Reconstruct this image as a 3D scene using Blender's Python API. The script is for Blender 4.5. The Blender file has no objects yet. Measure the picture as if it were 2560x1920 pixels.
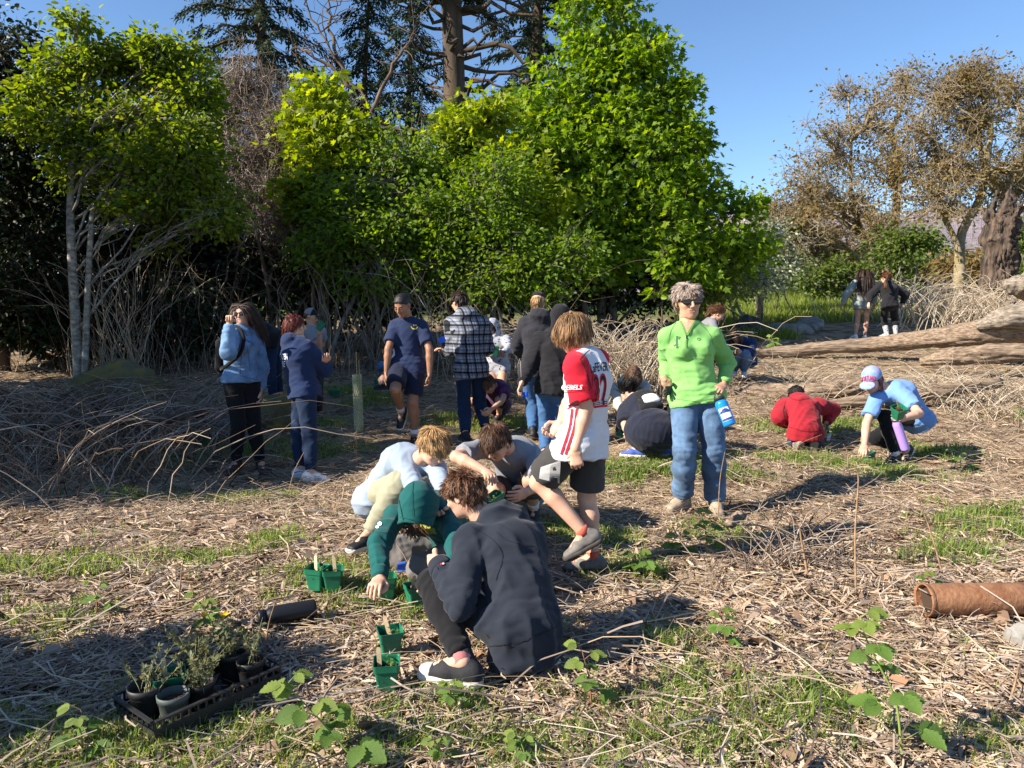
import bpy, math, random
import numpy as np
from mathutils import Vector, Matrix
from mathutils.bvhtree import BVHTree

SC = bpy.context.scene
COL = SC.collection
RNG = np.random.default_rng(7)
random.seed(7)

# ------------------------------------------------------------ camera, sky, sun, exposure
CAM_H, FPX, PITCH = 1.48, 1855.0, math.radians(6.09)
cam_d = bpy.data.cameras.new('camera')
cam_d.sensor_width = 36.0
cam_d.lens = 36.0 * FPX / 2560.0
cam_d.clip_start, cam_d.clip_end = 0.05, 6000.0
cam = bpy.data.objects.new('camera', cam_d)
cam.location = (0, 0, CAM_H)
cam.rotation_euler = (math.pi / 2 - PITCH, 0, 0)
COL.objects.link(cam)
SC.camera = cam
SC.render.engine = 'CYCLES'
SC.cycles.use_denoising = True
SC.cycles.max_bounces = 7
SC.cycles.diffuse_bounces = 3
SC.cycles.glossy_bounces = 2
SC.cycles.transmission_bounces = 5
SC.cycles.transparent_max_bounces = 6
SC.cycles.caustics_reflective = False
SC.cycles.caustics_refractive = False

SUN_EL, SUN_FROM = math.radians(33.0), math.radians(249.0)   # azimuth the light comes from, clockwise from +Y
world = bpy.data.worlds.new('World')
SC.world = world
world.use_nodes = True
wn = world.node_tree.nodes
wl = world.node_tree.links
wbg = wn['Background']
sky = wn.new('ShaderNodeTexSky')
sky.sky_type = 'NISHITA'
sky.sun_disc = False
sky.sun_elevation = SUN_EL
sky.sun_rotation = SUN_FROM
sky.altitude = 300.0
sky.air_density = 1.0
sky.dust_density = 0.0
sky.ozone_density = 5.5
wl.new(sky.outputs['Color'], wbg.inputs['Color'])
wbg.inputs['Strength'].default_value = 0.084

sun_d = bpy.data.lights.new('sun', 'SUN')
sun_d.energy = 5.0
sun_d.angle = math.radians(0.53)
sun_d.color = (1.0, 0.9, 0.76)
sun = bpy.data.objects.new('sun', sun_d)
sdir = Vector((math.sin(SUN_FROM) * math.cos(SUN_EL), math.cos(SUN_FROM) * math.cos(SUN_EL), math.sin(SUN_EL)))
sun.rotation_euler = (-sdir).to_track_quat('-Z', 'Y').to_euler()
sun.location = (-20, -10, 25)
COL.objects.link(sun)

vs = SC.view_settings
vs.view_transform = 'Standard'
vs.look = 'None'
vs.gamma = 1.0
vs.exposure = 1.22
vs.use_curve_mapping = False

# ------------------------------------------------------------ pixel <-> place
CAMP = np.array([0, 0, CAM_H])
_F = np.array([0, math.cos(PITCH), -math.sin(PITCH)])
_U = np.array([0, math.sin(PITCH), math.cos(PITCH)])
_R = np.array([1.0, 0, 0])
def ray(px, py):
    return _F + _R * ((px - 1280.0) / FPX) + _U * (-(py - 960.0) / FPX)
def at(px, py, d):
    return CAMP + ray(px, py) * d
def reach(parent, px, py, L, s):
    r = ray(px, py); o = CAMP - parent
    if s == 0:
        d0 = (parent - CAMP) @ _F
        return CAMP + r * d0
    a = r @ r; b = 2 * o @ r; c = o @ o - L * L
    disc = b * b - 4 * a * c
    if disc <= 0:
        d = -b / (2 * a)
    else:
        d = (-b + (math.sqrt(disc) if s > 0 else -math.sqrt(disc))) / (2 * a)
    return CAMP + r * d
def nrm(v):
    v = np.asarray(v, float); return v / (np.linalg.norm(v) + 1e-12)
def azi(deg):
    a = math.radians(deg)
    return np.array([math.sin(a), math.cos(a), 0.0])

# ------------------------------------------------------------ objects and meshes
def link(o, parent=None, loc=None):
    COL.objects.link(o)
    if parent is not None: o.parent = parent
    if loc is not None: o.location = loc
    return o
def tag(o, label=None, cat=None, group=None, kind=None):
    if label: o['label'] = label
    if cat: o['category'] = cat
    if group: o['group'] = group
    if kind: o['kind'] = kind
    return o
def empty(name, loc, label=None, cat=None, group=None):
    o = bpy.data.objects.new(name, None)
    o.empty_display_size = 0.1
    link(o, None, tuple(loc))
    return tag(o, label, cat, group)
def new_mesh(name, V, Fs, mats=(), smooth=True, mi=None):
    if isinstance(Fs, np.ndarray): Fs = [Fs]
    Fs = [f for f in Fs if len(f)]
    me = bpy.data.meshes.new(name)
    V = np.ascontiguousarray(V, np.float32)
    me.vertices.add(len(V)); me.vertices.foreach_set('co', V.ravel())
    li = np.concatenate([f.ravel() for f in Fs]).astype(np.int32)
    tot = np.concatenate([np.full(len(f), f.shape[1], np.int32) for f in Fs])
    st = np.concatenate([[0], np.cumsum(tot)[:-1]]).astype(np.int32)
    me.loops.add(len(li)); me.loops.foreach_set('vertex_index', li)
    me.polygons.add(len(tot)); me.polygons.foreach_set('loop_start', st)
    if mi is not None: me.polygons.foreach_set('material_index', np.asarray(mi, np.int32))
    me.update(calc_edges=True)
    me.polygons.foreach_set('use_smooth', np.full(len(tot), smooth, bool))
    for m in mats: me.materials.append(m)
    return me
def mesh_obj(name, V, Fs, mats, parent=None, origin=None, smooth=True, mi=None):
    """one mesh object; V in world space, origin = where the object stands (or its parent's place)"""
    if not isinstance(mats, (list, tuple)): mats = [mats]
    V = np.asarray(V, float)
    base = np.zeros(3)
    if parent is not None:
        p = parent
        while p is not None:
            base = base + np.array(p.location); p = p.parent
        o = bpy.data.objects.new(name, new_mesh(name, V - base, Fs, mats, smooth, mi))
        return link(o, parent)
    if origin is None:
        origin = np.array([V[:, 0].mean(), V[:, 1].mean(), V[:, 2].min()])
    o = bpy.data.objects.new(name, new_mesh(name, V - origin, Fs, mats, smooth, mi))
    return link(o, None, tuple(origin))
class Acc:
    """collects arrays of geometry into one mesh"""
    def __init__(s): s.V = []; s.F = {}; s.M = {}; s.n = 0
    def add(s, V, F, m=0):
        if isinstance(F, list):
            base = s.n
            s.V.append(np.asarray(V, float)); s.n += len(V)
            for f in F:
                f = np.asarray(f); s.F.setdefault(f.shape[1], []).append(f + base); s.M.setdefault(f.shape[1], []).append(np.full(len(f), m))
            return
        s.add(V, [F], m)
    def build(s, name, mats, parent=None, origin=None, smooth=True):
        ks = sorted(s.F)
        V = np.concatenate(s.V); Fs = [np.concatenate(s.F[k]) for k in ks]
        mi = np.concatenate([np.concatenate(s.M[k]) for k in ks])
        return mesh_obj(name, V, Fs, mats, parent, origin, smooth, mi)

def tubes(P, R, sides=4, cap=True):
    """P (N,K,3) polylines, R (N,K) radii -> V, [quads, caps]"""
    P = np.asarray(P, float); R = np.asarray(R, float)
    N, K, _ = P.shape
    T = np.gradient(P, axis=1) if K > 2 else np.repeat(P[:, 1:] - P[:, :1], 2, 1)
    T = T / (np.linalg.norm(T, axis=2, keepdims=True) + 1e-9)
    ref = np.where(np.abs(T[:, :1, 2:3]) > 0.85, np.array([1.0, 0, 0]), np.array([0, 0, 1.0]))
    A = np.cross(T, np.broadcast_to(ref, T.shape)); A /= (np.linalg.norm(A, axis=2, keepdims=True) + 1e-9)
    B = np.cross(T, A)
    ang = np.arange(sides) * 2 * math.pi / sides
    V = P[:, :, None, :] + R[:, :, None, None] * (A[:, :, None, :] * np.cos(ang)[None, None, :, None] + B[:, :, None, :] * np.sin(ang)[None, None, :, None])
    idx = np.arange(N * K * sides).reshape(N, K, sides)
    nx = np.roll(idx, -1, axis=2)
    Q = np.stack([idx[:, :-1], idx[:, 1:], nx[:, 1:], nx[:, :-1]], -1).reshape(-1, 4)
    out = [Q]
    if cap:
        out.append(idx[:, 0, :].reshape(N, sides))
        out.append(idx[:, -1, ::-1].reshape(N, sides))
    return V.reshape(-1, 3), out
def tube(pts, rad, sides=8, cap=True):
    pts = np.asarray(pts, float)
    rad = np.full(len(pts), rad) if np.isscalar(rad) else np.asarray(rad, float)
    return tubes(pts[None], rad[None], sides, cap)
def ribbons(P, W, N):
    """P (N,K,3) paths, W (N,K) half widths, N (N,K,3) facing -> flat strips"""
    T = np.gradient(P, axis=1); S = np.cross(T, N); S /= np.linalg.norm(S, axis=2, keepdims=True) + 1e-9
    n, K, _ = P.shape
    V = np.stack([P - S * W[:, :, None], P + S * W[:, :, None]], 2)
    i = np.arange(n * K * 2).reshape(n, K, 2)
    F = np.stack([i[:, :-1, 0], i[:, :-1, 1], i[:, 1:, 1], i[:, 1:, 0]], -1).reshape(-1, 4)
    return V.reshape(-1, 3), [F]
def smooth_path(pts, n=8):
    """Catmull-Rom through the points"""
    p = np.asarray(pts, float)
    p = np.vstack([2 * p[0] - p[1], p, 2 * p[-1] - p[-2]])
    out = []
    for i in range(1, len(p) - 2):
        t = np.linspace(0, 1, n, endpoint=False)[:, None]
        a, b, c, d = p[i - 1], p[i], p[i + 1], p[i + 2]
        out.append(0.5 * ((2 * b) + (-a + c) * t + (2 * a - 5 * b + 4 * c - d) * t * t + (-a + 3 * b - 3 * c + d) * t ** 3))
    out.append(p[-2][None])
    return np.vstack(out)
def box(c, ax, ay, az):
    """box from centre and three half-axis vectors"""
    c, ax, ay, az = [np.asarray(v, float) for v in (c, ax, ay, az)]
    V = np.array([c + sx * ax + sy * ay + sz * az for sx in (-1, 1) for sy in (-1, 1) for sz in (-1, 1)])
    F = np.array([[0, 1, 3, 2], [4, 6, 7, 5], [0, 4, 5, 1], [2, 3, 7, 6], [0, 2, 6, 4], [1, 5, 7, 3]])
    return V, F
def lathe(c, axis, prof, sides=20, side=None):
    """profile [(r, h)...] turned about axis from c"""
    axis = nrm(axis)
    a = nrm(np.cross(axis, side if side is not None else ([0, 1, 0] if abs(axis[1]) < 0.8 else [1, 0, 0]))); b = np.cross(axis, a)
    ang = np.arange(sides) * 2 * math.pi / sides
    V = np.concatenate([np.asarray(c) + axis * h + r * (np.cos(ang)[:, None] * a + np.sin(ang)[:, None] * b) for r, h in prof])
    i = np.arange(len(prof) * sides).reshape(len(prof), sides); n = np.roll(i, -1, 1)
    Q = np.stack([i[:-1], n[:-1], n[1:], i[1:]], -1).reshape(-1, 4)
    return V, Q
def wob(P, scale, seed=0, n=5):
    """cheap smooth noise in about -1..1 at points P (...,3)"""
    r = np.random.default_rng(seed)
    out = 0
    for i in range(n):
        k = r.normal(size=3); k = k / np.linalg.norm(k) * (0.7 + 0.9 * r.random()) / scale
        q = r.normal(size=3); q = q / np.linalg.norm(q) * 0.6 / scale
        out = out + np.sin(P @ k * 6.283 + r.random() * 6.283 + 1.6 * np.sin(P @ q * 6.283 + r.random() * 6.28))
    return out / (n * 0.75)

# ------------------------------------------------------------ materials
def mat(name, col, rough=0.8, var=0.0, vscale=8.0, bump=0.0, bscale=60.0, col2=None, metal=0.0, spec=0.4, island=0.0, sheen=0.0, coords='Object', stretch=None, detail=4.0):
    m = bpy.data.materials.new(name); m.use_nodes = True
    nt = m.node_tree; n = nt.nodes; l = nt.links
    b = n['Principled BSDF']
    b.inputs['Base Color'].default_value = (*col, 1); b.inputs['Roughness'].default_value = rough
    b.inputs['Metallic'].default_value = metal; b.inputs['Specular IOR Level'].default_value = spec
    if sheen: b.inputs['Sheen Weight'].default_value = sheen; b.inputs['Sheen Roughness'].default_value = 0.5
    tc = n.new('ShaderNodeTexCoord'); vec = tc.outputs[coords]
    if stretch:
        mp = n.new('ShaderNodeMapping'); mp.inputs['Scale'].default_value = stretch
        l.new(vec, mp.inputs['Vector']); vec = mp.outputs['Vector']
    last = None
    if var or col2:
        tx = n.new('ShaderNodeTexNoise'); tx.inputs['Scale'].default_value = vscale; tx.inputs['Detail'].default_value = detail; tx.inputs['Roughness'].default_value = 0.62
        l.new(vec, tx.inputs['Vector'])
        rp = n.new('ShaderNodeValToRGB')
        c1 = col2 if col2 else tuple(c * (1 - var) for c in col)
        c0 = col if col2 else tuple(min(1, c * (1 + var)) for c in col)
        rp.color_ramp.elements[0].position = 0.36; rp.color_ramp.elements[1].position = 0.66
        rp.color_ramp.elements[0].color = (*c1, 1); rp.color_ramp.elements[1].color = (*c0, 1)
        l.new(tx.outputs['Fac'], rp.inputs['Fac']); last = rp.outputs['Color']
    if island:
        g = n.new('ShaderNodeNewGeometry'); hs = n.new('ShaderNodeHueSaturation')
        mr = n.new('ShaderNodeMapRange'); mr.inputs['To Min'].default_value = 1 - island; mr.inputs['To Max'].default_value = 1 + island
        l.new(g.outputs['Random Per Island'], mr.inputs['Value']); l.new(mr.outputs['Result'], hs.inputs['Value'])
        if last: l.new(last, hs.inputs['Color'])
        else: hs.inputs['Color'].default_value = (*col, 1)
        last = hs.outputs['Color']
    if last: l.new(last, b.inputs['Base Color'])
    if bump:
        tb = n.new('ShaderNodeTexNoise'); tb.inputs['Scale'].default_value = bscale; tb.inputs['Detail'].default_value = 3
        l.new(vec, tb.inputs['Vector'])
        bp = n.new('ShaderNodeBump'); bp.inputs['Strength'].default_value = bump; bp.inputs['Distance'].default_value = 0.01
        l.new(tb.outputs['Fac'], bp.inputs['Height']); l.new(bp.outputs['Normal'], b.inputs['Normal'])
    return m
def leaf_mat(name, cols, trans=0.45, rough=0.5, spec=0.3):
    """leaf colour ramp picked per leaf, part of the light passes through"""
    m = bpy.data.materials.new(name); m.use_nodes = True
    nt = m.node_tree; n = nt.nodes; l = nt.links
    b = n['Principled BSDF']; b.inputs['Roughness'].default_value = rough; b.inputs['Specular IOR Level'].default_value = spec
    g = n.new('ShaderNodeNewGeometry'); rp = n.new('ShaderNodeValToRGB')
    el = rp.color_ramp.elements
    while len(el) < len(cols): el.new(0.5)
    for i, c in enumerate(cols):
        el[i].position = i / max(1, len(cols) - 1); el[i].color = (*c, 1)
    l.new(g.outputs['Random Per Island'], rp.inputs['Fac'])
    l.new(rp.outputs['Color'], b.inputs['Base Color'])
    t = n.new('ShaderNodeBsdfTranslucent')
    hs = n.new('ShaderNodeHueSaturation'); hs.inputs['Saturation'].default_value = 1.1; hs.inputs['Value'].default_value = 1.7; hs.inputs['Hue'].default_value = 0.488
    l.new(rp.outputs['Color'], hs.inputs['Color']); l.new(hs.outputs['Color'], t.inputs['Color'])
    mx = n.new('ShaderNodeMixShader'); mx.inputs['Fac'].default_value = trans
    l.new(b.outputs['BSDF'], mx.inputs[1]); l.new(t.outputs['BSDF'], mx.inputs[2])
    l.new(mx.outputs['Shader'], n['Material Output'].inputs['Surface'])
    return m
def cloth(name, col, rough=0.9, var=0.07, bump=0.12, bscale=240.0, sheen=0.1, vscale=4.0):
    """woven cloth: faint fading, a fine weave, and soft creases in the relief"""
    m = mat(name, col, rough, var, vscale, bump, bscale, sheen=sheen, spec=0.2)
    n = m.node_tree.nodes; l = m.node_tree.links; b = n['Principled BSDF']
    tc = n.new('ShaderNodeTexCoord'); mp = n.new('ShaderNodeMapping'); mp.inputs['Rotation'].default_value = (.5, .9, .3); mp.inputs['Scale'].default_value = (1, 2.6, 1)
    nz = n.new('ShaderNodeTexNoise'); nz.noise_type = 'RIDGED_MULTIFRACTAL' if hasattr(nz, 'noise_type') else nz.noise_type
    nz.inputs['Scale'].default_value = 3.2; nz.inputs['Detail'].default_value = 2.0
    l.new(tc.outputs['Object'], mp.inputs['Vector']); l.new(mp.outputs['Vector'], nz.inputs['Vector'])
    b2 = n.new('ShaderNodeBump'); b2.inputs['Strength'].default_value = 0.35; b2.inputs['Distance'].default_value = 0.02
    l.new(nz.outputs['Fac'], b2.inputs['Height'])
    old = b.inputs['Normal'].links[0].from_socket if b.inputs['Normal'].links else None
    if old is not None: l.new(b2.outputs['Normal'], old.node.inputs['Normal'])
    else: l.new(b2.outputs['Normal'], b.inputs['Normal'])
    return m
# ------------------------------------------------------------ smooth solid shapes (bodies, clothes, rocks)
class Sdf:
    def __init__(s): s.p = []
    def seg(s, a, b, ra, rb, side=None, k=0.02, fa=False, fb=False, op='u'):
        a, b = np.asarray(a, float), np.asarray(b, float)
        ra = (ra, ra) if np.isscalar(ra) else ra; rb = (rb, rb) if np.isscalar(rb) else rb
        ab = b - a; L = np.linalg.norm(ab) + 1e-9; t0 = ab / L
        if side is None: side = np.cross(t0, [0.13, 0.31, 0.94])
        sx = np.asarray(side, float) - t0 * (np.asarray(side, float) @ t0); sx = nrm(sx); sy = np.cross(t0, sx)
        m = max(*ra, *rb)
        def f(P):
            q = P - a; w = q @ t0; t = np.clip(w / L, 0, 1)
            u = q @ sx; v = q @ sy
            rx = ra[0] + (rb[0] - ra[0]) * t; ry = ra[1] + (rb[1] - ra[1]) * t; mn = np.minimum(rx, ry)
            over = w - t * L
            if fa: over = np.where(over < 0, 0, over)
            if fb: over = np.where(over > 0, 0, over)
            d = (np.sqrt((u / rx) ** 2 + (v / ry) ** 2 + (over / mn) ** 2) - 1) * mn
            if fa: d = np.maximum(d, -w)
            if fb: d = np.maximum(d, w - L)
            return d
        s.p.append((f, np.minimum(a, b) - m, np.maximum(a, b) + m, k, op))
    def ell(s, c, r, M=None, k=0.02, op='u'):
        c = np.asarray(c, float); r = np.asarray(r, float) if not np.isscalar(r) else np.full(3, float(r))
        mn = r.min(); mx = r.max()
        def f(P):
            q = P - c
            if M is not None: q = q @ M
            n = q / r; k0 = np.sqrt((n * n).sum(-1)) + 1e-9; k1 = np.sqrt(((n / r) ** 2).sum(-1)) + 1e-9
            return k0 * (k0 - 1) / k1
        s.p.append((f, c - mx, c + mx, k, op))
    def plane(s, p, n, k=0.0):
        """cut away the side n points to"""
        p = np.asarray(p, float); n = nrm(n)
        s.p.append((lambda P: (P - p) @ n, None, None, k, 'c'))
    def mesh(s, res, disp=None, smooth=1, lo=None, hi=None):
        us = [q for q in s.p if q[4] == 'u']
        if lo is None:
            lo = np.min([q[1] for q in us], 0) - 3 * res; hi = np.max([q[2] for q in us], 0) + 3 * res
        n = np.ceil((hi - lo) / res).astype(int) + 1
        A = np.full(n, 0.5, np.float32)
        ax = [lo[i] + res * np.arange(n[i]) for i in range(3)]
        for f, l, h, k, op in s.p:
            if l is None: i0 = np.zeros(3, int); i1 = n
            else:
                e = k + 2.5 * res
                i0 = np.clip(((l - e - lo) / res).astype(int), 0, n); i1 = np.clip(np.ceil((h + e - lo) / res).astype(int) + 1, 0, n)
                if np.any(i1 <= i0): continue
            sl = tuple(slice(i0[i], i1[i]) for i in range(3))
            G = np.stack(np.meshgrid(*[ax[i][sl[i]] for i in range(3)], indexing='ij'), -1)
            d = f(G).astype(np.float32); a = A[sl]
            if op == 'u':
                if k > 0:
                    hh = np.maximum(k - np.abs(a - d), 0) / k; a = np.minimum(a, d) - hh * hh * k * 0.25
                else: a = np.minimum(a, d)
            else:
                d = -d if op == 's' else d
                if k > 0:
                    hh = np.maximum(k - np.abs(a - d), 0) / k; a = np.maximum(a, d) + hh * hh * k * 0.25
                else: a = np.maximum(a, d)
            A[sl] = a
        A[0] = A[-1] = 0.5; A[:, 0] = A[:, -1] = 0.5; A[:, :, 0] = A[:, :, -1] = 0.5
        V, F = surface_nets(A)
        V = lo + V * res
        if len(F) == 0: return V, F
        for _ in range(smooth): V = relax(V, F, 0.5)
        if disp is not None:
            N = vnormals(V, F); V = V + N * disp(V, N)[:, None]
        return V, F
CORN = np.array([[i, j, k] for i in (0, 1) for j in (0, 1) for k in (0, 1)])
EDG = [(0, 4), (1, 5), (2, 6), (3, 7), (0, 2), (1, 3), (4, 6), (5, 7), (0, 1), (2, 3), (4, 5), (6, 7)]
def surface_nets(A):
    S = A < 0
    c = S[:-1, :-1, :-1].astype(np.int8)
    for o in CORN[1:]:
        c = c + S[o[0]:S.shape[0] - 1 + o[0], o[1]:S.shape[1] - 1 + o[1], o[2]:S.shape[2] - 1 + o[2]]
    mix = (c > 0) & (c < 8)
    I = np.argwhere(mix)
    vals = np.stack([A[I[:, 0] + o[0], I[:, 1] + o[1], I[:, 2] + o[2]] for o in CORN], 1)
    sm = np.zeros((len(I), 3)); cnt = np.zeros(len(I))
    for a, b in EDG:
        va, vb = vals[:, a], vals[:, b]
        cr = (va < 0) != (vb < 0)
        t = np.where(cr, va / np.where(cr, va - vb, 1), 0)
        sm += np.where(cr[:, None], CORN[a] + t[:, None] * (CORN[b] - CORN[a]), 0); cnt += cr
    V = I + sm / np.maximum(cnt, 1)[:, None]
    vid = np.full(mix.shape, -1, np.int32); vid[mix] = np.arange(len(I))
    F = []
    for axn, (p, q) in ((0, (1, 2)), (1, (2, 0)), (2, (0, 1))):
        lo = [slice(1, -1)] * 3; hi = [slice(1, -1)] * 3
        lo[axn] = slice(0, -1); hi[axn] = slice(1, None)
        a, b = S[tuple(lo)], S[tuple(hi)]
        E = np.argwhere(a != b)
        if not len(E): continue
        up = a[tuple(E.T)]
        off = np.ones(3, int); off[axn] = 0
        E = E + off
        ep = np.zeros(3, int); ep[p] = 1; eq = np.zeros(3, int); eq[q] = 1
        c4 = [E - ep - eq, E - eq, E, E - ep]
        ids = np.stack([vid[tuple(x.T)] for x in c4], 1)
        ids = np.where(up[:, None], ids, ids[:, ::-1])
        F.append(ids[(ids >= 0).all(1)])
    return V, np.concatenate(F) if F else np.zeros((0, 4), int)
def vnormals(V, F):
    n = np.cross(V[F[:, 2]] - V[F[:, 0]], V[F[:, 3]] - V[F[:, 1]])
    N = np.zeros_like(V)
    for i in range(4):
        for c in range(3): N[:, c] += np.bincount(F[:, i], n[:, c], len(V))
    return N / (np.linalg.norm(N, axis=1, keepdims=True) + 1e-12)
def relax(V, F, w):
    S = np.zeros_like(V); C = np.zeros(len(V))
    for i in range(4):
        a, b = F[:, i], F[:, (i + 1) % 4]
        for c in range(3): S[:, c] += np.bincount(a, V[b, c], len(V)) + np.bincount(b, V[a, c], len(V))
        C += np.bincount(a, minlength=len(V)) + np.bincount(b, minlength=len(V))
    return V * (1 - w) + w * S / np.maximum(C, 1)[:, None]

# ------------------------------------------------------------ people
SKIN = {
    'fair': (mat('skin_fair', (0.58, 0.34, 0.24), 0.55, 0.10, 14, 0.05, 90, spec=0.35), (0.44, 0.18, 0.145)),
    'tan': (mat('skin_tan', (0.50, 0.275, 0.185), 0.55, 0.10, 14, 0.05, 90, spec=0.35), (0.38, 0.17, 0.13)),
    'brown': (mat('skin_brown', (0.30, 0.15, 0.09), 0.5, 0.12, 14, 0.05, 90, spec=0.4), (0.26, 0.10, 0.08)),
}
LIP = {k: mat('lips_' + k, v[1], 0.45) for k, v in SKIN.items()}
EYE_W = mat('eye_white', (0.75, 0.72, 0.7), 0.2); EYE_D = mat('eye_iris', (0.05, 0.03, 0.02), 0.15)
SHADE = mat('sunglass_black', (0.008, 0.007, 0.007), 0.12, spec=0.6)
SHADE_L = mat('sunglass_lens', (0.02, 0.012, 0.01), 0.06, spec=0.8)
def hair_mat(name, c, dark=0.45):
    return mat('hair_' + name, c, 0.5, 0.0, island=0.35, col2=tuple(x * dark for x in c), vscale=40, bump=0.5, bscale=140, spec=0.35, stretch=(1, 1, 0.35))
HAIR = {
    'blond': hair_mat('blond', (0.52, 0.31, 0.13)), 'sandy': hair_mat('sandy', (0.34, 0.19, 0.085)), 'brown': hair_mat('brown', (0.13, 0.065, 0.034)),
    'chestnut': hair_mat('chestnut', (0.17, 0.075, 0.035)), 'darkbrown': hair_mat('darkbrown', (0.05, 0.026, 0.016)), 'black': hair_mat('black', (0.013, 0.011, 0.011)),
    'auburn': hair_mat('auburn', (0.16, 0.022, 0.014)), 'grey': hair_mat('grey', (0.46, 0.37, 0.31), .55), 'pinkish': hair_mat('pinkish', (0.20, 0.06, 0.055)),
}
RUBBER = mat('sole_white', (0.62, 0.58, 0.52), 0.7, 0.15, 30); RUBBER_D = mat('sole_dark', (0.05, 0.045, 0.04), 0.8, 0.2, 30); RUBBER_T = mat('sole_tan', (0.25, 0.2, 0.15), 0.8, 0.2, 30)
SOCK_W = cloth('sock_white', (0.72, 0.72, 0.74)); 
CONTACT = []      # where soles meet the ground
PEOPLE = {}

def fold_disp(amp, scale, seed, along=None):
    """creases: long soft ridges, sharper on top than in the hollows"""
    r = np.random.default_rng(seed + 77)
    axs = [r.normal(size=3) * np.array([1, 1, .5]) for _ in range(2)]
    def f(V, N):
        out = 0
        for i, (sc, w) in enumerate(((scale * 1.35, .7), (scale * .7, .3))):
            ax = axs[i] / np.linalg.norm(axs[i])
            q = V - np.outer(V @ ax, ax) * .72
            a = wob(q, sc, seed + i * 13, 4)
            out = out + w * ((1 - np.abs(a)).clip(0, 1) ** 1.6 * 1.7 - .8)
        return amp * .8 * out
    return f

def joint_folds(base, joints, amp, lam):
    """adds the bunched creases cloth makes round bent joints: (point, axis, reach)"""
    def f(V, N):
        d = base(V, N)
        for p, ax, rc in joints:
            q = V - p; t = q @ ax; m = np.exp(-((q * q).sum(1)) / rc ** 2)
            ph = t / lam * 6.283 + 1.5 * wob(V, .12, 9, 3) + 2.2 * (q @ np.cross(ax, [.3, .5, .8])) / rc
            d = d + amp * m * (np.abs(np.sin(ph * .5)) * 1.6 - 1.0)
        return d
    return f
def solve(S):
    H = S['H']; J = {}
    pel = at(*S['pel'], S['d']); J['pel'] = pel
    J['neck'] = reach(pel, S['neck'][0], S['neck'][1], S.get('spine', 0.30) * H, S['neck'][2])
    J['head'] = reach(J['neck'], S['head'][0], S['head'][1], 0.105 * H, S['head'][2])
    up = nrm(J['neck'] - pel)
    for sd, sg in (('L', -1), ('R', 1)):
        fz = azi(S['face'] + 90); sf = azi(S.get('sface', S['face']) + 90)
        sf = nrm(sf - up * (sf @ up) * 0.6)
        J['hip' + sd] = pel + fz * sg * 0.055 * H * S.get('hw', 1)
        A = S.get(sd + 'A', {})
        if 'sh' in A: J['sh' + sd] = reach(J['neck'], *A['sh'][:2], 0.11 * H, A['sh'][2]) - up * 0.012 * H
        else: J['sh' + sd] = J['neck'] + sf * sg * 0.105 * H * S.get('sw', 1) - up * 0.035 * H
        if 'el' in A:
            J['el' + sd] = reach(J['sh' + sd], *A['el'][:2], 0.172 * H, A['el'][2])
            J['wr' + sd] = reach(J['el' + sd], *A['wr'][:2], 0.148 * H, A['wr'][2])
            if 'ha' in A: J['ha' + sd] = reach(J['wr' + sd], *A['ha'][:2], 0.10 * H, A['ha'][2])
            else: J['ha' + sd] = J['wr' + sd] + nrm(J['wr' + sd] - J['el' + sd]) * 0.1 * H
        Lg = S.get(sd + 'L', {})
        if 'kn' in Lg:
            J['kn' + sd] = reach(J['hip' + sd], *Lg['kn'][:2], 0.245 * H, Lg['kn'][2])
            J['an' + sd] = reach(J['kn' + sd], *Lg['an'][:2], 0.235 * H, Lg['an'][2])
    return J

def head_frame(S):
    y = azi(S['hyaw']); p = math.radians(S.get('hpitch', 0))
    z0 = np.array([0, 0, 1.0])
    f = y * math.cos(p) - z0 * math.sin(p); u = y * math.sin(p) + z0 * math.cos(p)
    x = np.cross(f, u)
    r = math.radians(S.get('hroll', 0))
    x2 = x * math.cos(r) + u * math.sin(r); u2 = np.cross(x2, f)
    return np.stack([x2, f, u2], 1)      # columns: right, forward, up

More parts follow.
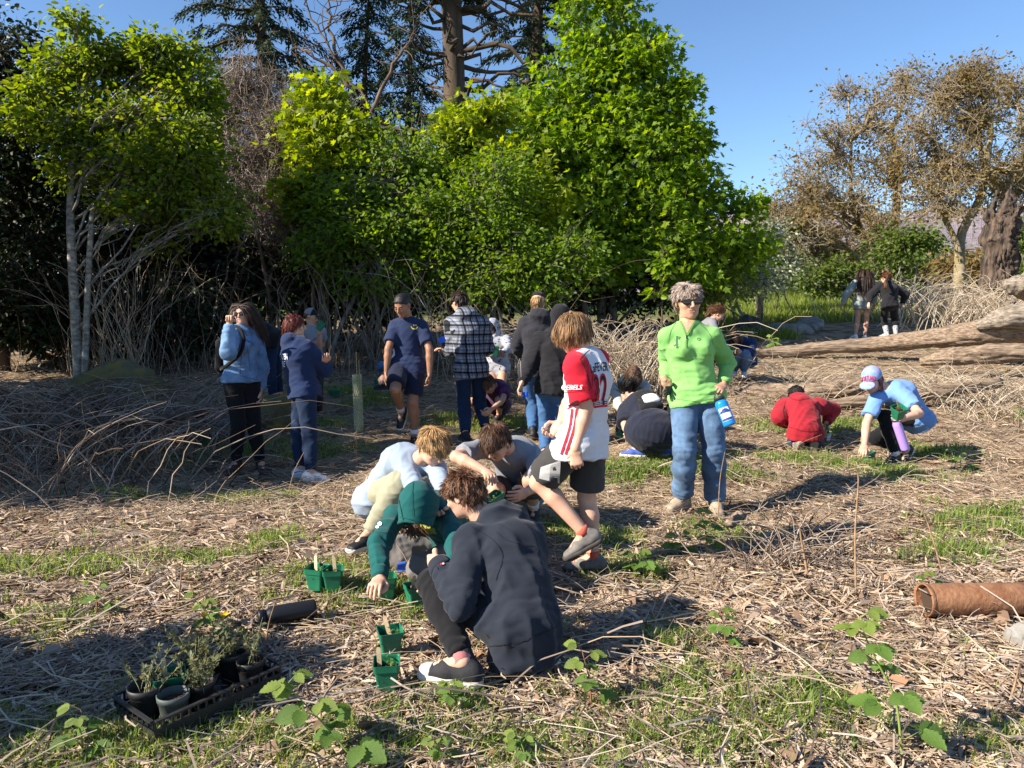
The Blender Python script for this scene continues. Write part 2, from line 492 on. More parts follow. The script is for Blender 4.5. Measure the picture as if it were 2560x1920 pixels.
def torso(sd, J, S, infl, k, top=True, ext=0.0, flat=False, front=None):
    H = S['H']; w = S.get('w', 1.0); dp = S.get('dp', 1.0)
    pel, nk = J['pel'], J['neck']
    up = nrm(nk - pel)
    hx = nrm(J['hipR'] - J['hipL']); sx = nrm(J['shR'] - J['shL'])
    back = -np.cross(up, nrm(hx + sx)); fwd = -back
    arch = S.get('arch', 0.012 * H)
    L = np.linalg.norm(nk - pel)
    lowdir = nrm(pel - (pel + nk) / 2 + 0 * back)
    P = [pel, pel + (nk - pel) * 0.33 + back * arch * 0.75, pel + (nk - pel) * 0.68 + back * arch, nk - up * 0.045 * H + back * arch * 0.3]
    R = [(0.088 * w, 0.066 * w * dp), (0.076 * w, 0.060 * w * dp), (0.092 * w, 0.068 * w * dp), (0.080 * w, 0.050 * w)]
    R = [(a * H + infl, b * H + infl) for a, b in R]
    X = [hx, nrm(hx + 0.5 * sx), nrm(sx + 0.3 * hx), sx]
    if ext > 0:
        e = S.get('hemdir')
        e = lowdir if e is None else nrm(e)
        sd.seg(pel + e * ext, pel, (R[0][0] * S.get('hemw', 1.07), R[0][1] * S.get('hemw', 1.07)), R[0], hx, k, fa=flat)
    for i in range(3): sd.seg(P[i], P[i + 1], R[i], R[i + 1], X[i], k)
    if top:
        for s in 'LR':
            sd.seg(P[3] + (J['sh' + s] - P[3]) * 0.3, J['sh' + s], 0.034 * H * w ** 0.5 + infl, 0.028 * H * w ** 0.5 + infl, k=k * 1.6)
    if S.get('bust'):
        for g in (-1, 1):
            sd.ell(P[2] + fwd * (0.055 * H) + sx * g * 0.042 * H - up * 0.012 * H, 0.038 * H + infl, k=k * 1.4)
    if S.get('belly'):
        sd.ell(P[1] + fwd * 0.03 * H, np.array([0.075, 0.075, 0.08]) * H * w + infl, k=k * 1.5)
    return P, R, up, fwd, sx, hx

def head_prims(sd, c, M, h, neck=None, H=1.6, child=0.0):
    T = lambda *p: c + M @ (np.array(p) * h)
    Rr = lambda *r: np.array(r) * h
    sd.ell(T(0, -.07, .135), Rr(.325, .405, .365), M, k=.03 * h)
    sd.ell(T(0, .11, -.11), Rr(.262, .255, .35), M, k=.12 * h)
    sd.ell(T(0, .13, -.31), Rr(.195, .205, .165), M, k=.12 * h)
    sd.ell(T(0, .255, -.405), Rr(.085, .075, .07), M, k=.08 * h)
    for g in (-1, 1):
        sd.ell(T(.175 * g, .255, -.08), Rr(.08, .08, .085), M, k=.1 * h)
        sd.ell(T(.135 * g, .425, .0), Rr(.085, .085, .055), M, k=.05 * h, op='s')
        sd.ell(T(.13 * g, .315, .005), Rr(.06, .055, .05), M, k=.025 * h)
        sd.ell(T(.05 * g, .395, -.14), Rr(.036, .04, .03), M, k=.03 * h)
    sd.seg(T(-.15, .325, .085), T(.15, .325, .085), .036 * h, .036 * h, k=.05 * h)
    sd.seg(T(0, .355, .05), T(0, .455, -.115), .034 * h, .046 * h, k=.045 * h)
    sd.seg(T(-.09, .338, -.226), T(.09, .338, -.226), .022 * h, .022 * h, k=.035 * h)
    sd.seg(T(-.075, .334, -.276), T(.075, .334, -.276), .024 * h, .024 * h, k=.035 * h)
    sd.seg(T(-.105, .362, -.250), T(.105, .362, -.250), .009 * h, .009 * h, k=.012 * h, op='s')
    return T

def ears(sd, T, M, h):
    for g in (-1, 1):
        Rm = M @ np.array(Matrix.Rotation(-0.35 * g, 3, 'Z'))
        sd.ell(T(.335 * g, -.045, -.02), np.array([.03, .085, .13]) * h, Rm, k=.03 * h)
        sd.ell(T(.365 * g, -.02, .0), np.array([.02, .04, .07]) * h, Rm, k=.02 * h, op='s')

def hand_prims(sd, wr, y, thumb, right, hs, curl, index=None, spread=0.0):
    y = nrm(y); x = nrm(thumb - y * (thumb @ y)); z = (-1 if right else 1) * np.cross(y, x)
    T = lambda a, b, c: wr + (x * a + y * b + z * c) * hs
    k = .006 * hs
    sd.seg(T(0, -.02, 0), T(0, .02, 0), (.028 * hs, .02 * hs), (.034 * hs, .017 * hs), x, k)
    sd.seg(T(0, .02, 0), T(.001, .085, 0), (.034 * hs, .016 * hs), (.040 * hs, .0135 * hs), x, k * 2)
    for i, (bx, by, L, r) in enumerate(((.031, .088, .070, .0094), (.0105, .094, .078, .0097), (-.0105, .090, .072, .0092), (-.030, .082, .056, .0082))):
        c = curl if not (i == 0 and index is not None) else index
        p = np.array([bx, by, 0.0]); a = 0.0; lat = (1.5 - i) * spread
        for Lf, bend in ((.44, 55), (.32, 65), (.24, 40)):
            a += math.radians(bend) * c
            q = p + L * Lf * np.array([math.sin(lat) * math.cos(a), math.cos(lat) * math.cos(a), math.sin(a)])
            sd.seg(T(*p), T(*q), r * hs, r * .93 * hs, k=k * .5); p = q; r *= .93
    p = np.array([.026, .02, .004]); tc = min(curl, 1.0)
    for q in (np.array([.050, .045, .012 + .008 * tc]), np.array([.060 - .018 * tc, .072, .020 + .012 * tc]), np.array([.058 - .035 * tc, .095, .026 + .014 * tc])):
        sd.seg(T(*p), T(*q), .0125 * hs, .0105 * hs, k=k); p = q
    return T

def shoe(S, root, an, toe, up, H, spec, res):
    """toe = unit direction heel to toe; up = unit normal of the sole"""
    toe = nrm(toe); up = nrm(up - toe * (up @ toe)); lat = np.cross(toe, up)
    h0 = an - up * 0.052 * H
    sd = Sdf(); k = 0.02 * H / 1.6
    sd.seg(h0 - toe * .028 * H + up * .024 * H, h0 + toe * .04 * H + up * .026 * H, (.024 * H, .026 * H), (.027 * H, .024 * H), lat, k)
    sd.seg(h0 + toe * .04 * H + up * .022 * H, h0 + toe * .098 * H + up * .014 * H, (.027 * H, .022 * H), (.024 * H, .013 * H), lat, k)
    hi = spec.get('high', 0.0)
    ank = an + up * (0.004 + hi) * H
    kn = spec.get('_knee'); ad = up if kn is None else nrm(kn - an)
    sd.seg(h0 - toe * .012 * H + up * .03 * H, an + ad * (0.004 + hi) * H, (.025 * H, .030 * H), ((.024 + hi * .12) * H, (.027 + hi * .12) * H), lat, k, fb=True)
    sd.plane(h0 + up * .008 * H, -up)
    V, F = sd.mesh(res, smooth=1)
    o = mesh_obj(spec.get('name', 'shoe'), V, F, spec['mat'], root)
    s2 = Sdf()
    s2.seg(h0 - toe * .030 * H + up * .006 * H, h0 + toe * .045 * H + up * .006 * H, (.0275 * H, .020 * H), (.0305 * H, .020 * H), lat, 0.01)
    s2.seg(h0 + toe * .045 * H + up * .006 * H, h0 + toe * .100 * H + up * .007 * H, (.0305 * H, .02 * H), (.0265 * H, .018 * H), lat, 0.01)
    s2.plane(h0 + up * .014 * H, up); s2.plane(h0 - up * .004 * H, -up)
    V, F = s2.mesh(res, smooth=0)
    mesh_obj('sole', V, F, spec.get('sole', RUBBER), o)
    if spec.get('cap'):
        s3 = Sdf()
        s3.seg(h0 + toe * .06 * H + up * .020 * H, h0 + toe * .1005 * H + up * .014 * H, (.0268 * H, .0200 * H), (.0252 * H, .0145 * H), lat, k)
        s3.plane(h0 + up * .008 * H, -up); s3.plane(h0 + toe * .078 * H, -toe)
        V, F = s3.mesh(res); mesh_obj('toe_cap', V, F, RUBBER, o)
    if spec.get('lace') is not None:
        A = Acc()
        for i in range(5):
            c = h0 + toe * (.028 + .011 * i) * H + up * (.0525 - .0045 * i) * H
            w = (.017 - .001 * i) * H
            V, F = tube([c - lat * w - up * .008 * H, c - lat * w * .5 + up * .001, c + up * .003 + toe * .003 * (i % 2), c + lat * w * .5 + up * .001, c + lat * w - up * .008 * H], .0034 * H / 1.6, 4)
            A.add(V, F)
        A.build('laces', [spec['lace']], o)
    return o, h0

def grow_hair(T, M, h, S, hs, res, gvec=np.array([0, 0, -1.0]), nk=None):
    """fine strands that leave the scalp, follow the skull and fall, gathered in soft locks"""
    r = np.random.default_rng(hs.get('seed', 3))
    n = int(hs.get('n', 420) * (9.0 if S['d'] < 6 else 3.5)); K = 7
    st = hs.get('style', 'short')
    L = {'short': .26, 'buzz': .10, 'medium': .50, 'curly': .30, 'long': 2.0, 'bob': .72, 'tied': .6, 'fringe': .5}[st] * hs.get('len', 1) * h
    i = np.arange(n * 3) + .5
    phi = np.arccos(1 - 2 * i / (n * 3)); th = math.pi * (1 + 5 ** .5) * i
    d = np.stack([np.cos(th) * np.sin(phi), np.sin(th) * np.sin(phi), np.cos(phi)], 1) + r.normal(size=(n * 3, 3)) * .03
    E = np.array([.335, .42, .378]); C = np.array([0, -.07, .135])
    p = C + d / np.linalg.norm(d, axis=1, keepdims=True) * E
    hl = hs.get('hairline', .30)
    zl = hl + (p[:, 1] - .34) * (hl + .32) / .74
    keep = (p[:, 2] > zl) & ~((np.abs(p[:, 0]) > .25) & (np.abs(p[:, 1] + .03) < .12) & (p[:, 2] < .08) & (st in ('short', 'buzz', 'tied', 'curly')))
    if 'cap' in S: keep &= (p[:, 2] < .16)
    p = p[keep]
    if len(p) > n: p = p[r.permutation(len(p))[:n]]
    n = len(p)
    crown = np.array([.03, -.30, .46]) if st not in ('long', 'bob', 'tied') else np.array([0, .10, .55])
    if 'crown' in hs: crown = np.array(hs['crown'])
    nn = (p - C) / E ** 2; nn /= np.linalg.norm(nn, axis=1, keepdims=True)
    fl = p - crown
    if st == 'tied': fl = np.array(hs.get('tie', [0, -.5, .1])) - p
    if st in ('long', 'bob'): fl[:, 1] -= hs.get('back', .45); fl[:, 2] -= .30; fl[:, 0] += np.sign(p[:, 0]) * .25
    fl = fl - nn * (fl * nn).sum(1, keepdims=True); fl /= np.linalg.norm(fl, axis=1, keepdims=True) + 1e-6
    mess = hs.get('mess', .35) * .8; fs = hs.get('lock', .24)
    def field(q, sd): return np.stack([wob(q, fs, sd + j, 4) for j in range(3)], 1)
    fl = fl + field(p, 31) * mess * 1.1 + r.normal(size=fl.shape) * mess * .12
    g = M.T @ nrm(gvec)
    if st in ('long', 'bob'): g = nrm(g + np.array([0, -.22, 0]))
    lift = hs.get('lift', .25) * .4
    Ls = L * (0.85 + .3 * r.random(n)) / h * (1 + .18 * wob(p, fs, 77, 4))
    if st in ('short', 'curly', 'buzz'): Ls = np.where((np.abs(p[:, 0]) > .22) & (p[:, 2] < .30) & (np.abs(p[:, 1] - .0) < .24), Ls * np.clip((p[:, 2] + .02) / .32, .12, 1), Ls)
    path = [p * 0.985]
    q = p.copy(); v = fl + nn * lift * (1 + .8 * wob(p, fs, 55, 4))[:, None]
    gw = {'long': .55, 'bob': .5, 'medium': .24, 'fringe': .3}.get(st, .10)
    vo = 1 + (hs.get('vol', 1.07) - 1) * .8
    for s in range(1, K):
        v = v / (np.linalg.norm(v, axis=1, keepdims=True) + 1e-6)
        q = q + v * (Ls / (K - 1))[:, None]
        e = (q - C) / (E * vo)
        ln = np.linalg.norm(e, axis=1, keepdims=True)
        q = np.where(ln < 1, C + e / np.maximum(ln, .05) * E * vo, q)
        if st in ('long', 'bob'):
            low = q[:, 2] < -.3
            rad = np.sqrt(q[:, 0] ** 2 + (q[:, 1] + .1) ** 2); mnr = .30
            f = np.where(low & (rad < mnr), mnr / np.maximum(rad, .02), 1.0)
            q[:, 0] *= f; q[:, 1] = (q[:, 1] + .1) * f - .1
        turn = field(q, 91 + 5 * s) * mess * (.22 if st != 'curly' else .95)
        v = v * (1 - gw) + g * gw + turn + r.normal(size=q.shape) * mess * .10
        path.append(q.copy())
    P = np.stack(path, 1)
    if 'cap' in S: P[:, :, 2] = np.minimum(P[:, :, 2], .17)
    W = T(0, 0, 0) + (P * h) @ M.T
    w0 = hs.get('wid', .0085 if S['d'] < 6 else .015) * h
    rad = w0 * (0.6 + .6 * r.random(n))[:, None] * np.array([.8, 1, 1, .95, .8, .5, .08])[None]
    nw = (P - C) / E ** 2; nw /= np.linalg.norm(nw, axis=2, keepdims=True); nw = nw + r.normal(size=(n, 1, 3)) * .5
    return ribbons(W, rad, nw @ M.T)

def decal_px(bvh, V2, F, off=0.003):
    """lay flat shapes given in picture pixels onto a garment's surface"""
    out = []; ok = []
    for x, y in V2:
        dr = Vector(ray(x, y)).normalized()
        loc, nor, idx, dist = bvh.ray_cast(Vector(CAMP), dr)
        if loc is None: out.append(np.zeros(3)); ok.append(False); continue
        if nor.dot(dr) > 0: nor = -nor
        out.append(np.array(loc + nor * off - dr * off * .5)); ok.append(True)
    ok = np.array(ok); F = [f[ok[f].all(1)] for f in F]
    return np.array(out), [f for f in F if len(f)]
def text_px(txt, o, ux, uy, font_squeeze=1.0, bold=0.0, arch=0.0, shear=0.0):
    """letters as triangles in pixel space: o = lower left corner, ux = px per em along, uy = px per em up"""
    cu = bpy.data.curves.new('lettering', 'FONT'); cu.body = txt; cu.fill_mode = 'FRONT' if hasattr(cu, 'fill_mode') else cu.fill_mode
    cu.offset = bold; cu.resolution_u = 3
    ob = bpy.data.objects.new('lettering', cu); COL.objects.link(ob)
    bpy.context.view_layer.update()
    me = bpy.data.meshes.new_from_object(ob.evaluated_get(bpy.context.evaluated_depsgraph_get()))
    me.calc_loop_triangles()
    v = np.array([x.co[:] for x in me.vertices]); f = np.array([t.vertices[:] for t in me.loop_triangles])
    bpy.data.objects.remove(ob); bpy.data.curves.remove(cu); bpy.data.meshes.remove(me)
    # cut long triangles so that lettering follows folds
    for _ in range(1):
        m = lambda a, b: (v[a] + v[b]) / 2
        nv = len(v); ed = np.vstack([f[:, [0, 1]], f[:, [1, 2]], f[:, [2, 0]]]); mid = (v[ed[:, 0]] + v[ed[:, 1]]) / 2
        k = len(f); v = np.vstack([v, mid]); a, b, c = nv + np.arange(k), nv + k + np.arange(k), nv + 2 * k + np.arange(k)
        f = np.vstack([np.stack([f[:, 0], a, c], 1), np.stack([a, f[:, 1], b], 1), np.stack([c, b, f[:, 2]], 1), np.stack([a, b, c], 1)])
    w = v[:, 0].max()
    x = v[:, 0] * font_squeeze + shear * v[:, 1]; y = v[:, 1] + arch * (1 - ((v[:, 0] / w) * 2 - 1) ** 2)
    P = np.array(o, float)[None] + x[:, None] * np.array(ux, float) + y[:, None] * np.array(uy, float)
    return P, [f]
def poly_px(pts, n=6):
    """a filled strip between two pixel polylines given as [(xl,yl,xr,yr)...]"""
    a = np.asarray(pts, float); t = np.linspace(0, len(a) - 1, (len(a) - 1) * n + 1)
    i = np.clip(t.astype(int), 0, len(a) - 2); f = (t - i)[:, None]
    q = a[i] * (1 - f) + a[i + 1] * f
    m = 3
    V = np.concatenate([q[:, :2] * (1 - s) + q[:, 2:] * s for s in np.linspace(0, 1, m)])
    n0 = len(q); F = []
    for s in range(m - 1):
        k = np.arange(n0 - 1) + s * n0
        F.append(np.stack([k, k + 1, k + 1 + n0, k + n0], 1))
    return V, [np.concatenate(F)]

def two_tone(ma, mb):
    """second cloth colour wherever the garment's stored cut line says so"""
    m = ma.copy(); m.name = ma.name + '_two_tone'; n = m.node_tree.nodes; l = m.node_tree.links; b = n['Principled BSDF']
    c2 = mb.node_tree.nodes['Principled BSDF'].inputs['Base Color'].default_value
    a = n.new('ShaderNodeAttribute'); a.attribute_name = 'paint'; r = n.new('ShaderNodeMapRange'); r.inputs['From Min'].default_value = -.0015; r.inputs['From Max'].default_value = .0015; l.new(a.outputs['Fac'], r.inputs['Value'])
    x = n.new('ShaderNodeMix'); x.data_type = 'RGBA'; l.new(r.outputs['Result'], x.inputs[0]); l.new(b.inputs['Base Color'].links[0].from_socket, x.inputs[6]); x.inputs[7].default_value = c2; l.new(x.outputs[2], b.inputs['Base Color'])
    return m
def make_person(S):
    H = S['H']; J = solve(S); d = S['d']
    res = S.get('res', max(0.0085, 0.0016 * d)); seed = S.get('seed', int(S['pel'][0]))
    fine = max(0.0045, 0.0008 * d)
    skin, _ = SKIN[S.get('skin', 'fair')]; lips = LIP[S.get('skin', 'fair')]
    top, bot = S['top'], S['bot']
    ank = [J[k] for k in ('anL', 'anR') if k in J]
    base = np.mean(ank, 0) if ank else J['pel'].copy()
    feet = []
    for s in 'LR':
        Lg = S.get(s + 'L', {})
        if 'kn' not in Lg: continue
        toe = Lg.get('toe', S['face']); pit = math.radians(Lg.get('pit', 0))
        t = azi(toe) * math.cos(pit) - np.array([0, 0, 1]) * math.sin(pit); u = azi(toe) * math.sin(pit) + np.array([0, 0, 1]) * math.cos(pit)
        if 'rol' in Lg:
            q = np.cross(t, u); a = math.radians(Lg['rol']); u = u * math.cos(a) + q * math.sin(a)
        feet.append((s, t, u, Lg))
        if Lg.get('on', True):
            c = J['an' + s] - u * 0.056 * H
            if pit > 0.25: c = c + t * 0.09 * H
            CONTACT.append((c[0], c[1], c[2] - .022, S['id']))
    zmin = min([(J['an' + s] - u * 0.056 * H)[2] for s, t, u, _ in feet] + [J['pel'][2] - 0.2])
    root = empty('person', (base[0], base[1], zmin), S['label'], 'person')
    PEOPLE[S['id']] = dict(J=J, S=S, root=root)
    k = 0.024 * H / 1.6
    w = S.get('w', 1.0); lw = S.get('lw', w)
    # body: torso, limbs, neck (coarse) with head and hands (fine)
    A = Acc()
    b = Sdf()
    P, R, up, fwd, sx, hx = torso(b, J, S, -0.006, k)
    M = head_frame(S); h = S.get('hh', 0.137 * H if H > 1.6 else 0.137 * H + (1.6 - H) * 0.06)
    hc = J['head']
    nb = hc + M @ (np.array([0, -.10, -.18]) * h)
    nr = 0.031 * H * (0.9 + .1 * w)
    b.seg(J['neck'] - up * 0.02 * H, J['neck'] + (nb - J['neck']) * .75, nr * 1.15, nr, k=k, fb=True)
    cl = .84 if bot.get('len', 2) > 1.2 else 1.0; ca_ = .86 if top.get('sleeve', 1.93) > 1 else 1.0
    for s in 'LR':
        if 'el' + s in J:
            b.seg(J['sh' + s], J['el' + s], .029 * ca_ * H * w ** .5, .0235 * ca_ * H * w ** .5, k=k)
            e, wr = J['el' + s], J['wr' + s]; mid = e + (wr - e) * .3
            b.seg(e, mid, .0235 * ca_ * H * w ** .5, .0245 * ca_ * H * w ** .5, k=k * .6); b.seg(mid, wr, .0245 * ca_ * H * w ** .5, .0165 * H, k=k * .5)
        if 'kn' + s in J:
            kn, an = J['kn' + s], J['an' + s]; ca = kn + (an - kn) * .3
            shin = nrm(an - kn); thg = nrm(kn - J['hip' + s]); bk = -nrm(np.cross(np.cross(thg, shin), shin)) if abs(thg @ shin) < .98 else -azi(S['face'])
            bk = bk if (bk @ -thg) >= 0 else -bk
            b.seg(J['hip' + s], kn, .048 * H * lw * cl, .034 * cl * H * lw ** .5, k=k)
            b.seg(kn, ca + bk * .008 * H, .0335 * cl * H * lw ** .5, .0345 * cl * H * lw ** .5, k=k * .7); b.seg(ca + bk * .008 * H, an, .0345 * cl * H * lw ** .5, .0215 * H, k=k * .7)
    for s, t, u, Lg in feet:
        b.seg(J['an' + s], J['an' + s] + t * .07 * H - u * .03 * H, .022 * H, .015 * H, k=k * .5)
    V, F = b.mesh(res * 1.15); A.add(V, F)
    hd = Sdf(); hd.seg(J['neck'] + (nb - J['neck']) * .35, nb, nr * 1.05, nr * .98, k=.02, fa=True)
    T = head_prims(hd, hc, M, h)
    if not S.get('noears'): ears(hd, T, M, h)
    V, F = hd.mesh(fine, smooth=1)
    q = (V - hc) @ M / h
    lipm = (np.abs(q[:, 0]) < .115) & (q[:, 2] < -.215 - .1 * np.abs(q[:, 0])) & (q[:, 2] > -.295 + .25 * np.abs(q[:, 0])) & (q[:, 1] > .25)
    fm = lipm[F].sum(1) >= 3
    A.add(V, F[~fm]); A.add(V, F[fm], 1)
    for s in 'LR':
        if 'el' + s not in J: continue
        Ar = S[s + 'A']; wr = J['wr' + s]; y = nrm(J['ha' + s] - wr); fa = nrm(wr - J['el' + s])
        th = Ar.get('thumb')
        if th is None:
            th = azi(S['face'])
            if abs(th @ y) > .8: th = np.array([0, 0, 1.0])
        th = np.asarray(th, float)
        hnd = Sdf(); hs_ = H / 1.7
        hnd.seg(wr - fa * .05 * hs_, wr, .0205 * hs_ * 1.28, .0185 * hs_ * 1.35, k=.01, fa=True)
        TH = hand_prims(hnd, wr, y, th, s == 'R', hs_, Ar.get('curl', .35), Ar.get('index'), Ar.get('spread', 0.04))
        V, F = hnd.mesh(max(.0042, fine * .95), smooth=1); A.add(V, F)
        J['palm' + s] = TH(0, .07, .03)
    A.build('body', [skin, lips], root)
    # eyes, brows
    if S.get('facev', True) and not S.get('shades'):
        for g in (-1, 1):
            V, F = tube(smooth_path([T(.075 * g, .338, -.004), T(.125 * g, .366, .004), T(.185 * g, .335, -.002)], 4), np.array([.004, .012, .016, .019, .02, .019, .016, .012, .004]) * h, 6)
            mesh_obj('eye', V, F, EYE_D, root)
    if S.get('facev', True):
        for g in (-1, 1):
            V, F = tube(smooth_path([T(.06 * g, .365, .085), T(.13 * g, .362, .11), T(.21 * g, .315, .085)], 4), np.array([.012, .016, .017, .017, .017, .016, .014, .010, .004]) * h, 5)
            mesh_obj('eyebrow', V, F, HAIR[S['hair'].get('col', 'brown')], root)
    if S.get('shades'):
        fr = mesh_obj('sunglasses', *[np.concatenate(x) for x in zip(*[(v, f + 8 * i) for i, (v, f) in enumerate([
            box(T(0, .40, .06), M[:, 0] * .27 * h, M[:, 1] * .018 * h, M[:, 2] * .018 * h),
            box(T(-.295, .17, .045), M[:, 0] * .012 * h, M[:, 1] * .235 * h, M[:, 2] * .022 * h),
            box(T(.295, .17, .045), M[:, 0] * .012 * h, M[:, 1] * .235 * h, M[:, 2] * .022 * h)])])], SHADE, root, smooth=False)
        for g in (-1, 1):
            sg = Sdf(); sg.ell(T(.145 * g, .385, .0), np.array([.15, .035, S.get('lens', .092)]) * h, M, k=0); V, F = sg.mesh(.004 if d < 6 else .006)
            mesh_obj('lens', V, F, SHADE_L, fr)
    # trousers
    bt = bot; infl = bt.get('infl', .006)
    p = Sdf()
    hipc = (J['hipL'] + J['hipR']) / 2
    wl = bt.get('rise', .055) * H
    iu = min(infl, top.get('infl', .014) - .016)
    p.seg(hipc + up * wl, hipc - up * .005 * H, (.078 * H * w + iu, .058 * H * w + iu), (.085 * H * w + iu, .064 * H * w * S.get('dp', 1) + iu), hx, k * .8, fa=True)
    fr = bt.get('len', 2.0)
    for s in 'LR':
        if 'kn' + s not in J: continue
        hp, kn, an = J['hip' + s], J['kn' + s], J['an' + s]
        fl = bt.get('flare', 0.0) * H
        if fr <= 1.0:
            e = hp + (kn - hp) * fr
            p.seg(hp, e, .051 * H * lw + infl, (.040 * H * lw ** .5 + infl + fl), k=k, fb=True)
        else:
            p.seg(hp, kn, .051 * H * lw + infl, .0365 * H * lw ** .5 + infl, k=k)
            f2 = min(1.0, fr - 1)
            e = kn + (an - kn) * f2; c1 = kn + (an - kn) * .35
            p.seg(kn, c1, .0365 * H * lw ** .5 + infl, .036 * H * lw ** .5 + infl + fl * .4, k=k)
            p.seg(c1, e, .036 * H * lw ** .5 + infl + fl * .4, .0255 * H + infl + fl, k=k, fb=True)
    if bt.get('skirt'):
        sk = bt['skirt']; c = at(sk[0], sk[1], sk[2]); p.ell(c, np.array(sk[3]) * H, k=.05)
    jl = []
    for s in 'LR':
        if 'kn' + s in J and fr > 1.2:
            ax_ = nrm(J['an' + s] - J['kn' + s]); jl += [(J['kn' + s], nrm(J['kn' + s] - J['hip' + s]), .10 * H / 1.6), (J['an' + s] + (J['kn' + s] - J['an' + s]) * .12, ax_, .10 * H / 1.6), (J['hip' + s] + (J['kn' + s] - J['hip' + s]) * .15, nrm(J['kn' + s] - J['hip' + s]), .10)]
    V, F = p.mesh(res, joint_folds(fold_disp(bt.get('fold', .006), bt.get('fscale', .13), seed + 5), jl, .0055, max(.042, res * 4)))
    po = mesh_obj(bt.get('name', 'trousers'), V, F, bt['mat'], root)
    # top
    t = Sdf(); ti = top.get('infl', .014); ext = top.get('hem', .06) * H
    torso(t, J, S, ti, k, True, ext, True)
    if ext > 0:
        e_ = nrm(J['pel'] - J['neck']) if S.get('hemdir') is None else nrm(S['hemdir'])
        for s in 'LR':
            if 'kn' + s in J:
                hv = (J['kn' + s] - J['hip' + s])
                t.seg(J['hip' + s], J['hip' + s] + hv * top.get('cover', .2), .051 * H * lw + infl + .011, .048 * H * lw + infl + .011, k=k)
        t.plane(J['pel'] + e_ * ext, e_)
    sl = top.get('sleeve', 1.93); cuff = top.get('cuff', 0.0)
    for s in 'LR':
        if 'el' + s not in J: continue
        sh, e, wr = J['sh' + s], J['el' + s], J['wr' + s]
        rs = .031 * H * w ** .5 + ti + top.get('loose', 0)
        if sl <= 1.0:
            t.seg(sh, sh + (e - sh) * sl, rs, rs * .98 + top.get('sfl', .004), k=k, fb=True)
        else:
            t.seg(sh, e, rs, .0265 * H * w ** .5 + ti + top.get('loose', 0), k=k)
            t.seg(e, e + (wr - e) * (sl - 1), .0265 * H * w ** .5 + ti + top.get('loose', 0), .0195 * H + ti * .6, k=k * .7, fb=True)
    if top.get('collar', True):
        nd = nrm(nb - J['neck'])
        t.seg(J['neck'] - up * .04 * H, J['neck'] + nd * top.get('ch', .004) * H, nr * 1.6 + ti, nr * 1.05 + .006, k=k, fb=True)
    hood = top.get('hood')
    if hood == 'down':
        bk = -fwd
        cc = J['neck'] + bk * .052 * H + up * .002 * H
        t.ell(cc - up * .012 * H, np.array([.075, .05, .055]) * H, np.stack([sx, bk, up], 1), k=.02)
        for g in (-1, 1):
            t.seg(cc + sx * g * .03 * H + up * .008 * H, J['neck'] + sx * g * .048 * H + fwd * .03 * H - up * .008 * H, .024 * H, .017 * H, k=.02)
        t.ell(J['neck'] + up * .035 * H + fwd * .005 * H, np.array([.040, .044, .05]) * H, np.stack([sx, fwd, up], 1), k=.01, op='s')
    jl = [(J['pel'] + (J['neck'] - J['pel']) * .08, up, .17)]
    for s in 'LR':
        if 'el' + s in J:
            jl.append((J['sh' + s] + (J['pel'] - J['sh' + s]) * .12, nrm(J['el' + s] - J['sh' + s] + .5 * up), .07))
            if sl > 1: jl += [(J['el' + s], nrm(J['el' + s] - J['sh' + s]), .10), (J['wr' + s] + (J['el' + s] - J['wr' + s]) * .25, nrm(J['wr' + s] - J['el' + s]), .08)]
    V, F = t.mesh(res, joint_folds(fold_disp(top.get('fold', .010), top.get('fscale', .17), seed), jl, top.get('jf', .0065), max(.045, res * 4)))
    mi = None; mats = top['mat'] if isinstance(top['mat'], list) else [top['mat']]
    if top.get('paint'): mats = [two_tone(mats[0], mats[1])]
    to = mesh_obj(top.get('name', 'shirt'), V, F, mats, root, mi=mi)
    if top.get('paint'):
        at_ = to.data.attributes.new('paint', 'FLOAT', 'POINT'); at_.data.foreach_set('value', np.asarray(top['paint'](V, J, S, up, fwd, sx), np.float32))
    tb = BVHTree.FromPolygons([tuple(x) for x in V], [tuple(x) for x in F])
    PEOPLE[S['id']].update(top=to, bvh=tb, T=T, M=M, h=h, up=up, fwd=fwd, sx=sx, skin=skin, bottom=po)
    if hood:
        for s in 'LR':
            if 'el' + s not in J: continue
            e, wr = J['el' + s], J['wr' + s]; f0 = sl - 1; a_, b_ = e + (wr - e) * (f0 - .20), e + (wr - e) * (f0 + .03)
            r1 = .0195 * H + ti * .6 + .003; V_, F_ = tube(smooth_path([a_, a_ * .5 + b_ * .5, b_], 3), np.array([r1 * 1.0, r1 * 1.12, r1 * 1.1, r1 * 1.06, r1 * 1.04, r1 * 1.0, r1 * .96]), 16); mesh_obj('cuff', V_, F_, mats[0], to)
    if hood == 'up':
        u = Sdf()
        hk = top.get('hoodk', 1.0)
        u.ell(T(0, -.07, .10), np.array([.425, .505, .455]) * h * hk, M, k=.0)
        u.seg(T(0, -.10, -.05), J['neck'] + up * .0 * H - fwd * .01 * H, (.40 * h, .40 * h), (.058 * H, .055 * H), M[:, 0], k=.05)
        rim = top.get('rim', .40); u.seg(T(0, .0, .06), T(0, rim, .03), (.42 * h * hk, .46 * h * hk), (.40 * h * hk, .47 * h * hk), M[:, 0], k=.03, fb=True)
        u.seg(T(0, .22, .0), T(0, .7, .0), (.355 * h * hk, .41 * h * hk), (.36 * h * hk, .42 * h * hk), M[:, 0], k=.01, op='s')
        op = top.get('open', (.62, -.02))
        u.ell(T(0, op[0], op[1]), np.array([.335, .56, .45]) * h * hk, M, k=.02, op='s')
        V, F = u.mesh(max(.006, res * .7), fold_disp(.006, .12, seed + 9)); hm = top.get('hoodmat', mats[0])
        hood_o = mesh_obj('hood', V, F, hm, to)
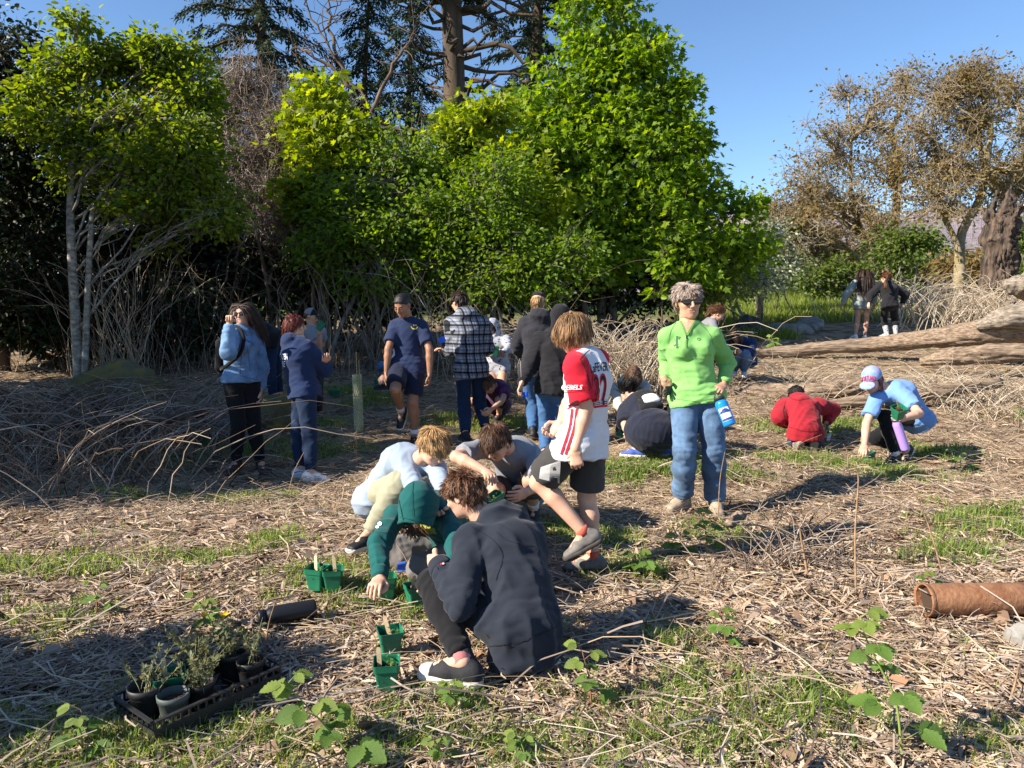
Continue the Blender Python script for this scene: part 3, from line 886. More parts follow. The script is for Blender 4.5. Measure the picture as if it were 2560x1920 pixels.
        PEOPLE[S['id']]['hoodbvh'] = BVHTree.FromPolygons([tuple(x) for x in V], [tuple(x) for x in F])
        PEOPLE[S['id']]['hood'] = hood_o
    # hair
    hs = S['hair']; hm = HAIR[hs.get('col', 'brown')]
    if hs.get('style') != 'none':
        c = Sdf(); vol = 1 + (hs.get('vol', 1.07) - 1) * .8
        c.ell(T(0, -.07, .135), np.array([.335, .42, .378]) * h * (vol - .015), M, k=0)
        hl = hs.get('hairline', .30)
        if 'cap' in S: c.plane(T(0, 0, .2), M[:, 2])
        pt, nrmv = T(0, .34, hl), M @ np.array([0, (hl + .32) / .74, -1])
        c.plane(pt, nrmv, k=.0)
        if hs['style'] in ('short', 'buzz', 'tied', 'curly'):
            for g in (-1, 1): c.ell(T(.36 * g, -.0, -.03), np.array([.1, .11, .11]) * h, M, k=.02, op='s')
        V, F = c.mesh(max(.005, fine), lambda V, N: (.016 if hs['style'] != 'buzz' else .003) * h / .22 * wob(V, .05, seed, 4) * .5)
        Ah = Acc(); Ah.add(V, F)
        if hs['style'] != 'buzz' and not hs.get('cap_only'):
            V, F = grow_hair(T, M, h, S, hs, fine, np.array(hs.get('g', (0, 0, -1.0))), J['neck'])
            Ah.add(V, F)
        if 'tail' in hs:       # ponytail or plait along pixel points
            pts = [T(*hs.get('tie', (0, -.5, .1)))] + [at(x, y, dd) for x, y, dd in hs['tail']]
            pth = smooth_path(pts, 5)
            r = np.random.default_rng(seed); K = len(pth)
            n = 26; off = r.normal(size=(n, 1, 3)) * hs.get('tw', .09) * h * np.linspace(.5, 1, K)[None, :, None] * np.where(np.arange(K) < K - 2, 1, .5)[None, :, None]
            V, F = tubes(pth[None] + off, np.full((n, K), .05 * h) * np.linspace(1, .35, K)[None], 4); Ah.add(V, F)
        if 'bun' in hs:
            V, F = (lambda q: q.mesh(.008, lambda V, N: .006 * wob(V, .04, 3)))((lambda q: (q.ell(T(*hs['bun']), .14 * h, k=0), q)[1])(Sdf())); Ah.add(V, F)
        Ah.build('hair', [hm], root)
    if 'cap' in S:
        cp = S['cap']; c = Sdf(); sg = -1 if cp.get('back') else 1
        c.ell(T(0, -.05, .15), np.array([.365, .445, .40]) * h, M, k=0)
        c.plane(T(0, .0, .135 if sg > 0 else .17), -M[:, 2] + M[:, 1] * (.12 if sg > 0 else -.2), k=.01)
        V, F = c.mesh(max(.005, fine))
        mi = None
        if len(cp['mats']) > 1: 
            qq = (V[F].mean(1) - hc) @ M / h; mi = (qq[:, 1] < cp.get('split', -.02)).astype(int)
        co = mesh_obj('cap', V, F, cp['mats'], root, mi=mi)
        PEOPLE[S['id']]['capbvh'] = BVHTree.FromPolygons([tuple(x) for x in V], [tuple(x) for x in F]); PEOPLE[S['id']]['cap'] = co
        if not cp.get('nobrim'):
            br = Sdf()
            br.ell(T(0, .50 * sg, .10 if sg > 0 else .0), np.array([.30, .30, .10]) * h, M, k=0)
            br.ell(T(0, .48 * sg, .06 if sg > 0 else -.04), np.array([.35, .36, .10]) * h, M, k=.0, op='s')
            br.plane(T(0, .28 * sg, 0), -M[:, 1] * sg)
            V, F = br.mesh(max(.004, fine * .8)); mesh_obj('brim', V, F, cp.get('brim', cp['mats'][0]), co)
    # shoes and socks
    for s, t_, u_, Lg in feet:
        sp = dict(Lg.get('shoe', S['shoe'])); sp['_knee'] = J['kn' + s]
        shoe(S, root, J['an' + s], t_, u_, H, sp, max(.006, res * .6))
        so = S.get('sock')
        if so:
            an, kn = J['an' + s], J['kn' + s]; dr = nrm(kn - an)
            V, F = tube([an - dr * .005 * H, an + dr * so[1] * .5 * H, an + dr * so[1] * H], np.array([.0245, .0255, .0262 + so[1] * .05]) * H, 12); mesh_obj('sock', V, F, so[0], root)
    return root
# ------------------------------------------------------------ wardrobe
C_ = dict(
    navy_fleece=cloth('navy_fleece', (0.016, 0.021, 0.033)), black_fleece=cloth('black_fleece', (0.012, 0.012, 0.015)), char_fleece=cloth('charcoal_fleece', (0.024, 0.024, 0.032)),
    royal=cloth('navy_blue_fleece', (0.012, 0.026, 0.080)), navy_tee=cloth('navy_tee', (0.017, 0.028, 0.075)), navy_short=cloth('navy_shorts', (0.010, 0.014, 0.036)),
    green=cloth('lime_green_jersey', (0.205, 0.47, 0.13)), red=cloth('crimson_fleece', (0.30, 0.013, 0.024)), teal=cloth('teal_fleece', (0.006, 0.082, 0.080)),
    sky_tee=cloth('light_blue_cotton', (0.145, 0.28, 0.56)), pale=cloth('pale_grey_blue_knit', (0.27, 0.335, 0.43), var=.06), grey_tee=cloth('grey_tee', (0.22, 0.235, 0.265), var=.06),
    denim_j=cloth('denim_jacket_blue', (0.14, 0.25, 0.42), var=.3, vscale=9), jeans=cloth('blue_jeans', (0.085, 0.15, 0.255), var=.42, vscale=5), jeans_d=cloth('dark_jeans', (0.010, 0.024, 0.060), var=.25),
    jeans_m=cloth('mid_blue_jeans', (0.045, 0.115, 0.25), var=.3), black=cloth('black_cotton', (0.008, 0.008, 0.010)), khaki=cloth('khaki_twill', (0.31, 0.30, 0.215), var=.08), grey_sweat=cloth('grey_sweatpants', (0.17, 0.155, 0.15)),
    dgrey=cloth('dark_grey_nylon', (0.045, 0.043, 0.042)), lgrey=cloth('light_grey_panel', (0.42, 0.42, 0.42)), white=cloth('white_mesh_jersey', (0.60, 0.61, 0.66), var=.03), jred=cloth('jersey_red', (0.52, 0.012, 0.03)),
    purple=cloth('purple_cotton', (0.075, 0.017, 0.085)), sage=cloth('sage_grey_fleece', (0.24, 0.28, 0.27)), grey_knit=cloth('grey_knit', (0.20, 0.20, 0.22)), olive=cloth('olive_twill', (0.12, 0.14, 0.10)), dark_navy=cloth('dark_navy_cotton', (0.014, 0.017, 0.032)),
    stone=cloth('stone_grey_fleece', (0.40, 0.39, 0.36)),
)
def printed(name, base, ink, scale, lo=.60, hi=.63, ink2=None):
    """scattered printed motifs on cloth"""
    m = cloth(name, base); n = m.node_tree.nodes; l = m.node_tree.links; b = n['Principled BSDF']
    tc = n.new('ShaderNodeTexCoord'); v = n.new('ShaderNodeTexVoronoi'); v.inputs['Scale'].default_value = scale; l.new(tc.outputs['Object'], v.inputs['Vector'])
    nz = n.new('ShaderNodeTexNoise'); nz.inputs['Scale'].default_value = scale * 2.2; l.new(tc.outputs['Object'], nz.inputs['Vector'])
    mt = n.new('ShaderNodeMath'); mt.operation = 'MULTIPLY_ADD'; mt.inputs[1].default_value = .55; l.new(nz.outputs['Fac'], mt.inputs[0]); l.new(v.outputs['Distance'], mt.inputs[2])
    rp = n.new('ShaderNodeValToRGB'); rp.color_ramp.elements[0].position = lo; rp.color_ramp.elements[1].position = hi
    rp.color_ramp.elements[0].color = (*ink, 1); rp.color_ramp.elements[1].color = (*base, 1)
    l.new(mt.outputs[0], rp.inputs['Fac']); l.new(rp.outputs['Color'], b.inputs['Base Color'])
    return m
def plaid(name):
    m = cloth(name, (.2, .2, .2)); n = m.node_tree.nodes; l = m.node_tree.links; b = n['Principled BSDF']
    tc = n.new('ShaderNodeTexCoord'); sp = n.new('ShaderNodeSeparateXYZ'); l.new(tc.outputs['Object'], sp.inputs[0])
    def bands(sock, per, w):
        a = n.new('ShaderNodeMath'); a.operation = 'MULTIPLY'; a.inputs[1].default_value = 1 / per; l.new(sock, a.inputs[0])
        f = n.new('ShaderNodeMath'); f.operation = 'FRACT'; l.new(a.outputs[0], f.inputs[0])
        rp = n.new('ShaderNodeValToRGB'); rp.color_ramp.interpolation = 'CONSTANT'; e = rp.color_ramp.elements
        e[0].position = 0; e[0].color = (.06, .06, .06, 1); e[1].position = w; e[1].color = (.75, .75, .75, 1)
        for p_, c_ in ((w + .22, .40), (w + .34, .85), (w + .56, .5)): x = e.new(p_); x.color = (c_, c_, c_, 1)
        l.new(f.outputs[0], rp.inputs['Fac']); return rp.outputs['Color']
    ad = n.new('ShaderNodeMath'); ad.operation = 'ADD'; l.new(sp.outputs['X'], ad.inputs[0]); l.new(sp.outputs['Y'], ad.inputs[1])
    h, v = bands(sp.outputs['Z'], .105, .20), bands(ad.outputs[0], .105, .20)
    mx = n.new('ShaderNodeMix'); mx.data_type = 'RGBA'; mx.blend_type = 'MULTIPLY'; mx.inputs[0].default_value = 1; l.new(h, mx.inputs[6]); l.new(v, mx.inputs[7])
    m2 = n.new('ShaderNodeMix'); m2.data_type = 'RGBA'; m2.blend_type = 'MULTIPLY'; m2.inputs[0].default_value = 1; m2.inputs[7].default_value = (.36, .40, .50, 1); l.new(mx.outputs[2], m2.inputs[6])
    l.new(m2.outputs[2], b.inputs['Base Color']); return m
C_['print'] = printed('printed_fleece', (0.33, 0.34, 0.38), (.06, .045, .045), 22, .50, .56)
C_['plaid'] = plaid('plaid_fleece')
C_['tiedye'] = mat('tie_dye_cotton', (0.09, 0.30, 0.60), .85, col2=(0.42, 0.33, 0.58), vscale=16)
BLK = mat('black_rubber', (0.012, 0.012, 0.013), .6, spec=.4); BROWN_L = mat('brown_leather', (0.06, 0.032, 0.02), .6, .3, 14, .3, 40)
GREY_S = mat('grey_suede', (0.16, 0.15, 0.14), .8, .25, 20); TAN_S = mat('tan_suede', (0.34, 0.27, 0.20), .85, .2, 20); WHITE_S = mat('white_leather', (0.75, 0.75, 0.76), .5)
CANV = mat('black_canvas', (0.022, 0.022, 0.026), .85, .2, 40, .2, 200); BLUE_S = mat('blue_canvas', (0.05, 0.10, 0.42), .8); LACE = mat('white_lace', (.75, .75, .75), .8); LACE_R = mat('red_lace', (.6, .07, .03), .8)
CHECK = printed('checked_rubber', (0.35, .35, .36), (.02, .02, .02), 30, .55, .56)
SOCK_P = cloth('sock_pink', (.62, .22, .22)); SOCK_B = cloth('sock_black', (.01, .01, .01))

black_shoe = dict(mat=BLK, sole=RUBBER, name='shoe'); dark_shoe = dict(mat=CANV, sole=RUBBER_D, name='shoe')
hoodie = lambda m, **k: dict(dict(name='hoodie', mat=m, sleeve=1.95, infl=.016, hem=.055, hood='down', fold=.013, fscale=.15), **k)
tee = lambda m, **k: dict(dict(name='shirt', mat=m, sleeve=.62, infl=.011, hem=.055, fold=.009, fscale=.16, sfl=.01), **k)

def paint_jersey(c, J, S, up, fwd, sx):
    H = S['H']; q = c - J['neck']; tl = np.abs(q @ sx); tf = q @ fwd; f = np.full(len(c), -1.0)
    for s in 'LR':
        a, b = J['sh' + s], J['el' + s]; ax = nrm(b - a); w = (c - a) @ ax; rad = np.linalg.norm((c - a) - w[:, None] * ax, axis=1)
        dt = (np.sqrt((tl / (.092 * H)) ** 2 + (tf / (.068 * H)) ** 2) - 1) * .07 * H
        f = np.maximum(f, np.minimum(dt - .010 - (rad - .047), np.minimum(w + .10, .205 - w)))
    yoke = np.minimum(tf + .02 + .35 * (q @ up), q @ up + .075 * H)
    return np.maximum(f, yoke)
def paint_shorts(c, J, S, up, fwd, sx): return np.zeros(len(c), int)

# ------------------------------------------------------------ the people, joint by joint (picture point, nearer or farther than the joint before)
PPL = [
 dict(id='front', label='crouching boy in dark navy hoodie and black canvas sneakers, nearest the camera', H=1.62, d=3.0, pel=(1312, 1562), neck=(1236, 1322, 1), head=(1158, 1238, 0), hp=124, face=318, sface=322, hyaw=296, hpitch=22, arch=.06, w=.92, lw=.84, dp=1.1, spine=.282, hemdir=(.05, .0, -1),
  LA=dict(sh=(1172, 1340, -1), el=(1150, 1508, -1), wr=(1094, 1404, 1), ha=(1058, 1412, 1), curl=.55, thumb=(0, 0, 1)), RA=dict(el=(1290, 1480, 1), wr=(1128, 1462, 1), ha=(1050, 1494, 0), curl=.9, index=.05, thumb=(0, 0, 1)),
  LL=dict(kn=(1080, 1460, 1), an=(1158, 1652, -1), toe=288), RL=dict(kn=(1230, 1560, 1), an=(1338, 1628, -1), toe=306, pit=38, on=False),
  top=hoodie(C_['navy_fleece'], infl=.022, hem=.082, fold=.016, fscale=.15), bot=dict(name='trousers', mat=C_['black'], infl=.008, len=1.93), shoe=dict(mat=CANV, sole=RUBBER, cap=True, lace=LACE, name='sneaker', high=.02), sock=(SOCK_P, .075),
  hair=dict(style='curly', col='chestnut', n=620, mess=.55, lift=.5, vol=1.12, seed=5), res=.0095),
 dict(id='teal', label='crouching child in teal hooded sweatshirt with hood up, reaching for a green pot', H=1.48, d=4.15, pel=(1135, 1372), neck=(1056, 1268, -1), head=(1046, 1266, -1), hp=92, face=228, sface=200, hyaw=192, hpitch=62, arch=.05,
  RA=dict(sh=(980, 1290, 0), el=(948, 1362, -1), wr=(950, 1446, -1), ha=(926, 1478, -1), curl=.5, thumb=(1, 0, 0)), LA=dict(sh=(1122, 1296, 0), el=(1142, 1360, -1), wr=(1128, 1416, -1), curl=.5),
  RL=dict(kn=(962, 1372, -1), an=(1085, 1432, 0), toe=215, on=False), LL=dict(kn=(1050, 1420, -1), an=(1120, 1466, 1), toe=215, on=False),
  top=hoodie(C_['teal'], hood='up', infl=.012, open=(.9, -.3), hoodk=1.06, rim=.5), bot=dict(name='sweatpants', mat=C_['grey_sweat'], infl=.014, len=1.95), shoe=dark_shoe, hair=dict(style='medium', col='brown', n=120, hairline=.28, cap_only=True), noears=True, facev=False),
 dict(id='blond', label='blond boy in pale grey-blue long sleeves and khaki trousers, crouching', H=1.5, d=4.55, pel=(948, 1244), neck=(1048, 1150, -1), head=(1085, 1118, -1), hp=88, face=128, sface=140, hyaw=142, hpitch=34, arch=.07,
  RA=dict(sh=(1010, 1152, 0), el=(1040, 1222, -1), wr=(1092, 1262, -1), curl=.4), LA=dict(sh=(1092, 1164, 0), el=(1112, 1222, -1), wr=(1100, 1268, -1), curl=.4),
  RL=dict(kn=(1004, 1206, -1), an=(926, 1330, 1), toe=215), LL=dict(kn=(1076, 1204, 1), an=(1040, 1300, -1), toe=160, on=False),
  top=dict(name='shirt', mat=C_['pale'], sleeve=1.95, infl=.012, hem=.05, fold=.009, fscale=.16), bot=dict(name='trousers', mat=C_['khaki'], infl=.016, len=1.95, fold=.008), shoe=black_shoe, hair=dict(style='short', col='blond', n=520, mess=.3, vol=1.1, lift=.35, len=1.3, hairline=.26)),
 dict(id='greytee', label='brown-haired boy in grey T-shirt crouching, holding a green pot', H=1.55, d=5.2, pel=(1296, 1228), neck=(1276, 1118, -1), head=(1240, 1106, -1), hp=84, face=200, sface=200, hyaw=214, hpitch=38, arch=.06, w=1.12,
  RA=dict(sh=(1196, 1118, 0), el=(1140, 1142, -1), wr=(1214, 1178, -1), ha=(1232, 1196, -1), curl=.7, thumb=(1, 0, 0)), LA=dict(sh=(1334, 1138, 0), el=(1354, 1206, -1), wr=(1314, 1232, -1), ha=(1276, 1248, -1), curl=.35, thumb=(0, 0, 1)),
  RL=dict(kn=(1238, 1226, -1), an=(1226, 1286, 1), toe=205, on=False), LL=dict(kn=(1328, 1198, -1), an=(1334, 1268, 1), toe=185),
  top=tee(C_['grey_tee'], sleeve=.72), bot=dict(name='shorts', mat=C_['dgrey'], infl=.016, len=.86, flare=.008), shoe=dark_shoe, sock=(SOCK_W, .05), hair=dict(style='short', col='brown', n=520, mess=.32, vol=1.1, len=1.2, lift=.3, hairline=.27)),
 dict(id='jersey', label='boy in white and red football jersey number 22 stepping past the crouching group', H=1.52, d=4.1, pel=(1458, 1094), neck=(1455, 878, 0), head=(1430, 832, 0), hp=100, face=300, sface=306, hyaw=276, hpitch=24, arch=.03,
  LA=dict(sh=(1440, 908, -1), el=(1466, 1020, 0), wr=(1438, 1124, -1), ha=(1442, 1160, 0), curl=.95, thumb=(-1, .2, 0)), RA=dict(el=(1420, 1008, 1), wr=(1402, 1058, -1), ha=(1386, 1074, 0), curl=.8),
  LL=dict(kn=(1346, 1206, 1), an=(1462, 1334, -1), toe=272, pit=30, on=False), RL=dict(kn=(1466, 1244, 1), an=(1484, 1392, 0), toe=270),
  top=tee([C_['white'], C_['jred']], name='jersey', sleeve=.82, infl=.02, hem=.075, fold=.011, fscale=.22, paint=paint_jersey, sfl=.012), bot=dict(name='shorts', mat=C_['dgrey'], infl=.02, len=.84, flare=.012),
  shoe=dict(mat=GREY_S, sole=RUBBER_D, name='shoe', lace=LACE_R), sock=(cloth('sock_orange', (.6, .12, .08)), .022), hair=dict(style='medium', col='sandy', n=560, mess=.24, vol=1.08, hairline=.22, len=.85, crown=(0, -.25, .5))),
 dict(id='greenlady', label='woman in lime green pullover, sunglasses and blue jeans holding a blue bottle', H=1.66, d=5.45, pel=(1742, 990), neck=(1716, 812, 0), head=(1720, 755, 0), hp=90, face=184, sface=188, hyaw=174, hpitch=0, hroll=-4, bust=True, w=1.05,
  RA=dict(sh=(1668, 836, 0), el=(1668, 902, 1), wr=(1662, 950, -1), ha=(1676, 974, 0), curl=.6, thumb=(0, 0, 1)), LA=dict(sh=(1778, 832, 0), el=(1820, 908, 1), wr=(1808, 962, -1), ha=(1788, 980, -1), curl=.6, thumb=(-1, -.3, .2)),
  RL=dict(kn=(1712, 1126, -1), an=(1706, 1240, 1), toe=228), LL=dict(kn=(1784, 1130, -1), an=(1788, 1246, 1), toe=186),
  top=dict(name='pullover', mat=C_['green'], sleeve=1.94, infl=.016, hem=.035, fold=.013, fscale=.2, ch=.012), bot=dict(name='jeans', mat=C_['jeans'], infl=.017, len=1.98, flare=.010, fold=.010, fscale=.16), shoe=dict(mat=TAN_S, sole=RUBBER_T, name='shoe'), shades=True,
  hair=dict(style='short', col='grey', n=620, mess=.55, vol=1.10, lift=.9, len=.95, hairline=.33, crown=(0, .1, .5), lock=.22), skin='tan'),
 dict(id='pointer', label='long-haired woman in denim jacket and sunglasses pointing at the camera', H=1.70, d=7.4, pel=(604, 948), neck=(602, 818, 0), head=(605, 786, 0), hp=54, face=140, sface=146, hyaw=182, hpitch=-3, hroll=-8, bust=True,
  RA=dict(sh=(578, 836, -1), el=(570, 880, -1), wr=(574, 804, -1), ha=(576, 778, -1), curl=.95, index=.0, thumb=(1, 0, .2)), LA=dict(sh=(634, 832, 1), el=(654, 922, 1), wr=(650, 978, -1), curl=.35),
  RL=dict(kn=(596, 1060, -1), an=(590, 1156, 1), toe=190), LL=dict(kn=(634, 1062, -1), an=(652, 1158, 1), toe=150),
  top=dict(name='denim_jacket', mat=C_['denim_j'], sleeve=1.93, infl=.024, hem=.02, fold=.012, loose=.008), bot=dict(name='jeans', mat=C_['black'], infl=.008, len=1.92), shoe=dict(mat=BROWN_L, sole=RUBBER_D, name='boot', high=.085), shades=True, lens=.10,
  hair=dict(style='long', col='darkbrown', n=420, len=1.0, mess=.12, hairline=.33, g=(.16, .10, -1.0), vol=1.05)),
 dict(id='redhead', label='auburn-haired woman in navy hoodie with white lettering, arms crossed', H=1.62, d=7.3, pel=(760, 976), neck=(744, 848, 0), head=(739, 815, 0), hp=58, face=66, sface=62, hyaw=84, hpitch=2, w=1.22, bust=True, spine=.33,
  RA=dict(sh=(768, 868, -1), el=(812, 924, 1), wr=(786, 900, 1), curl=.5), LA=dict(el=(800, 920, 1), wr=(810, 905, -1), curl=.5),
  RL=dict(kn=(774, 1086, 1), an=(776, 1180, -1), toe=92), LL=dict(kn=(746, 1080, 1), an=(750, 1172, -1), toe=80),
  top=hoodie(C_['royal'], infl=.022, hem=.04, loose=.006), bot=dict(name='jeans', mat=C_['jeans_d'], infl=.006, len=1.95), shoe=dict(mat=WHITE_S, sole=RUBBER, name='sneaker'), hair=dict(style='bob', col='auburn', n=380, mess=.1, hairline=.27, len=.62, vol=1.12)),
 dict(id='capkid', label='boy in grey T-shirt and two-tone cap raising a green pot, behind the auburn-haired woman', H=1.5, d=9.7, pel=(786, 900), neck=(780, 816, 0), head=(778, 792, 0), hp=42, face=120, sface=125, hyaw=98, hpitch=16,
  RA=dict(el=(800, 868, -1), wr=(798, 832, -1), ha=(798, 818, 0), curl=.6), LA=dict(el=(806, 862, 1), wr=(782, 862, -1), curl=.6),
  RL=dict(kn=(780, 968, -1), an=(782, 1034, 1), toe=120), LL=dict(kn=(796, 966, -1), an=(798, 1030, 1), toe=120),
  top=tee(C_['grey_tee']), bot=dict(name='trousers', mat=C_['dgrey'], len=1.95), shoe=dark_shoe, hair=dict(style='buzz', col='brown'), cap=dict(mats=[C_['black_fleece'], C_['grey_knit']], split=.05), skin='tan'),
 dict(id='bent', label='person in black top and jeans bent over behind the pointing woman', H=1.6, d=9.3, pel=(688, 846), neck=(642, 838, 0), head=(622, 856, 0), hp=42, face=275, sface=275, hyaw=270, hpitch=60, arch=.06,
  LA=dict(el=(656, 872, -1), wr=(662, 910, -1), curl=.4), RA=dict(el=(648, 876, 1), wr=(650, 910, 1), curl=.4),
  LL=dict(kn=(676, 926, -1), an=(684, 1004, 1), toe=270), RL=dict(kn=(690, 930, -1), an=(700, 1004, 1), toe=270),
  top=tee(C_['black'], sleeve=.8), bot=dict(name='jeans', mat=C_['jeans_d'], len=1.95), shoe=dark_shoe, hair=dict(style='short', col='darkbrown', n=200)),
 dict(id='navyboy', label='boy in navy T-shirt with a yellow printed smile and shorts, one knee raised', H=1.65, d=8.0, pel=(1018, 912), neck=(1020, 794, 0), head=(1006, 764, -1), hp=58, face=182, sface=182, hyaw=204, hpitch=26, w=1.04,
  RA=dict(sh=(988, 812, 0), el=(971, 872, -1), wr=(966, 934, 1), curl=.45), LA=dict(sh=(1055, 812, 0), el=(1074, 874, -1), wr=(1074, 936, 1), curl=.55),
  RL=dict(kn=(988, 974, -1), an=(1003, 1028, 1), toe=195, pit=52, on=False), LL=dict(kn=(1032, 1004, -1), an=(1037, 1088, 1), toe=175),
  top=tee(C_['navy_tee'], sleeve=.72, hem=.06, infl=.015), bot=dict(name='shorts', mat=C_['navy_short'], infl=.016, len=.84, flare=.012), shoe=black_shoe, sock=(SOCK_W, .045), hair=dict(style='buzz', col='black', vol=1.1, hairline=.28), skin='brown'),
 dict(id='hidden', label='person in jeans crouching behind the boy in navy T-shirt', H=1.5, d=10.0, pel=(972, 938), neck=(972, 888, 0), head=(968, 870, 0), hp=38, face=270, sface=270, hyaw=250, hpitch=30,
  LA=dict(el=(968, 915, -1), wr=(958, 940, -1)), RA=dict(el=(970, 915, 1), wr=(962, 940, 1)), LL=dict(kn=(955, 915, -1), an=(966, 958, 1), toe=270, on=False), RL=dict(kn=(958, 920, 1), an=(972, 958, -1), toe=270, on=False),
  top=hoodie(C_['char_fleece']), bot=dict(name='jeans', mat=C_['jeans_m'], len=1.95), shoe=dark_shoe, hair=dict(style='short', col='brown', n=160)),
 dict(id='plaid', label='boy in grey plaid hooded jacket seen from behind', H=1.70, d=8.4, pel=(1178, 918), neck=(1162, 784, 0), head=(1147, 756, 0), hp=52, face=344, sface=350, hyaw=318, hpitch=22,
  LA=dict(sh=(1128, 806, 0), el=(1132, 874, 1), wr=(1118, 880, 1), ha=(1110, 876, 0), curl=.5), RA=dict(sh=(1206, 804, 0), el=(1220, 870, 1), wr=(1196, 886, 1), curl=.5),
  LL=dict(kn=(1160, 1010, 1), an=(1164, 1082, -1), toe=340), RL=dict(kn=(1198, 1004, 1), an=(1214, 1066, -1), toe=15, on=False),
  top=hoodie(C_['plaid'], infl=.034, hem=.075, fold=.010), bot=dict(name='jeans', mat=C_['jeans_d'], infl=.012, len=1.97), shoe=dark_shoe, hair=dict(style='short', col='darkbrown', n=420, mess=.35, vol=1.1, len=1.2, lift=.35)),
 dict(id='printgirl', label='girl in hooded top printed with moths, hood up, holding a green pot', H=1.42, d=9.4, pel=(1243, 914), neck=(1236, 842, 0), head=(1230, 818, 0), hp=42, face=190, sface=190, hyaw=200, hpitch=18,
  RA=dict(el=(1216, 880, -1), wr=(1236, 884, -1), curl=.5), LA=dict(el=(1272, 872, -1), wr=(1256, 886, -1), ha=(1246, 882, 0), curl=.5, thumb=(0, 0, 1)),
  RL=dict(kn=(1236, 972, -1), an=(1238, 1020, 1), toe=180, on=False), LL=dict(kn=(1254, 970, -1), an=(1258, 1020, 1), toe=170),
  top=hoodie(C_['print'], hood='up', hem=.10, hemw=1.12, open=(.60, .02)), bot=dict(name='shorts', mat=C_['black'], len=.4), shoe=dict(mat=mat('navy_shoe', (.02, .03, .12), .7), sole=RUBBER, name='shoe'), hair=dict(style='medium', col='black', n=200), noears=True, skin='tan'),
 dict(id='purple', label='crouching boy in purple shirt and dark shorts behind the plaid jacket', H=1.48, d=9.0, pel=(1244, 1012), neck=(1234, 962, -1), head=(1222, 962, -1), hp=44, face=215, sface=212, hyaw=215, hpitch=55, arch=.05,
  RA=dict(el=(1190, 1004, -1), wr=(1206, 1026, -1)), LA=dict(el=(1256, 1000, -1), wr=(1228, 1024, -1), curl=.5), RL=dict(kn=(1180, 1004, -1), an=(1196, 1032, 1), toe=215, on=False), LL=dict(kn=(1248, 1000, -1), an=(1248, 1034, 1), toe=200),
  top=tee(C_['purple']), bot=dict(name='shorts', mat=C_['black'], len=.85, infl=.014), shoe=dark_shoe, hair=dict(style='short', col='brown', n=260), skin='tan'),
 dict(id='blackcap', label='blond boy in backward black cap and charcoal hoodie seen from behind', H=1.65, d=8.3, pel=(1338, 924), neck=(1350, 788, 0), head=(1346, 756, 0), hp=52, face=352, sface=355, hyaw=12, hpitch=12,
  LA=dict(sh=(1314, 806, 0), el=(1292, 866, 1), wr=(1304, 888, 1), curl=.5), RA=dict(el=(1392, 864, 1), wr=(1380, 884, 1), curl=.5), LL=dict(kn=(1330, 1006, 1), an=(1332, 1074, -1), toe=350), RL=dict(kn=(1362, 1006, 1), an=(1366, 1074, -1), toe=0, on=False),
  top=hoodie(C_['char_fleece'], infl=.026, loose=.008), bot=dict(name='jeans', mat=C_['jeans_m'], infl=.012, len=1.97), shoe=dict(mat=BLK, sole=RUBBER_D, name='boot', high=.05), hair=dict(style='short', col='blond', n=420, vol=1.06), cap=dict(mats=[C_['black_fleece']], nobrim=True, back=True)),
 dict(id='hooded', label='boy in black hoodie with hood up seen from behind, holding a small blue flag', H=1.65, d=7.6, pel=(1384, 968), neck=(1398, 826, 0), head=(1402, 790, 0), hp=56, face=10, sface=8, hyaw=18, hpitch=14, w=1.05,
  LA=dict(sh=(1350, 846, 0), el=(1324, 920, 1), wr=(1304, 958, -1), ha=(1296, 976, 0), curl=.75), RA=dict(sh=(1432, 846, 0), el=(1448, 926, 1), wr=(1440, 970, 1), curl=.5), LL=dict(kn=(1366, 1058, 1), an=(1362, 1128, -1), toe=350), RL=dict(kn=(1398, 1056, 1), an=(1398, 1126, -1), toe=10),
  top=hoodie(C_['black_fleece'], hood='up', infl=.028, hem=.05, loose=.01), bot=dict(name='jeans', mat=C_['jeans_m'], infl=.014, len=1.99), shoe=dark_shoe, hair=dict(style='none'), facev=False, noears=True),
 dict(id='bobgirl', label='brown-haired girl in stone-coloured hood crouching, looking down', H=1.5, d=8.2, pel=(1592, 1010), neck=(1574, 966, -1), head=(1584, 942, -1), hp=48, face=188, sface=185, hyaw=165, hpitch=30,
  RA=dict(el=(1546, 1010, -1), wr=(1566, 1034, -1)), LA=dict(el=(1612, 1008, -1), wr=(1596, 1032, -1)), RL=dict(kn=(1545, 998, -1), an=(1549, 1062, 1), toe=190), LL=dict(kn=(1606, 1004, -1), an=(1600, 1062, 1), toe=180, on=False),
  top=hoodie([C_['char_fleece'], C_['stone']], paint=lambda c, J, S, up, fwd, sx: ((c - J['neck']) @ up + .05)), bot=dict(name='shorts', mat=C_['black'], len=.5), shoe=black_shoe, sock=(SOCK_B, .07), hair=dict(style='bob', col='brown', n=320, mess=.1, len=.9, hairline=.30), skin='tan'),
 dict(id='packgirl', label='black-haired girl in dark navy dress crouching with a small backpack', H=1.5, d=6.7, pel=(1630, 1076), neck=(1588, 1002, 1), head=(1570, 984, 1), hp=52, face=322, sface=318, hyaw=292, hpitch=42, arch=.06,
  LA=dict(sh=(1562, 1020, 0), el=(1562, 1060, -1), wr=(1572, 1092, -1), ha=(1564, 1102, 1), curl=.6), RA=dict(el=(1630, 1060, 1), wr=(1600, 1090, 1)), LL=dict(kn=(1584, 1070, 1), an=(1598, 1120, -1), toe=286), RL=dict(kn=(1648, 1076, 1), an=(1662, 1118, -1), toe=70),
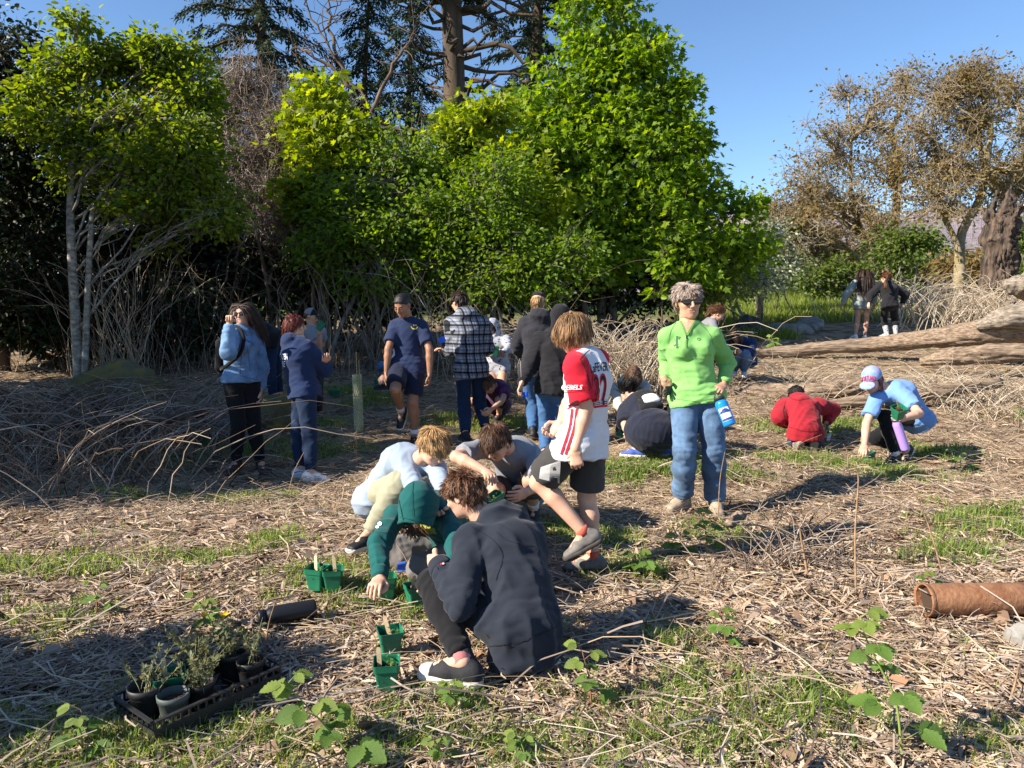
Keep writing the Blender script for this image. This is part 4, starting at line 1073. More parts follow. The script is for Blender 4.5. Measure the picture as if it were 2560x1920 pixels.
  top=tee(C_['dark_navy'], name='dress', sleeve=1.0, infl=.022, hem=.03), bot=dict(name='skirt', mat=C_['dark_navy'], len=1.3, skirt=(1630, 1078, 6.65, (.165, .15, .135)), fold=.012), shoe=dict(mat=BLUE_S, sole=RUBBER, name='sneaker'), hair=dict(style='tied', col='black', n=260, tie=(0, -.45, .35), bun=(0, -.5, .3))),
 dict(id='behind', label='person in black top and olive trousers crouching, mostly hidden behind the woman in green', H=1.5, d=7.1, pel=(1722, 1062), neck=(1700, 985, 0), head=(1718, 965, 0), hp=50, face=275, sface=270, hyaw=270, hpitch=20,
  LA=dict(sh=(1690, 1004, -1), el=(1672, 1030, -1), wr=(1690, 1052, -1)), RA=dict(el=(1690, 1030, 1), wr=(1680, 1052, 1)), LL=dict(kn=(1678, 1046, -1), an=(1694, 1104, 1), toe=270), RL=dict(kn=(1690, 1050, 1), an=(1736, 1108, -1), toe=270),
  top=tee(C_['black'], sleeve=1.7), bot=dict(name='trousers', mat=C_['olive'], len=1.95), shoe=dict(mat=TAN_S, sole=RUBBER, name='shoe'), hair=dict(style='short', col='brown', n=160)),
 dict(id='ponytail', label='girl with ponytail in grey top bending behind the shoulder of the woman in green', H=1.5, d=10.6, pel=(1764, 852), neck=(1780, 798, 0), head=(1796, 786, 0), hp=36, face=100, sface=100, hyaw=105, hpitch=35,
  RA=dict(el=(1786, 830, -1), wr=(1800, 850, -1)), LA=dict(el=(1790, 830, 1), wr=(1800, 850, 1)), RL=dict(kn=(1796, 858, -1), an=(1782, 900, 1), toe=100, on=False), LL=dict(kn=(1800, 858, 1), an=(1784, 898, -1), toe=100, on=False),
  top=tee(C_['grey_knit'], sleeve=.8), bot=dict(name='jeans', mat=C_['jeans_d'], len=1.95), shoe=dark_shoe, hair=dict(style='tied', col='chestnut', n=200, tie=(0, -.5, .1), tail=[(1772, 780, 10.6), (1764, 790, 10.62)])),
 dict(id='seated', label='girl in navy hoodie and jeans sitting on the slope, looking at a pot', H=1.5, d=11.0, pel=(1862, 904), neck=(1852, 850, 0), head=(1841, 840, -1), hp=34, face=200, sface=200, hyaw=208, hpitch=28,
  RA=dict(el=(1836, 878, -1), wr=(1840, 880, -1)), LA=dict(el=(1876, 884, -1), wr=(1852, 880, -1), curl=.6), RL=dict(kn=(1838, 890, -1), an=(1836, 926, 1), toe=205), LL=dict(kn=(1862, 886, -1), an=(1860, 928, 1), toe=195),
  top=hoodie(C_['royal'], loose=.006), bot=dict(name='jeans', mat=C_['jeans'], len=1.95, infl=.014), shoe=dict(mat=WHITE_S, sole=RUBBER, name='sneaker'), hair=dict(style='long', col='brown', n=240, len=.45, mess=.1), skin='tan'),
 dict(id='longhair', label='girl with long dark hair in oversized grey sweatshirt, seen from behind by the log', H=1.6, d=17.0, pel=(2156, 757), neck=(2160, 702, 0), head=(2162, 688, 0), hp=26, face=8, sface=10, hyaw=20, hpitch=8,
  LA=dict(el=(2116, 736, 0), wr=(2106, 762, -1)), RA=dict(el=(2184, 734, 0), wr=(2186, 760, -1)), LL=dict(kn=(2144, 804, 1), an=(2138, 838, -1), toe=350), RL=dict(kn=(2166, 804, 1), an=(2162, 840, -1), toe=10),
  top=dict(name='sweatshirt', mat=C_['sage'], sleeve=1.95, infl=.035, hem=.10, fold=.012, loose=.01), bot=dict(name='shorts', mat=C_['dgrey'], len=.3), shoe=dict(mat=WHITE_S, sole=RUBBER, name='sneaker'), hair=dict(style='long', col='darkbrown', n=420, len=1.1, mess=.08, vol=1.10, wid=.03), skin='tan', res=.02),
 dict(id='blackgirl', label='girl with plaited hair in black hoodie and checked boots leaning over the log', H=1.6, d=16.4, pel=(2224, 762), neck=(2216, 712, 1), head=(2212, 696, 1), hp=25, face=350, sface=350, hyaw=340, hpitch=25, arch=.06, w=1.1,
  LA=dict(el=(2174, 740, 0), wr=(2172, 758, -1)), RA=dict(el=(2264, 736, 0), wr=(2256, 760, -1)), LL=dict(kn=(2210, 796, 1), an=(2216, 834, -1), toe=335), RL=dict(kn=(2236, 796, 1), an=(2240, 834, -1), toe=20, on=False),
  top=hoodie(C_['black_fleece'], infl=.03, loose=.012), bot=dict(name='leggings', mat=C_['black'], len=1.6), shoe=dict(mat=CHECK, sole=RUBBER_D, name='boot', high=.11), hair=dict(style='tied', col='chestnut', n=240, tie=(0, -.5, .0), tail=[(2214, 706, 16.2), (2215, 716, 16.15), (2214, 724, 16.2)]), res=.02),
 dict(id='redboy', label='child in crimson hoodie kneeling with back to the camera', H=1.45, d=7.5, pel=(2014, 1078), neck=(1996, 1010, 1), head=(1992, 990, 1), hp=52, face=350, sface=352, hyaw=342, hpitch=55, arch=.05, w=1.12, hemdir=(0, .1, -1),
  LA=dict(sh=(1960, 1014, 0), el=(1948, 1042, -1), wr=(1966, 1062, 1)), RA=dict(sh=(2042, 1012, 0), el=(2080, 1024, 1), wr=(2066, 1058, -1), ha=(2066, 1070, 0), curl=.8), LL=dict(kn=(1984, 1110, 1), an=(1990, 1112, -1), toe=345, pit=75, on=False), RL=dict(kn=(2034, 1112, 1), an=(2028, 1112, -1), toe=0, pit=78, on=False),
  top=hoodie(C_['red'], infl=.03, loose=.014, hem=.05), bot=dict(name='jeans', mat=C_['jeans_d'], len=1.9, infl=.012), shoe=dict(mat=GREY_S, sole=RUBBER_T, name='shoe'), hair=dict(style='short', col='black', n=300)),
 dict(id='capgirl', label='crouching girl in tie-dye cap and light blue T-shirt with two green pots', H=1.58, d=7.1, pel=(2288, 1046), neck=(2220, 970, -1), head=(2179, 950, -1), hp=66, face=238, sface=225, hyaw=222, hpitch=32, arch=.06,
  RA=dict(sh=(2186, 996, 0), el=(2166, 1060, -1), wr=(2161, 1114, -1), ha=(2154, 1138, -1), curl=.7, thumb=(1, -.3, 0)), LA=dict(sh=(2262, 990, -1), el=(2298, 1034, -1), wr=(2260, 1046, -1), ha=(2240, 1042, -1), curl=.55, thumb=(0, 0, 1)),
  LL=dict(kn=(2210, 1042, -1), an=(2238, 1136, 1), toe=232), RL=dict(kn=(2186, 1096, -1), an=(2266, 1122, 1), toe=232, pit=40, on=False),
  top=tee(C_['sky_tee'], sleeve=.68, hem=.05, infl=.018), bot=dict(name='leggings', mat=C_['black'], len=1.95, infl=.003), shoe=black_shoe, sock=(SOCK_W, .02), hair=dict(style='bob', col='pinkish', n=260, mess=.14, len=.95, hairline=.24), cap=dict(mats=[C_['tiedye']]), skin='fair'),
]
import time as _t
_t0 = _t.time()
for S in PPL:
    if 'hp' in S: S['hh'] = .96 * S['hp'] * S['d'] / FPX
    make_person(S)
print('people', round(_t.time() - _t0, 1))
# ------------------------------------------------------------ the lie of the land
_CX = np.array([[c[0], c[1]] for c in CONTACT]); _CZ = np.array([c[2] for c in CONTACT])
def land0(x, y):
    x = np.asarray(x, float); y = np.asarray(y, float)
    r = np.log1p(np.exp((y - 8.6) * 1.1)) / 1.1
    z = 0.088 * r
    z = np.where(r > 22, 0.088 * 22 + 0.012 * (r - 22), z)
    z = z - 0.20 * np.exp(-((x + 2.6) / 1.6) ** 2 - ((y - 7.0) / 1.5) ** 2)
    z = z + 0.10 * np.exp(-((x - 5.5) / 3.0) ** 2 - ((y - 9.5) / 2.2) ** 2)
    far = np.clip((np.hypot(x, y) - 60) / 400, 0, 1)
    return z * (1 - far) + (1.2 - 14 * far) * far
def land(x, y, bumps=True):
    x = np.asarray(x, float); y = np.asarray(y, float)
    z = land0(x, y)
    r = _CZ - land0(_CX[:, 0], _CX[:, 1])
    shp = np.broadcast(x, y).shape
    P = np.stack([np.broadcast_to(x, shp).ravel(), np.broadcast_to(y, shp).ravel()], 1)
    num = np.zeros(len(P)); den = np.full(len(P), 0.25)
    near = (np.abs(P[:, 0]) < 12) & (P[:, 1] < 20)
    Q = P[near]; nn = np.zeros(len(Q)); dd = np.full(len(Q), 0.25)
    for (cx, cy), ri in zip(_CX, r):
        w = np.exp(-((Q[:, 0] - cx) ** 2 + (Q[:, 1] - cy) ** 2) / 0.55 ** 2)
        nn += w * ri; dd += w
    num[near] = nn; den[near] = dd
    z = z + (num / den).reshape(shp) * 1.0
    if bumps:
        P3 = np.stack([P[:, 0], P[:, 1], np.zeros(len(P))], 1)
        z = z + (0.022 * wob(P3, 0.9, 11, 5) + 0.010 * wob(P3, 0.28, 12, 5)).reshape(shp)
    return z
def on_ground(px, py):
    """where the sight line through a picture point meets the ground"""
    r = ray(px, py); lo, hi = 1.5, 60.0
    ds = np.concatenate([np.linspace(1.5, 20, 400), np.linspace(20.2, 80, 200)])
    P = CAMP + ds[:, None] * r
    below = P[:, 2] < land(P[:, 0], P[:, 1])
    i = int(np.argmax(below)) if below.any() else len(ds) - 1
    a, b = ds[max(0, i - 1)], ds[i]
    for _ in range(14):
        m = (a + b) / 2; q = CAMP + m * r
        if q[2] < land(q[0:1], q[1:2])[0]: b = m
        else: a = m
    q = CAMP + b * r
    return q
def gz(x, y): return float(land(np.array([x]), np.array([y]))[0])

def ramp_mat(name, cols, rough=0.85, vs=30, bump=.3, bs=120):
    m = bpy.data.materials.new(name); m.use_nodes = True
    n = m.node_tree.nodes; l = m.node_tree.links; b = n['Principled BSDF']; b.inputs['Roughness'].default_value = rough; b.inputs['Specular IOR Level'].default_value = .25
    g = n.new('ShaderNodeNewGeometry'); rp = n.new('ShaderNodeValToRGB'); el = rp.color_ramp.elements
    while len(el) < len(cols): el.new(.5)
    for i, c in enumerate(cols): el[i].position = i / max(1, len(cols) - 1); el[i].color = (*c, 1)
    l.new(g.outputs['Random Per Island'], rp.inputs['Fac']); l.new(rp.outputs['Color'], b.inputs['Base Color'])
    return m
def ground_mat():
    m = bpy.data.materials.new('soil_and_litter'); m.use_nodes = True
    n = m.node_tree.nodes; l = m.node_tree.links; b = n['Principled BSDF']; b.inputs['Roughness'].default_value = .95; b.inputs['Specular IOR Level'].default_value = .1
    tc = n.new('ShaderNodeTexCoord')
    def noise(s, d=6, r=.6):
        t = n.new('ShaderNodeTexNoise'); t.inputs['Scale'].default_value = s; t.inputs['Detail'].default_value = d; t.inputs['Roughness'].default_value = r; l.new(tc.outputs['Object'], t.inputs['Vector']); return t.outputs['Fac']
    def ramp(f, stops):
        r = n.new('ShaderNodeValToRGB'); e = r.color_ramp.elements
        while len(e) < len(stops): e.new(.5)
        for i, (p, c) in enumerate(stops): e[i].position = p; e[i].color = (*c, 1)
        l.new(f, r.inputs['Fac']); return r.outputs['Color']
    soil = ramp(noise(38, 8, .7), [(.3, (.045, .027, .017)), (.5, (.11, .07, .043)), (.7, (.22, .15, .10))])
    straw = ramp(noise(120, 8, .75), [(.35, (.10, .07, .045)), (.5, (.32, .24, .155)), (.66, (.52, .42, .29))])
    green = ramp(noise(70, 6, .7), [(.35, (.02, .03, .010)), (.6, (.07, .10, .025))])
    def mix(f, a, c):
        x = n.new('ShaderNodeMix'); x.data_type = 'RGBA'; l.new(f, x.inputs[0]); l.new(a, x.inputs[6]); l.new(c, x.inputs[7]); return x.outputs[2]
    f1 = ramp(noise(3.2, 5, .65), [(.40, (0, 0, 0)), (.56, (1, 1, 1))])
    f2 = ramp(noise(1.1, 5, .6), [(.56, (0, 0, 0)), (.70, (.5, .5, .5))])
    c = mix(f2, mix(f1, soil, straw), green)
    # the far meadow is green
    sp = n.new('ShaderNodeSeparateXYZ'); l.new(tc.outputs['Object'], sp.inputs[0])
    mr = n.new('ShaderNodeMapRange'); mr.inputs['From Min'].default_value = 19; mr.inputs['From Max'].default_value = 23; l.new(sp.outputs['Y'], mr.inputs['Value'])
    mead = ramp(noise(9, 6, .7), [(.3, (.035, .06, .012)), (.7, (.11, .16, .03))])
    c = mix(mr.outputs['Result'], c, mead)
    l.new(c, b.inputs['Base Color'])
    bp = n.new('ShaderNodeBump'); bp.inputs['Strength'].default_value = .8; bp.inputs['Distance'].default_value = .03; l.new(noise(45, 8, .7), bp.inputs['Height']); l.new(bp.outputs['Normal'], b.inputs['Normal'])
    return m
ys = np.concatenate([np.linspace(-8, 1.2, 24), np.arange(1.26, 13, .055), np.geomspace(13.05, 3500, 120)])
us = np.sinh(np.linspace(-1, 1, 300) * 1.6) / math.sinh(1.6) * 2.2
Yg, Ug = np.meshgrid(ys, us, indexing='ij')
Xg = Ug * (3.2 + .62 * np.maximum(Yg, 0) + .25 * np.maximum(-Yg, 0))
Zg = land(Xg, Yg)
idx = np.arange(Xg.size).reshape(Xg.shape)
Fg = np.stack([idx[:-1, :-1], idx[:-1, 1:], idx[1:, 1:], idx[1:, :-1]], -1).reshape(-1, 4)
ground = mesh_obj('ground', np.stack([Xg, Yg, Zg], -1).reshape(-1, 3), Fg, ground_mat(), origin=np.zeros(3))
tag(ground, 'brown soil strewn with dry stems and patches of grass', None, kind='structure')

# far hill with a burnt forest on it
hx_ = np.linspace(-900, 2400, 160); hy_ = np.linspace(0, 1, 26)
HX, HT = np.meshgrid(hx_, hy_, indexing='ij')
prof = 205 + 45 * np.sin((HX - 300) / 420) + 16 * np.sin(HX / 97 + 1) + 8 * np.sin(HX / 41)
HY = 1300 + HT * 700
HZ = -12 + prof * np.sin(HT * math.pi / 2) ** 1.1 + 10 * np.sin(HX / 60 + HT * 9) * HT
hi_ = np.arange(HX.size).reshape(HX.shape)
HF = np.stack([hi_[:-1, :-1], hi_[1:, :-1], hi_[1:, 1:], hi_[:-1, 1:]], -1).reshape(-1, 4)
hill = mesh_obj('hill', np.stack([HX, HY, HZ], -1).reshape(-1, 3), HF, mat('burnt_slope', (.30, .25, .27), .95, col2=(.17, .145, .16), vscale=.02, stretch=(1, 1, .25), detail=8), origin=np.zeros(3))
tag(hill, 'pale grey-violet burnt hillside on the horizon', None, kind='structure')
# the dead trunks still standing on it
n = 5200; hxp = RNG.uniform(100, 1500, n); ht = RNG.uniform(.15, 1, n) ** .6
pr = 205 + 45 * np.sin((hxp - 300) / 420) + 16 * np.sin(hxp / 97 + 1) + 8 * np.sin(hxp / 41)
hz = -12 + pr * np.sin(ht * math.pi / 2) ** 1.1 + 10 * np.sin(hxp / 60 + ht * 9) * ht
b0 = np.stack([hxp, 1300 + ht * 700, hz - 1], 1); b1 = b0 + np.stack([RNG.normal(size=n) * 1, np.zeros(n), RNG.uniform(9, 24, n)], 1)
V, F = tubes(np.stack([b0, b1], 1), np.stack([np.full(n, .9), np.full(n, .35)], 1), 3, False)
o = mesh_obj('burnt_forest', V, F, ramp_mat('burnt_trunks', [(.16, .14, .15), (.34, .30, .31)]), origin=np.zeros(3), smooth=False)
tag(o, 'standing burnt trunks covering the far hillside', 'forest', kind='stuff')

# ------------------------------------------------------------ litter, stems, grass
def spread(n, dmin, dmax, xs=.86, seed=1, pw=1.0):
    r = np.random.default_rng(seed)
    d = dmin * (dmax / dmin) ** (r.random(n) ** pw)
    x = r.uniform(-xs, xs, n) * d
    y = np.sqrt(np.maximum(d * d, 0)) 
    return x, y, r
STRAW = ramp_mat('dry_stems', [(.12, .072, .042), (.28, .185, .112), (.42, .305, .195), (.48, .365, .24), (.30, .21, .14), (.54, .435, .31)])
BARK_CH = ramp_mat('bark_chips', [(.14, .09, .06), (.34, .235, .165), (.50, .375, .275), (.42, .315, .235), (.58, .46, .35)])
LEAF_D = ramp_mat('dead_leaf_brown', [(.14, .085, .055), (.26, .17, .115), (.36, .27, .20), (.24, .12, .06)])
STRAW_P = ramp_mat('bleached_stems', [(.20, .135, .085), (.38, .28, .18), (.48, .38, .26), (.32, .235, .155), (.52, .43, .31)])
TWIG = ramp_mat('grey_twigs', [(.10, .075, .06), (.25, .20, .165), (.42, .36, .30)])
CLEAR = [(966, 1500, .10), (1040, 1524, .10), (794, 1478, .10), (834, 1482, .10), (976, 1646, .10), (968, 1730, .10), (720, 1566, .14), (680, 1572, .12), (770, 1560, .12), (2170, 1158, .10), (340, 1850, .16), (420, 1830, .2), (500, 1800, .2), (580, 1770, .2), (650, 1740, .18), (450, 1780, .2), (560, 1720, .2), (1090, 1690, .12), (1150, 1710, .12), (2420, 1545, .12), (2520, 1545, .12)]
CLW = [(on_ground(a, b), c) for a, b, c in CLEAR]
def clear_of(x, y):
    k = np.ones(len(x), bool)
    for q, c in CLW: k &= (x - q[0]) ** 2 + (y - q[1]) ** 2 > c * c
    return k
def straw_sheet(name, n, dmin, dmax, L, R, lift, steep, seed, K=2, mat_=STRAW, xs=.86, keep=None, bend=.0):
    x, y, r = spread(n, dmin, dmax, xs, seed)
    k = clear_of(x, y) | (r.random(len(x)) < .25); x, y = x[k], y[k]
    n = len(x)
    z = land(x, y) + r.random(n) ** 2 * lift
    ln = L[0] * (L[1] / L[0]) ** (r.random(n) ** 1.5); a = r.uniform(0, 2 * math.pi, n)
    a = np.where(r.random(n) < .35, r.normal(.35, .5, n), a)
    el = r.normal(0, steep, n)
    dr = np.stack([np.cos(a) * np.cos(el), np.sin(a) * np.cos(el), np.sin(el)], 1)
    c = np.stack([x, y, z + np.abs(np.sin(el)) * ln * .5 + R[0]], 1)
    rad = (R[0] + (R[1] - R[0]) * r.random(n) ** 2) * np.maximum(1, y * .13)
    t = np.linspace(-.5, .5, K)
    P = c[:, None] + dr[:, None] * (ln[:, None] * t[None])[:, :, None]
    if K > 2:
        side = np.cross(dr, [0, 0, 1.0]); b = r.normal(0, bend, n)
        P = P + side[:, None] * (b[:, None] * ln[:, None] * (t[None] ** 2 * 4 - .5))[:, :, None] + np.array([0, 0, 1.0])[None, None] * (np.abs(r.normal(0, bend * .5, n))[:, None] * ln[:, None] * (.5 - 2 * t[None] ** 2))[:, :, None]
    V, F = tubes(P, np.repeat(rad[:, None], K, 1) * np.linspace(1.1, .75, K)[None], 3, False)
    o = mesh_obj(name, V, F, mat_, origin=np.zeros(3), smooth=False)
    return o
o = straw_sheet('dry_stem_litter', 90000, 1.9, 16, (.014, .11), (.0012, .0034), .02, .12, 21); tag(o, 'short broken dry stems covering the cleared ground', 'litter', kind='stuff')
o = straw_sheet('pale_stem_litter', 8000, 1.9, 16, (.07, .28), (.0012, .0034), .028, .13, 25, K=3, bend=.10, mat_=STRAW_P); tag(o, 'bleached broken stems lying over the clearing', 'dead stems', kind='stuff')
o = straw_sheet('long_dry_stems', 1300, 2.6, 17, (.22, .6), (.0014, .0036), .04, .12, 22, K=5, bend=.14, mat_=STRAW_P); tag(o, 'long pale dead stems lying across the clearing', 'dead stems', kind='stuff')
o = straw_sheet('brush_litter', 15000, 5.2, 16, (.06, .38), (.0011, .0026), .07, .24, 26, K=3, bend=.12, mat_=STRAW_P); tag(o, 'dry brushy stems over the middle and far ground', 'dead stems', kind='stuff')
o = straw_sheet('twig_litter', 5200, 2.0, 16, (.08, .45), (.0014, .0045), .045, .24, 23, K=4, mat_=TWIG, bend=.16); tag(o, 'thin grey twigs scattered over the clearing', 'twigs', kind='stuff')
# the longest stems in front, one by one
rs = np.random.default_rng(404); stem_meshes = []
STEM_O = bpy.data.materials.new('loose_stem'); STEM_O.use_nodes = True
_n = STEM_O.node_tree.nodes; _l = STEM_O.node_tree.links; _oi = _n.new('ShaderNodeObjectInfo'); _rp = _n.new('ShaderNodeValToRGB'); _e = _rp.color_ramp.elements; _e[0].color = (.10, .065, .042, 1); _e[1].color = (.46, .36, .25, 1); _x = _e.new(.5); _x.color = (.28, .20, .13, 1)
_l.new(_oi.outputs['Random'], _rp.inputs['Fac']); _l.new(_rp.outputs['Color'], _n['Principled BSDF'].inputs['Base Color']); _n['Principled BSDF'].inputs['Roughness'].default_value = .9
for j in range(16):
    P = np.zeros((1, 7, 3)); P[0, :, 0] = np.linspace(-.5, .5, 7); P[0, :, 1:] += np.cumsum(rs.normal(size=(7, 2)), 0) * np.array([.012, .005]); P[0, :, 2] -= P[0, :, 2].min()
    A = Acc(); V, F = tubes(P, np.linspace(.0072, .0036, 7)[None] * rs.uniform(.6, 1.3), 6); A.add(V, F)
    for z in range(rs.integers(0, 3)):      # side twigs
        k_ = rs.integers(2, 6); d_ = np.array([rs.uniform(.4, 1), rs.choice([-1, 1]) * rs.uniform(.4, 1), .2]) * rs.uniform(.08, .2); V, F = tube([P[0, k_], P[0, k_] + d_ * .6, P[0, k_] + d_], [.0036, .003, .0018], 5); A.add(V, F)
    V_ = np.concatenate(A.V); ks = sorted(A.F); stem_meshes.append(new_mesh('dry_stem', V_, [np.concatenate(A.F[k]) for k in ks], [STEM_O]))
xx, yy, rs = spread(130, 2.3, 9, .74, 405)
kk = clear_of(xx, yy); xx, yy = xx[kk], yy[kk]
for j, (x_, y_) in enumerate(zip(xx, yy)):
    o = bpy.data.objects.new('dry_stem', stem_meshes[j % 16]); L_ = rs.uniform(.2, .65); link(o, None, (x_, y_, gz(x_, y_) + .02)); o.rotation_euler = (0, -abs(rs.normal(0, .09)), rs.uniform(0, 6.28)); o.scale = (L_, .5 + .5 * L_, .5 + .5 * L_)
    tag(o, 'long dead stem lying loose on the litter', 'dead stem', 'long dead stems on the litter')
# flat chips and dead leaves
def chips(name, label, n, ln0, ratio, m, seed, curl):
    x, y, r = spread(n, 1.9, 13, .86, seed); n = len(x)
    ln = r.uniform(ln0[0], ln0[1], n) * np.maximum(1, y * .11); wd = ln * r.uniform(ratio[0], ratio[1], n); a = r.uniform(0, 6.28, n)
    c = np.stack([x, y, land(x, y) + .006 + r.random(n) * .022], 1)
    u = np.stack([np.cos(a), np.sin(a), r.normal(0, curl, n)], 1); v = np.stack([-np.sin(a), np.cos(a), r.normal(0, curl * 1.3, n)], 1)
    j = lambda: (1 + r.normal(0, .22, n))[:, None]
    Vq = np.stack([c - u * ln[:, None], c - u * ln[:, None] * .3 * j() + v * wd[:, None] * j() + [0, 0, .003], c + u * ln[:, None] * .6 * j() + v * wd[:, None] * .7 * j(), c + u * ln[:, None], c + u * ln[:, None] * .2 * j() - v * wd[:, None] * j()], 1).reshape(-1, 3)
    o = mesh_obj(name, Vq, np.arange(5 * n).reshape(n, 5), m, origin=np.zeros(3), smooth=False); tag(o, label, 'litter', kind='stuff')
chips('bark_litter', 'flat splinters and bark strips on the soil', 40000, (.014, .065), (.06, .17), BARK_CH, 31, .22)
chips('leaf_litter', 'curled dead brown leaves on the soil', 1300, (.02, .05), (.4, .8), LEAF_D, 32, .5)

GRASS = leaf_mat('grass_blades', [(.10, .17, .03), (.16, .25, .045), (.22, .30, .06), (.30, .32, .11)], .45)
PATCH = [(60, 1890, .55), (250, 1880, .45), (430, 1895, .35), (520, 1860, .25), (80, 1560, .35), (230, 1420, .3), (60, 1420, .3), (950, 1480, .3), (900, 1430, .35), (1190, 1330, .28), (1150, 1250, .3), (1690, 1600, .2), (1600, 1840, .3), (1660, 1760, .25), (1940, 1800, .3), (2000, 1740, .25), (2080, 1790, .25), (1850, 1870, .25),
         (2100, 1160, .5), (1990, 1150, .45), (2200, 1170, .5), (2120, 1060, .5), (2040, 1080, .4), (2330, 1130, .4), (2440, 1330, .45), (2500, 1290, .45), (2380, 1380, .35), (2300, 1200, .4), (1560, 1170, .5), (1640, 1165, .5), (1700, 1150, .4), (1500, 1190, .4), (1400, 1330, .3), (620, 1250, .4), (1300, 1060, .5), (1240, 1070, .4), (1100, 1050, .4), (860, 980, .5), (820, 1060, .45), (930, 1000, .5),
         (400, 1150, .5), (660, 1130, .5), (700, 1010, .5), (830, 1130, .4), (350, 1240, .4), (1820, 1180, .4), (1950, 1060, .4), (1500, 1350, .3), (1120, 1540, .2), (780, 1440, .3), (480, 1400, .3), (700, 1350, .25), (1320, 1560, .2), (1000, 1840, .3), (1330, 1880, .3), (1480, 1890, .3), (760, 1900, .3), (1140, 1760, .25), (1800, 1340, .3), (1560, 1430, .3), (1750, 1700, .2), (2480, 1860, .2)]
bl = []
r = np.random.default_rng(5)
pw = np.array([on_ground(a_, b_) for a_, b_, _ in PATCH])
for (a_, b_, rad), q in zip(PATCH, pw):
    dd = q[1]; n = int(820 * (rad / .35) ** 1.2 * min(1.0, 3.2 / dd) ** .4)
    nt = max(3, n // 32); tx = q[0] + r.normal(0, rad * .38, nt) * 1.3; ty = q[1] + r.normal(0, rad * .34, nt)
    i = r.integers(0, nt, n); sp_ = .022 + .006 * dd
    bl.append(np.stack([tx[i] + r.normal(0, sp_, n), ty[i] + r.normal(0, sp_, n), np.full(n, dd)], 1))
x, y, r2 = spread(7000, 2, 15, .8, 77)
P3 = np.stack([x, y, 0 * x], 1); k = wob(P3, 1.3, 5, 5) > .35
bl.append(np.stack([x[k], y[k], y[k]], 1))
bl = np.concatenate(bl); n = len(bl)
h = r.uniform(.025, .085, n) * np.where(bl[:, 2] < 4, 1, 1.15); a = r.uniform(0, 6.28, n); lean = r.uniform(.1, .9, n)
w = (.0016 + .0004 * bl[:, 2]) * r.uniform(.7, 1.3, n)
b0 = np.stack([bl[:, 0], bl[:, 1], land(bl[:, 0], bl[:, 1]) - .003], 1)
dr = np.stack([np.cos(a), np.sin(a), 0 * a], 1); sd = np.stack([-np.sin(a), np.cos(a), 0 * a], 1)
mid = b0 + dr * (h * lean * .3)[:, None] + np.array([0, 0, 1]) * (h * .6)[:, None]
tip = b0 + dr * (h * lean)[:, None] + np.array([0, 0, 1]) * (h * (1 - .3 * lean))[:, None]
V = np.stack([b0 - sd * w[:, None], b0 + sd * w[:, None], mid + sd * w[:, None] * .8, mid - sd * w[:, None] * .8, tip], 1).reshape(-1, 3)
ix = np.arange(n)[:, None] * 5
o = mesh_obj('grass', V, [ix + np.array([[0, 1, 2, 3]]), ix + np.array([[3, 2, 4]])], GRASS, origin=np.zeros(3))
tag(o, 'fresh green grass growing in tufts through the litter', 'grass', kind='stuff')
# ------------------------------------------------------------ trees and shrubs
def leaf_template(shape):
    if shape == 'maple':
        o = [(0, -.05), (.22, -.12), (.5, .05), (.30, .22), (.46, .52), (.16, .50), (0, 1.0), (-.16, .50), (-.46, .52), (-.30, .22), (-.5, .05), (-.22, -.12)]
        V = np.array([(x, y, .12 * abs(x) - .10 * y * y) for x, y in o])
        F = [np.array([[0, 1, 2, 3], [0, 3, 4, 5], [0, 5, 6, 7], [0, 7, 8, 9], [0, 9, 10, 11]])]
        return V, F
    if shape == 'oval':
        V = np.array([(0, 0, 0), (.30, .35, .07), (.22, .75, .02), (0, 1, -.08), (-.22, .75, .02), (-.30, .35, .07)])
        return V, [np.array([[0, 1, 2, 3], [0, 3, 4, 5]])]
    if shape == 'quad':
        V = np.array([(0, 0, 0), (.28, .5, .05), (0, 1, -.05), (-.28, .5, .05)])
        return V, [np.array([[0, 1, 2, 3]])]
    if shape == 'blade':
        V = np.array([(-.03, 0, 0), (.03, 0, 0), (.035, .5, .04), (0, 1, .16), (-.035, .5, .04)])
        return V, [np.array([[0, 1, 2, 4]]), np.array([[4, 2, 3]])]
    if shape == 'spray':      # needle spray
        V = np.array([(0, 0, 0), (.13, .35, -.03), (.025, .42, 0), (.09, .75, -.06), (0, 1, -.12), (-.09, .75, -.06), (-.025, .42, 0), (-.13, .35, -.03)])
        return V, [np.array([[0, 1, 2, 6], [2, 3, 4, 5], [0, 2, 6, 7]])[:, :], ]
def place_leaves(shape, pos, fwd, up, size):
    V, F = leaf_template(shape)
    f = fwd / (np.linalg.norm(fwd, axis=1, keepdims=True) + 1e-9)
    s = np.cross(f, up); s /= np.linalg.norm(s, axis=1, keepdims=True) + 1e-9
    u = np.cross(s, f)
    W = pos[:, None] + size[:, None, None] * (V[None, :, 0:1] * s[:, None] + V[None, :, 1:2] * f[:, None] + V[None, :, 2:3] * u[:, None])
    m = len(V); n = len(pos); ix = np.arange(n)[:, None, None] * m
    return W.reshape(-1, 3), [(ix + g[None]).reshape(-1, g.shape[1]) for g in F]
def limb(a, b, n, r, sag=0.0, wig=.06):
    t = np.linspace(0, 1, n)[:, None]; L = np.linalg.norm(b - a)
    P = a + (b - a) * t + np.array([0, 0, 1.0]) * (sag * L * 4 * t * (1 - t))
    w = r.normal(size=(n, 3)) * wig * L / n ** .5; w[0] = 0; w[-1] = 0
    return P + np.cumsum(w, 0) * np.sin(t * math.pi)
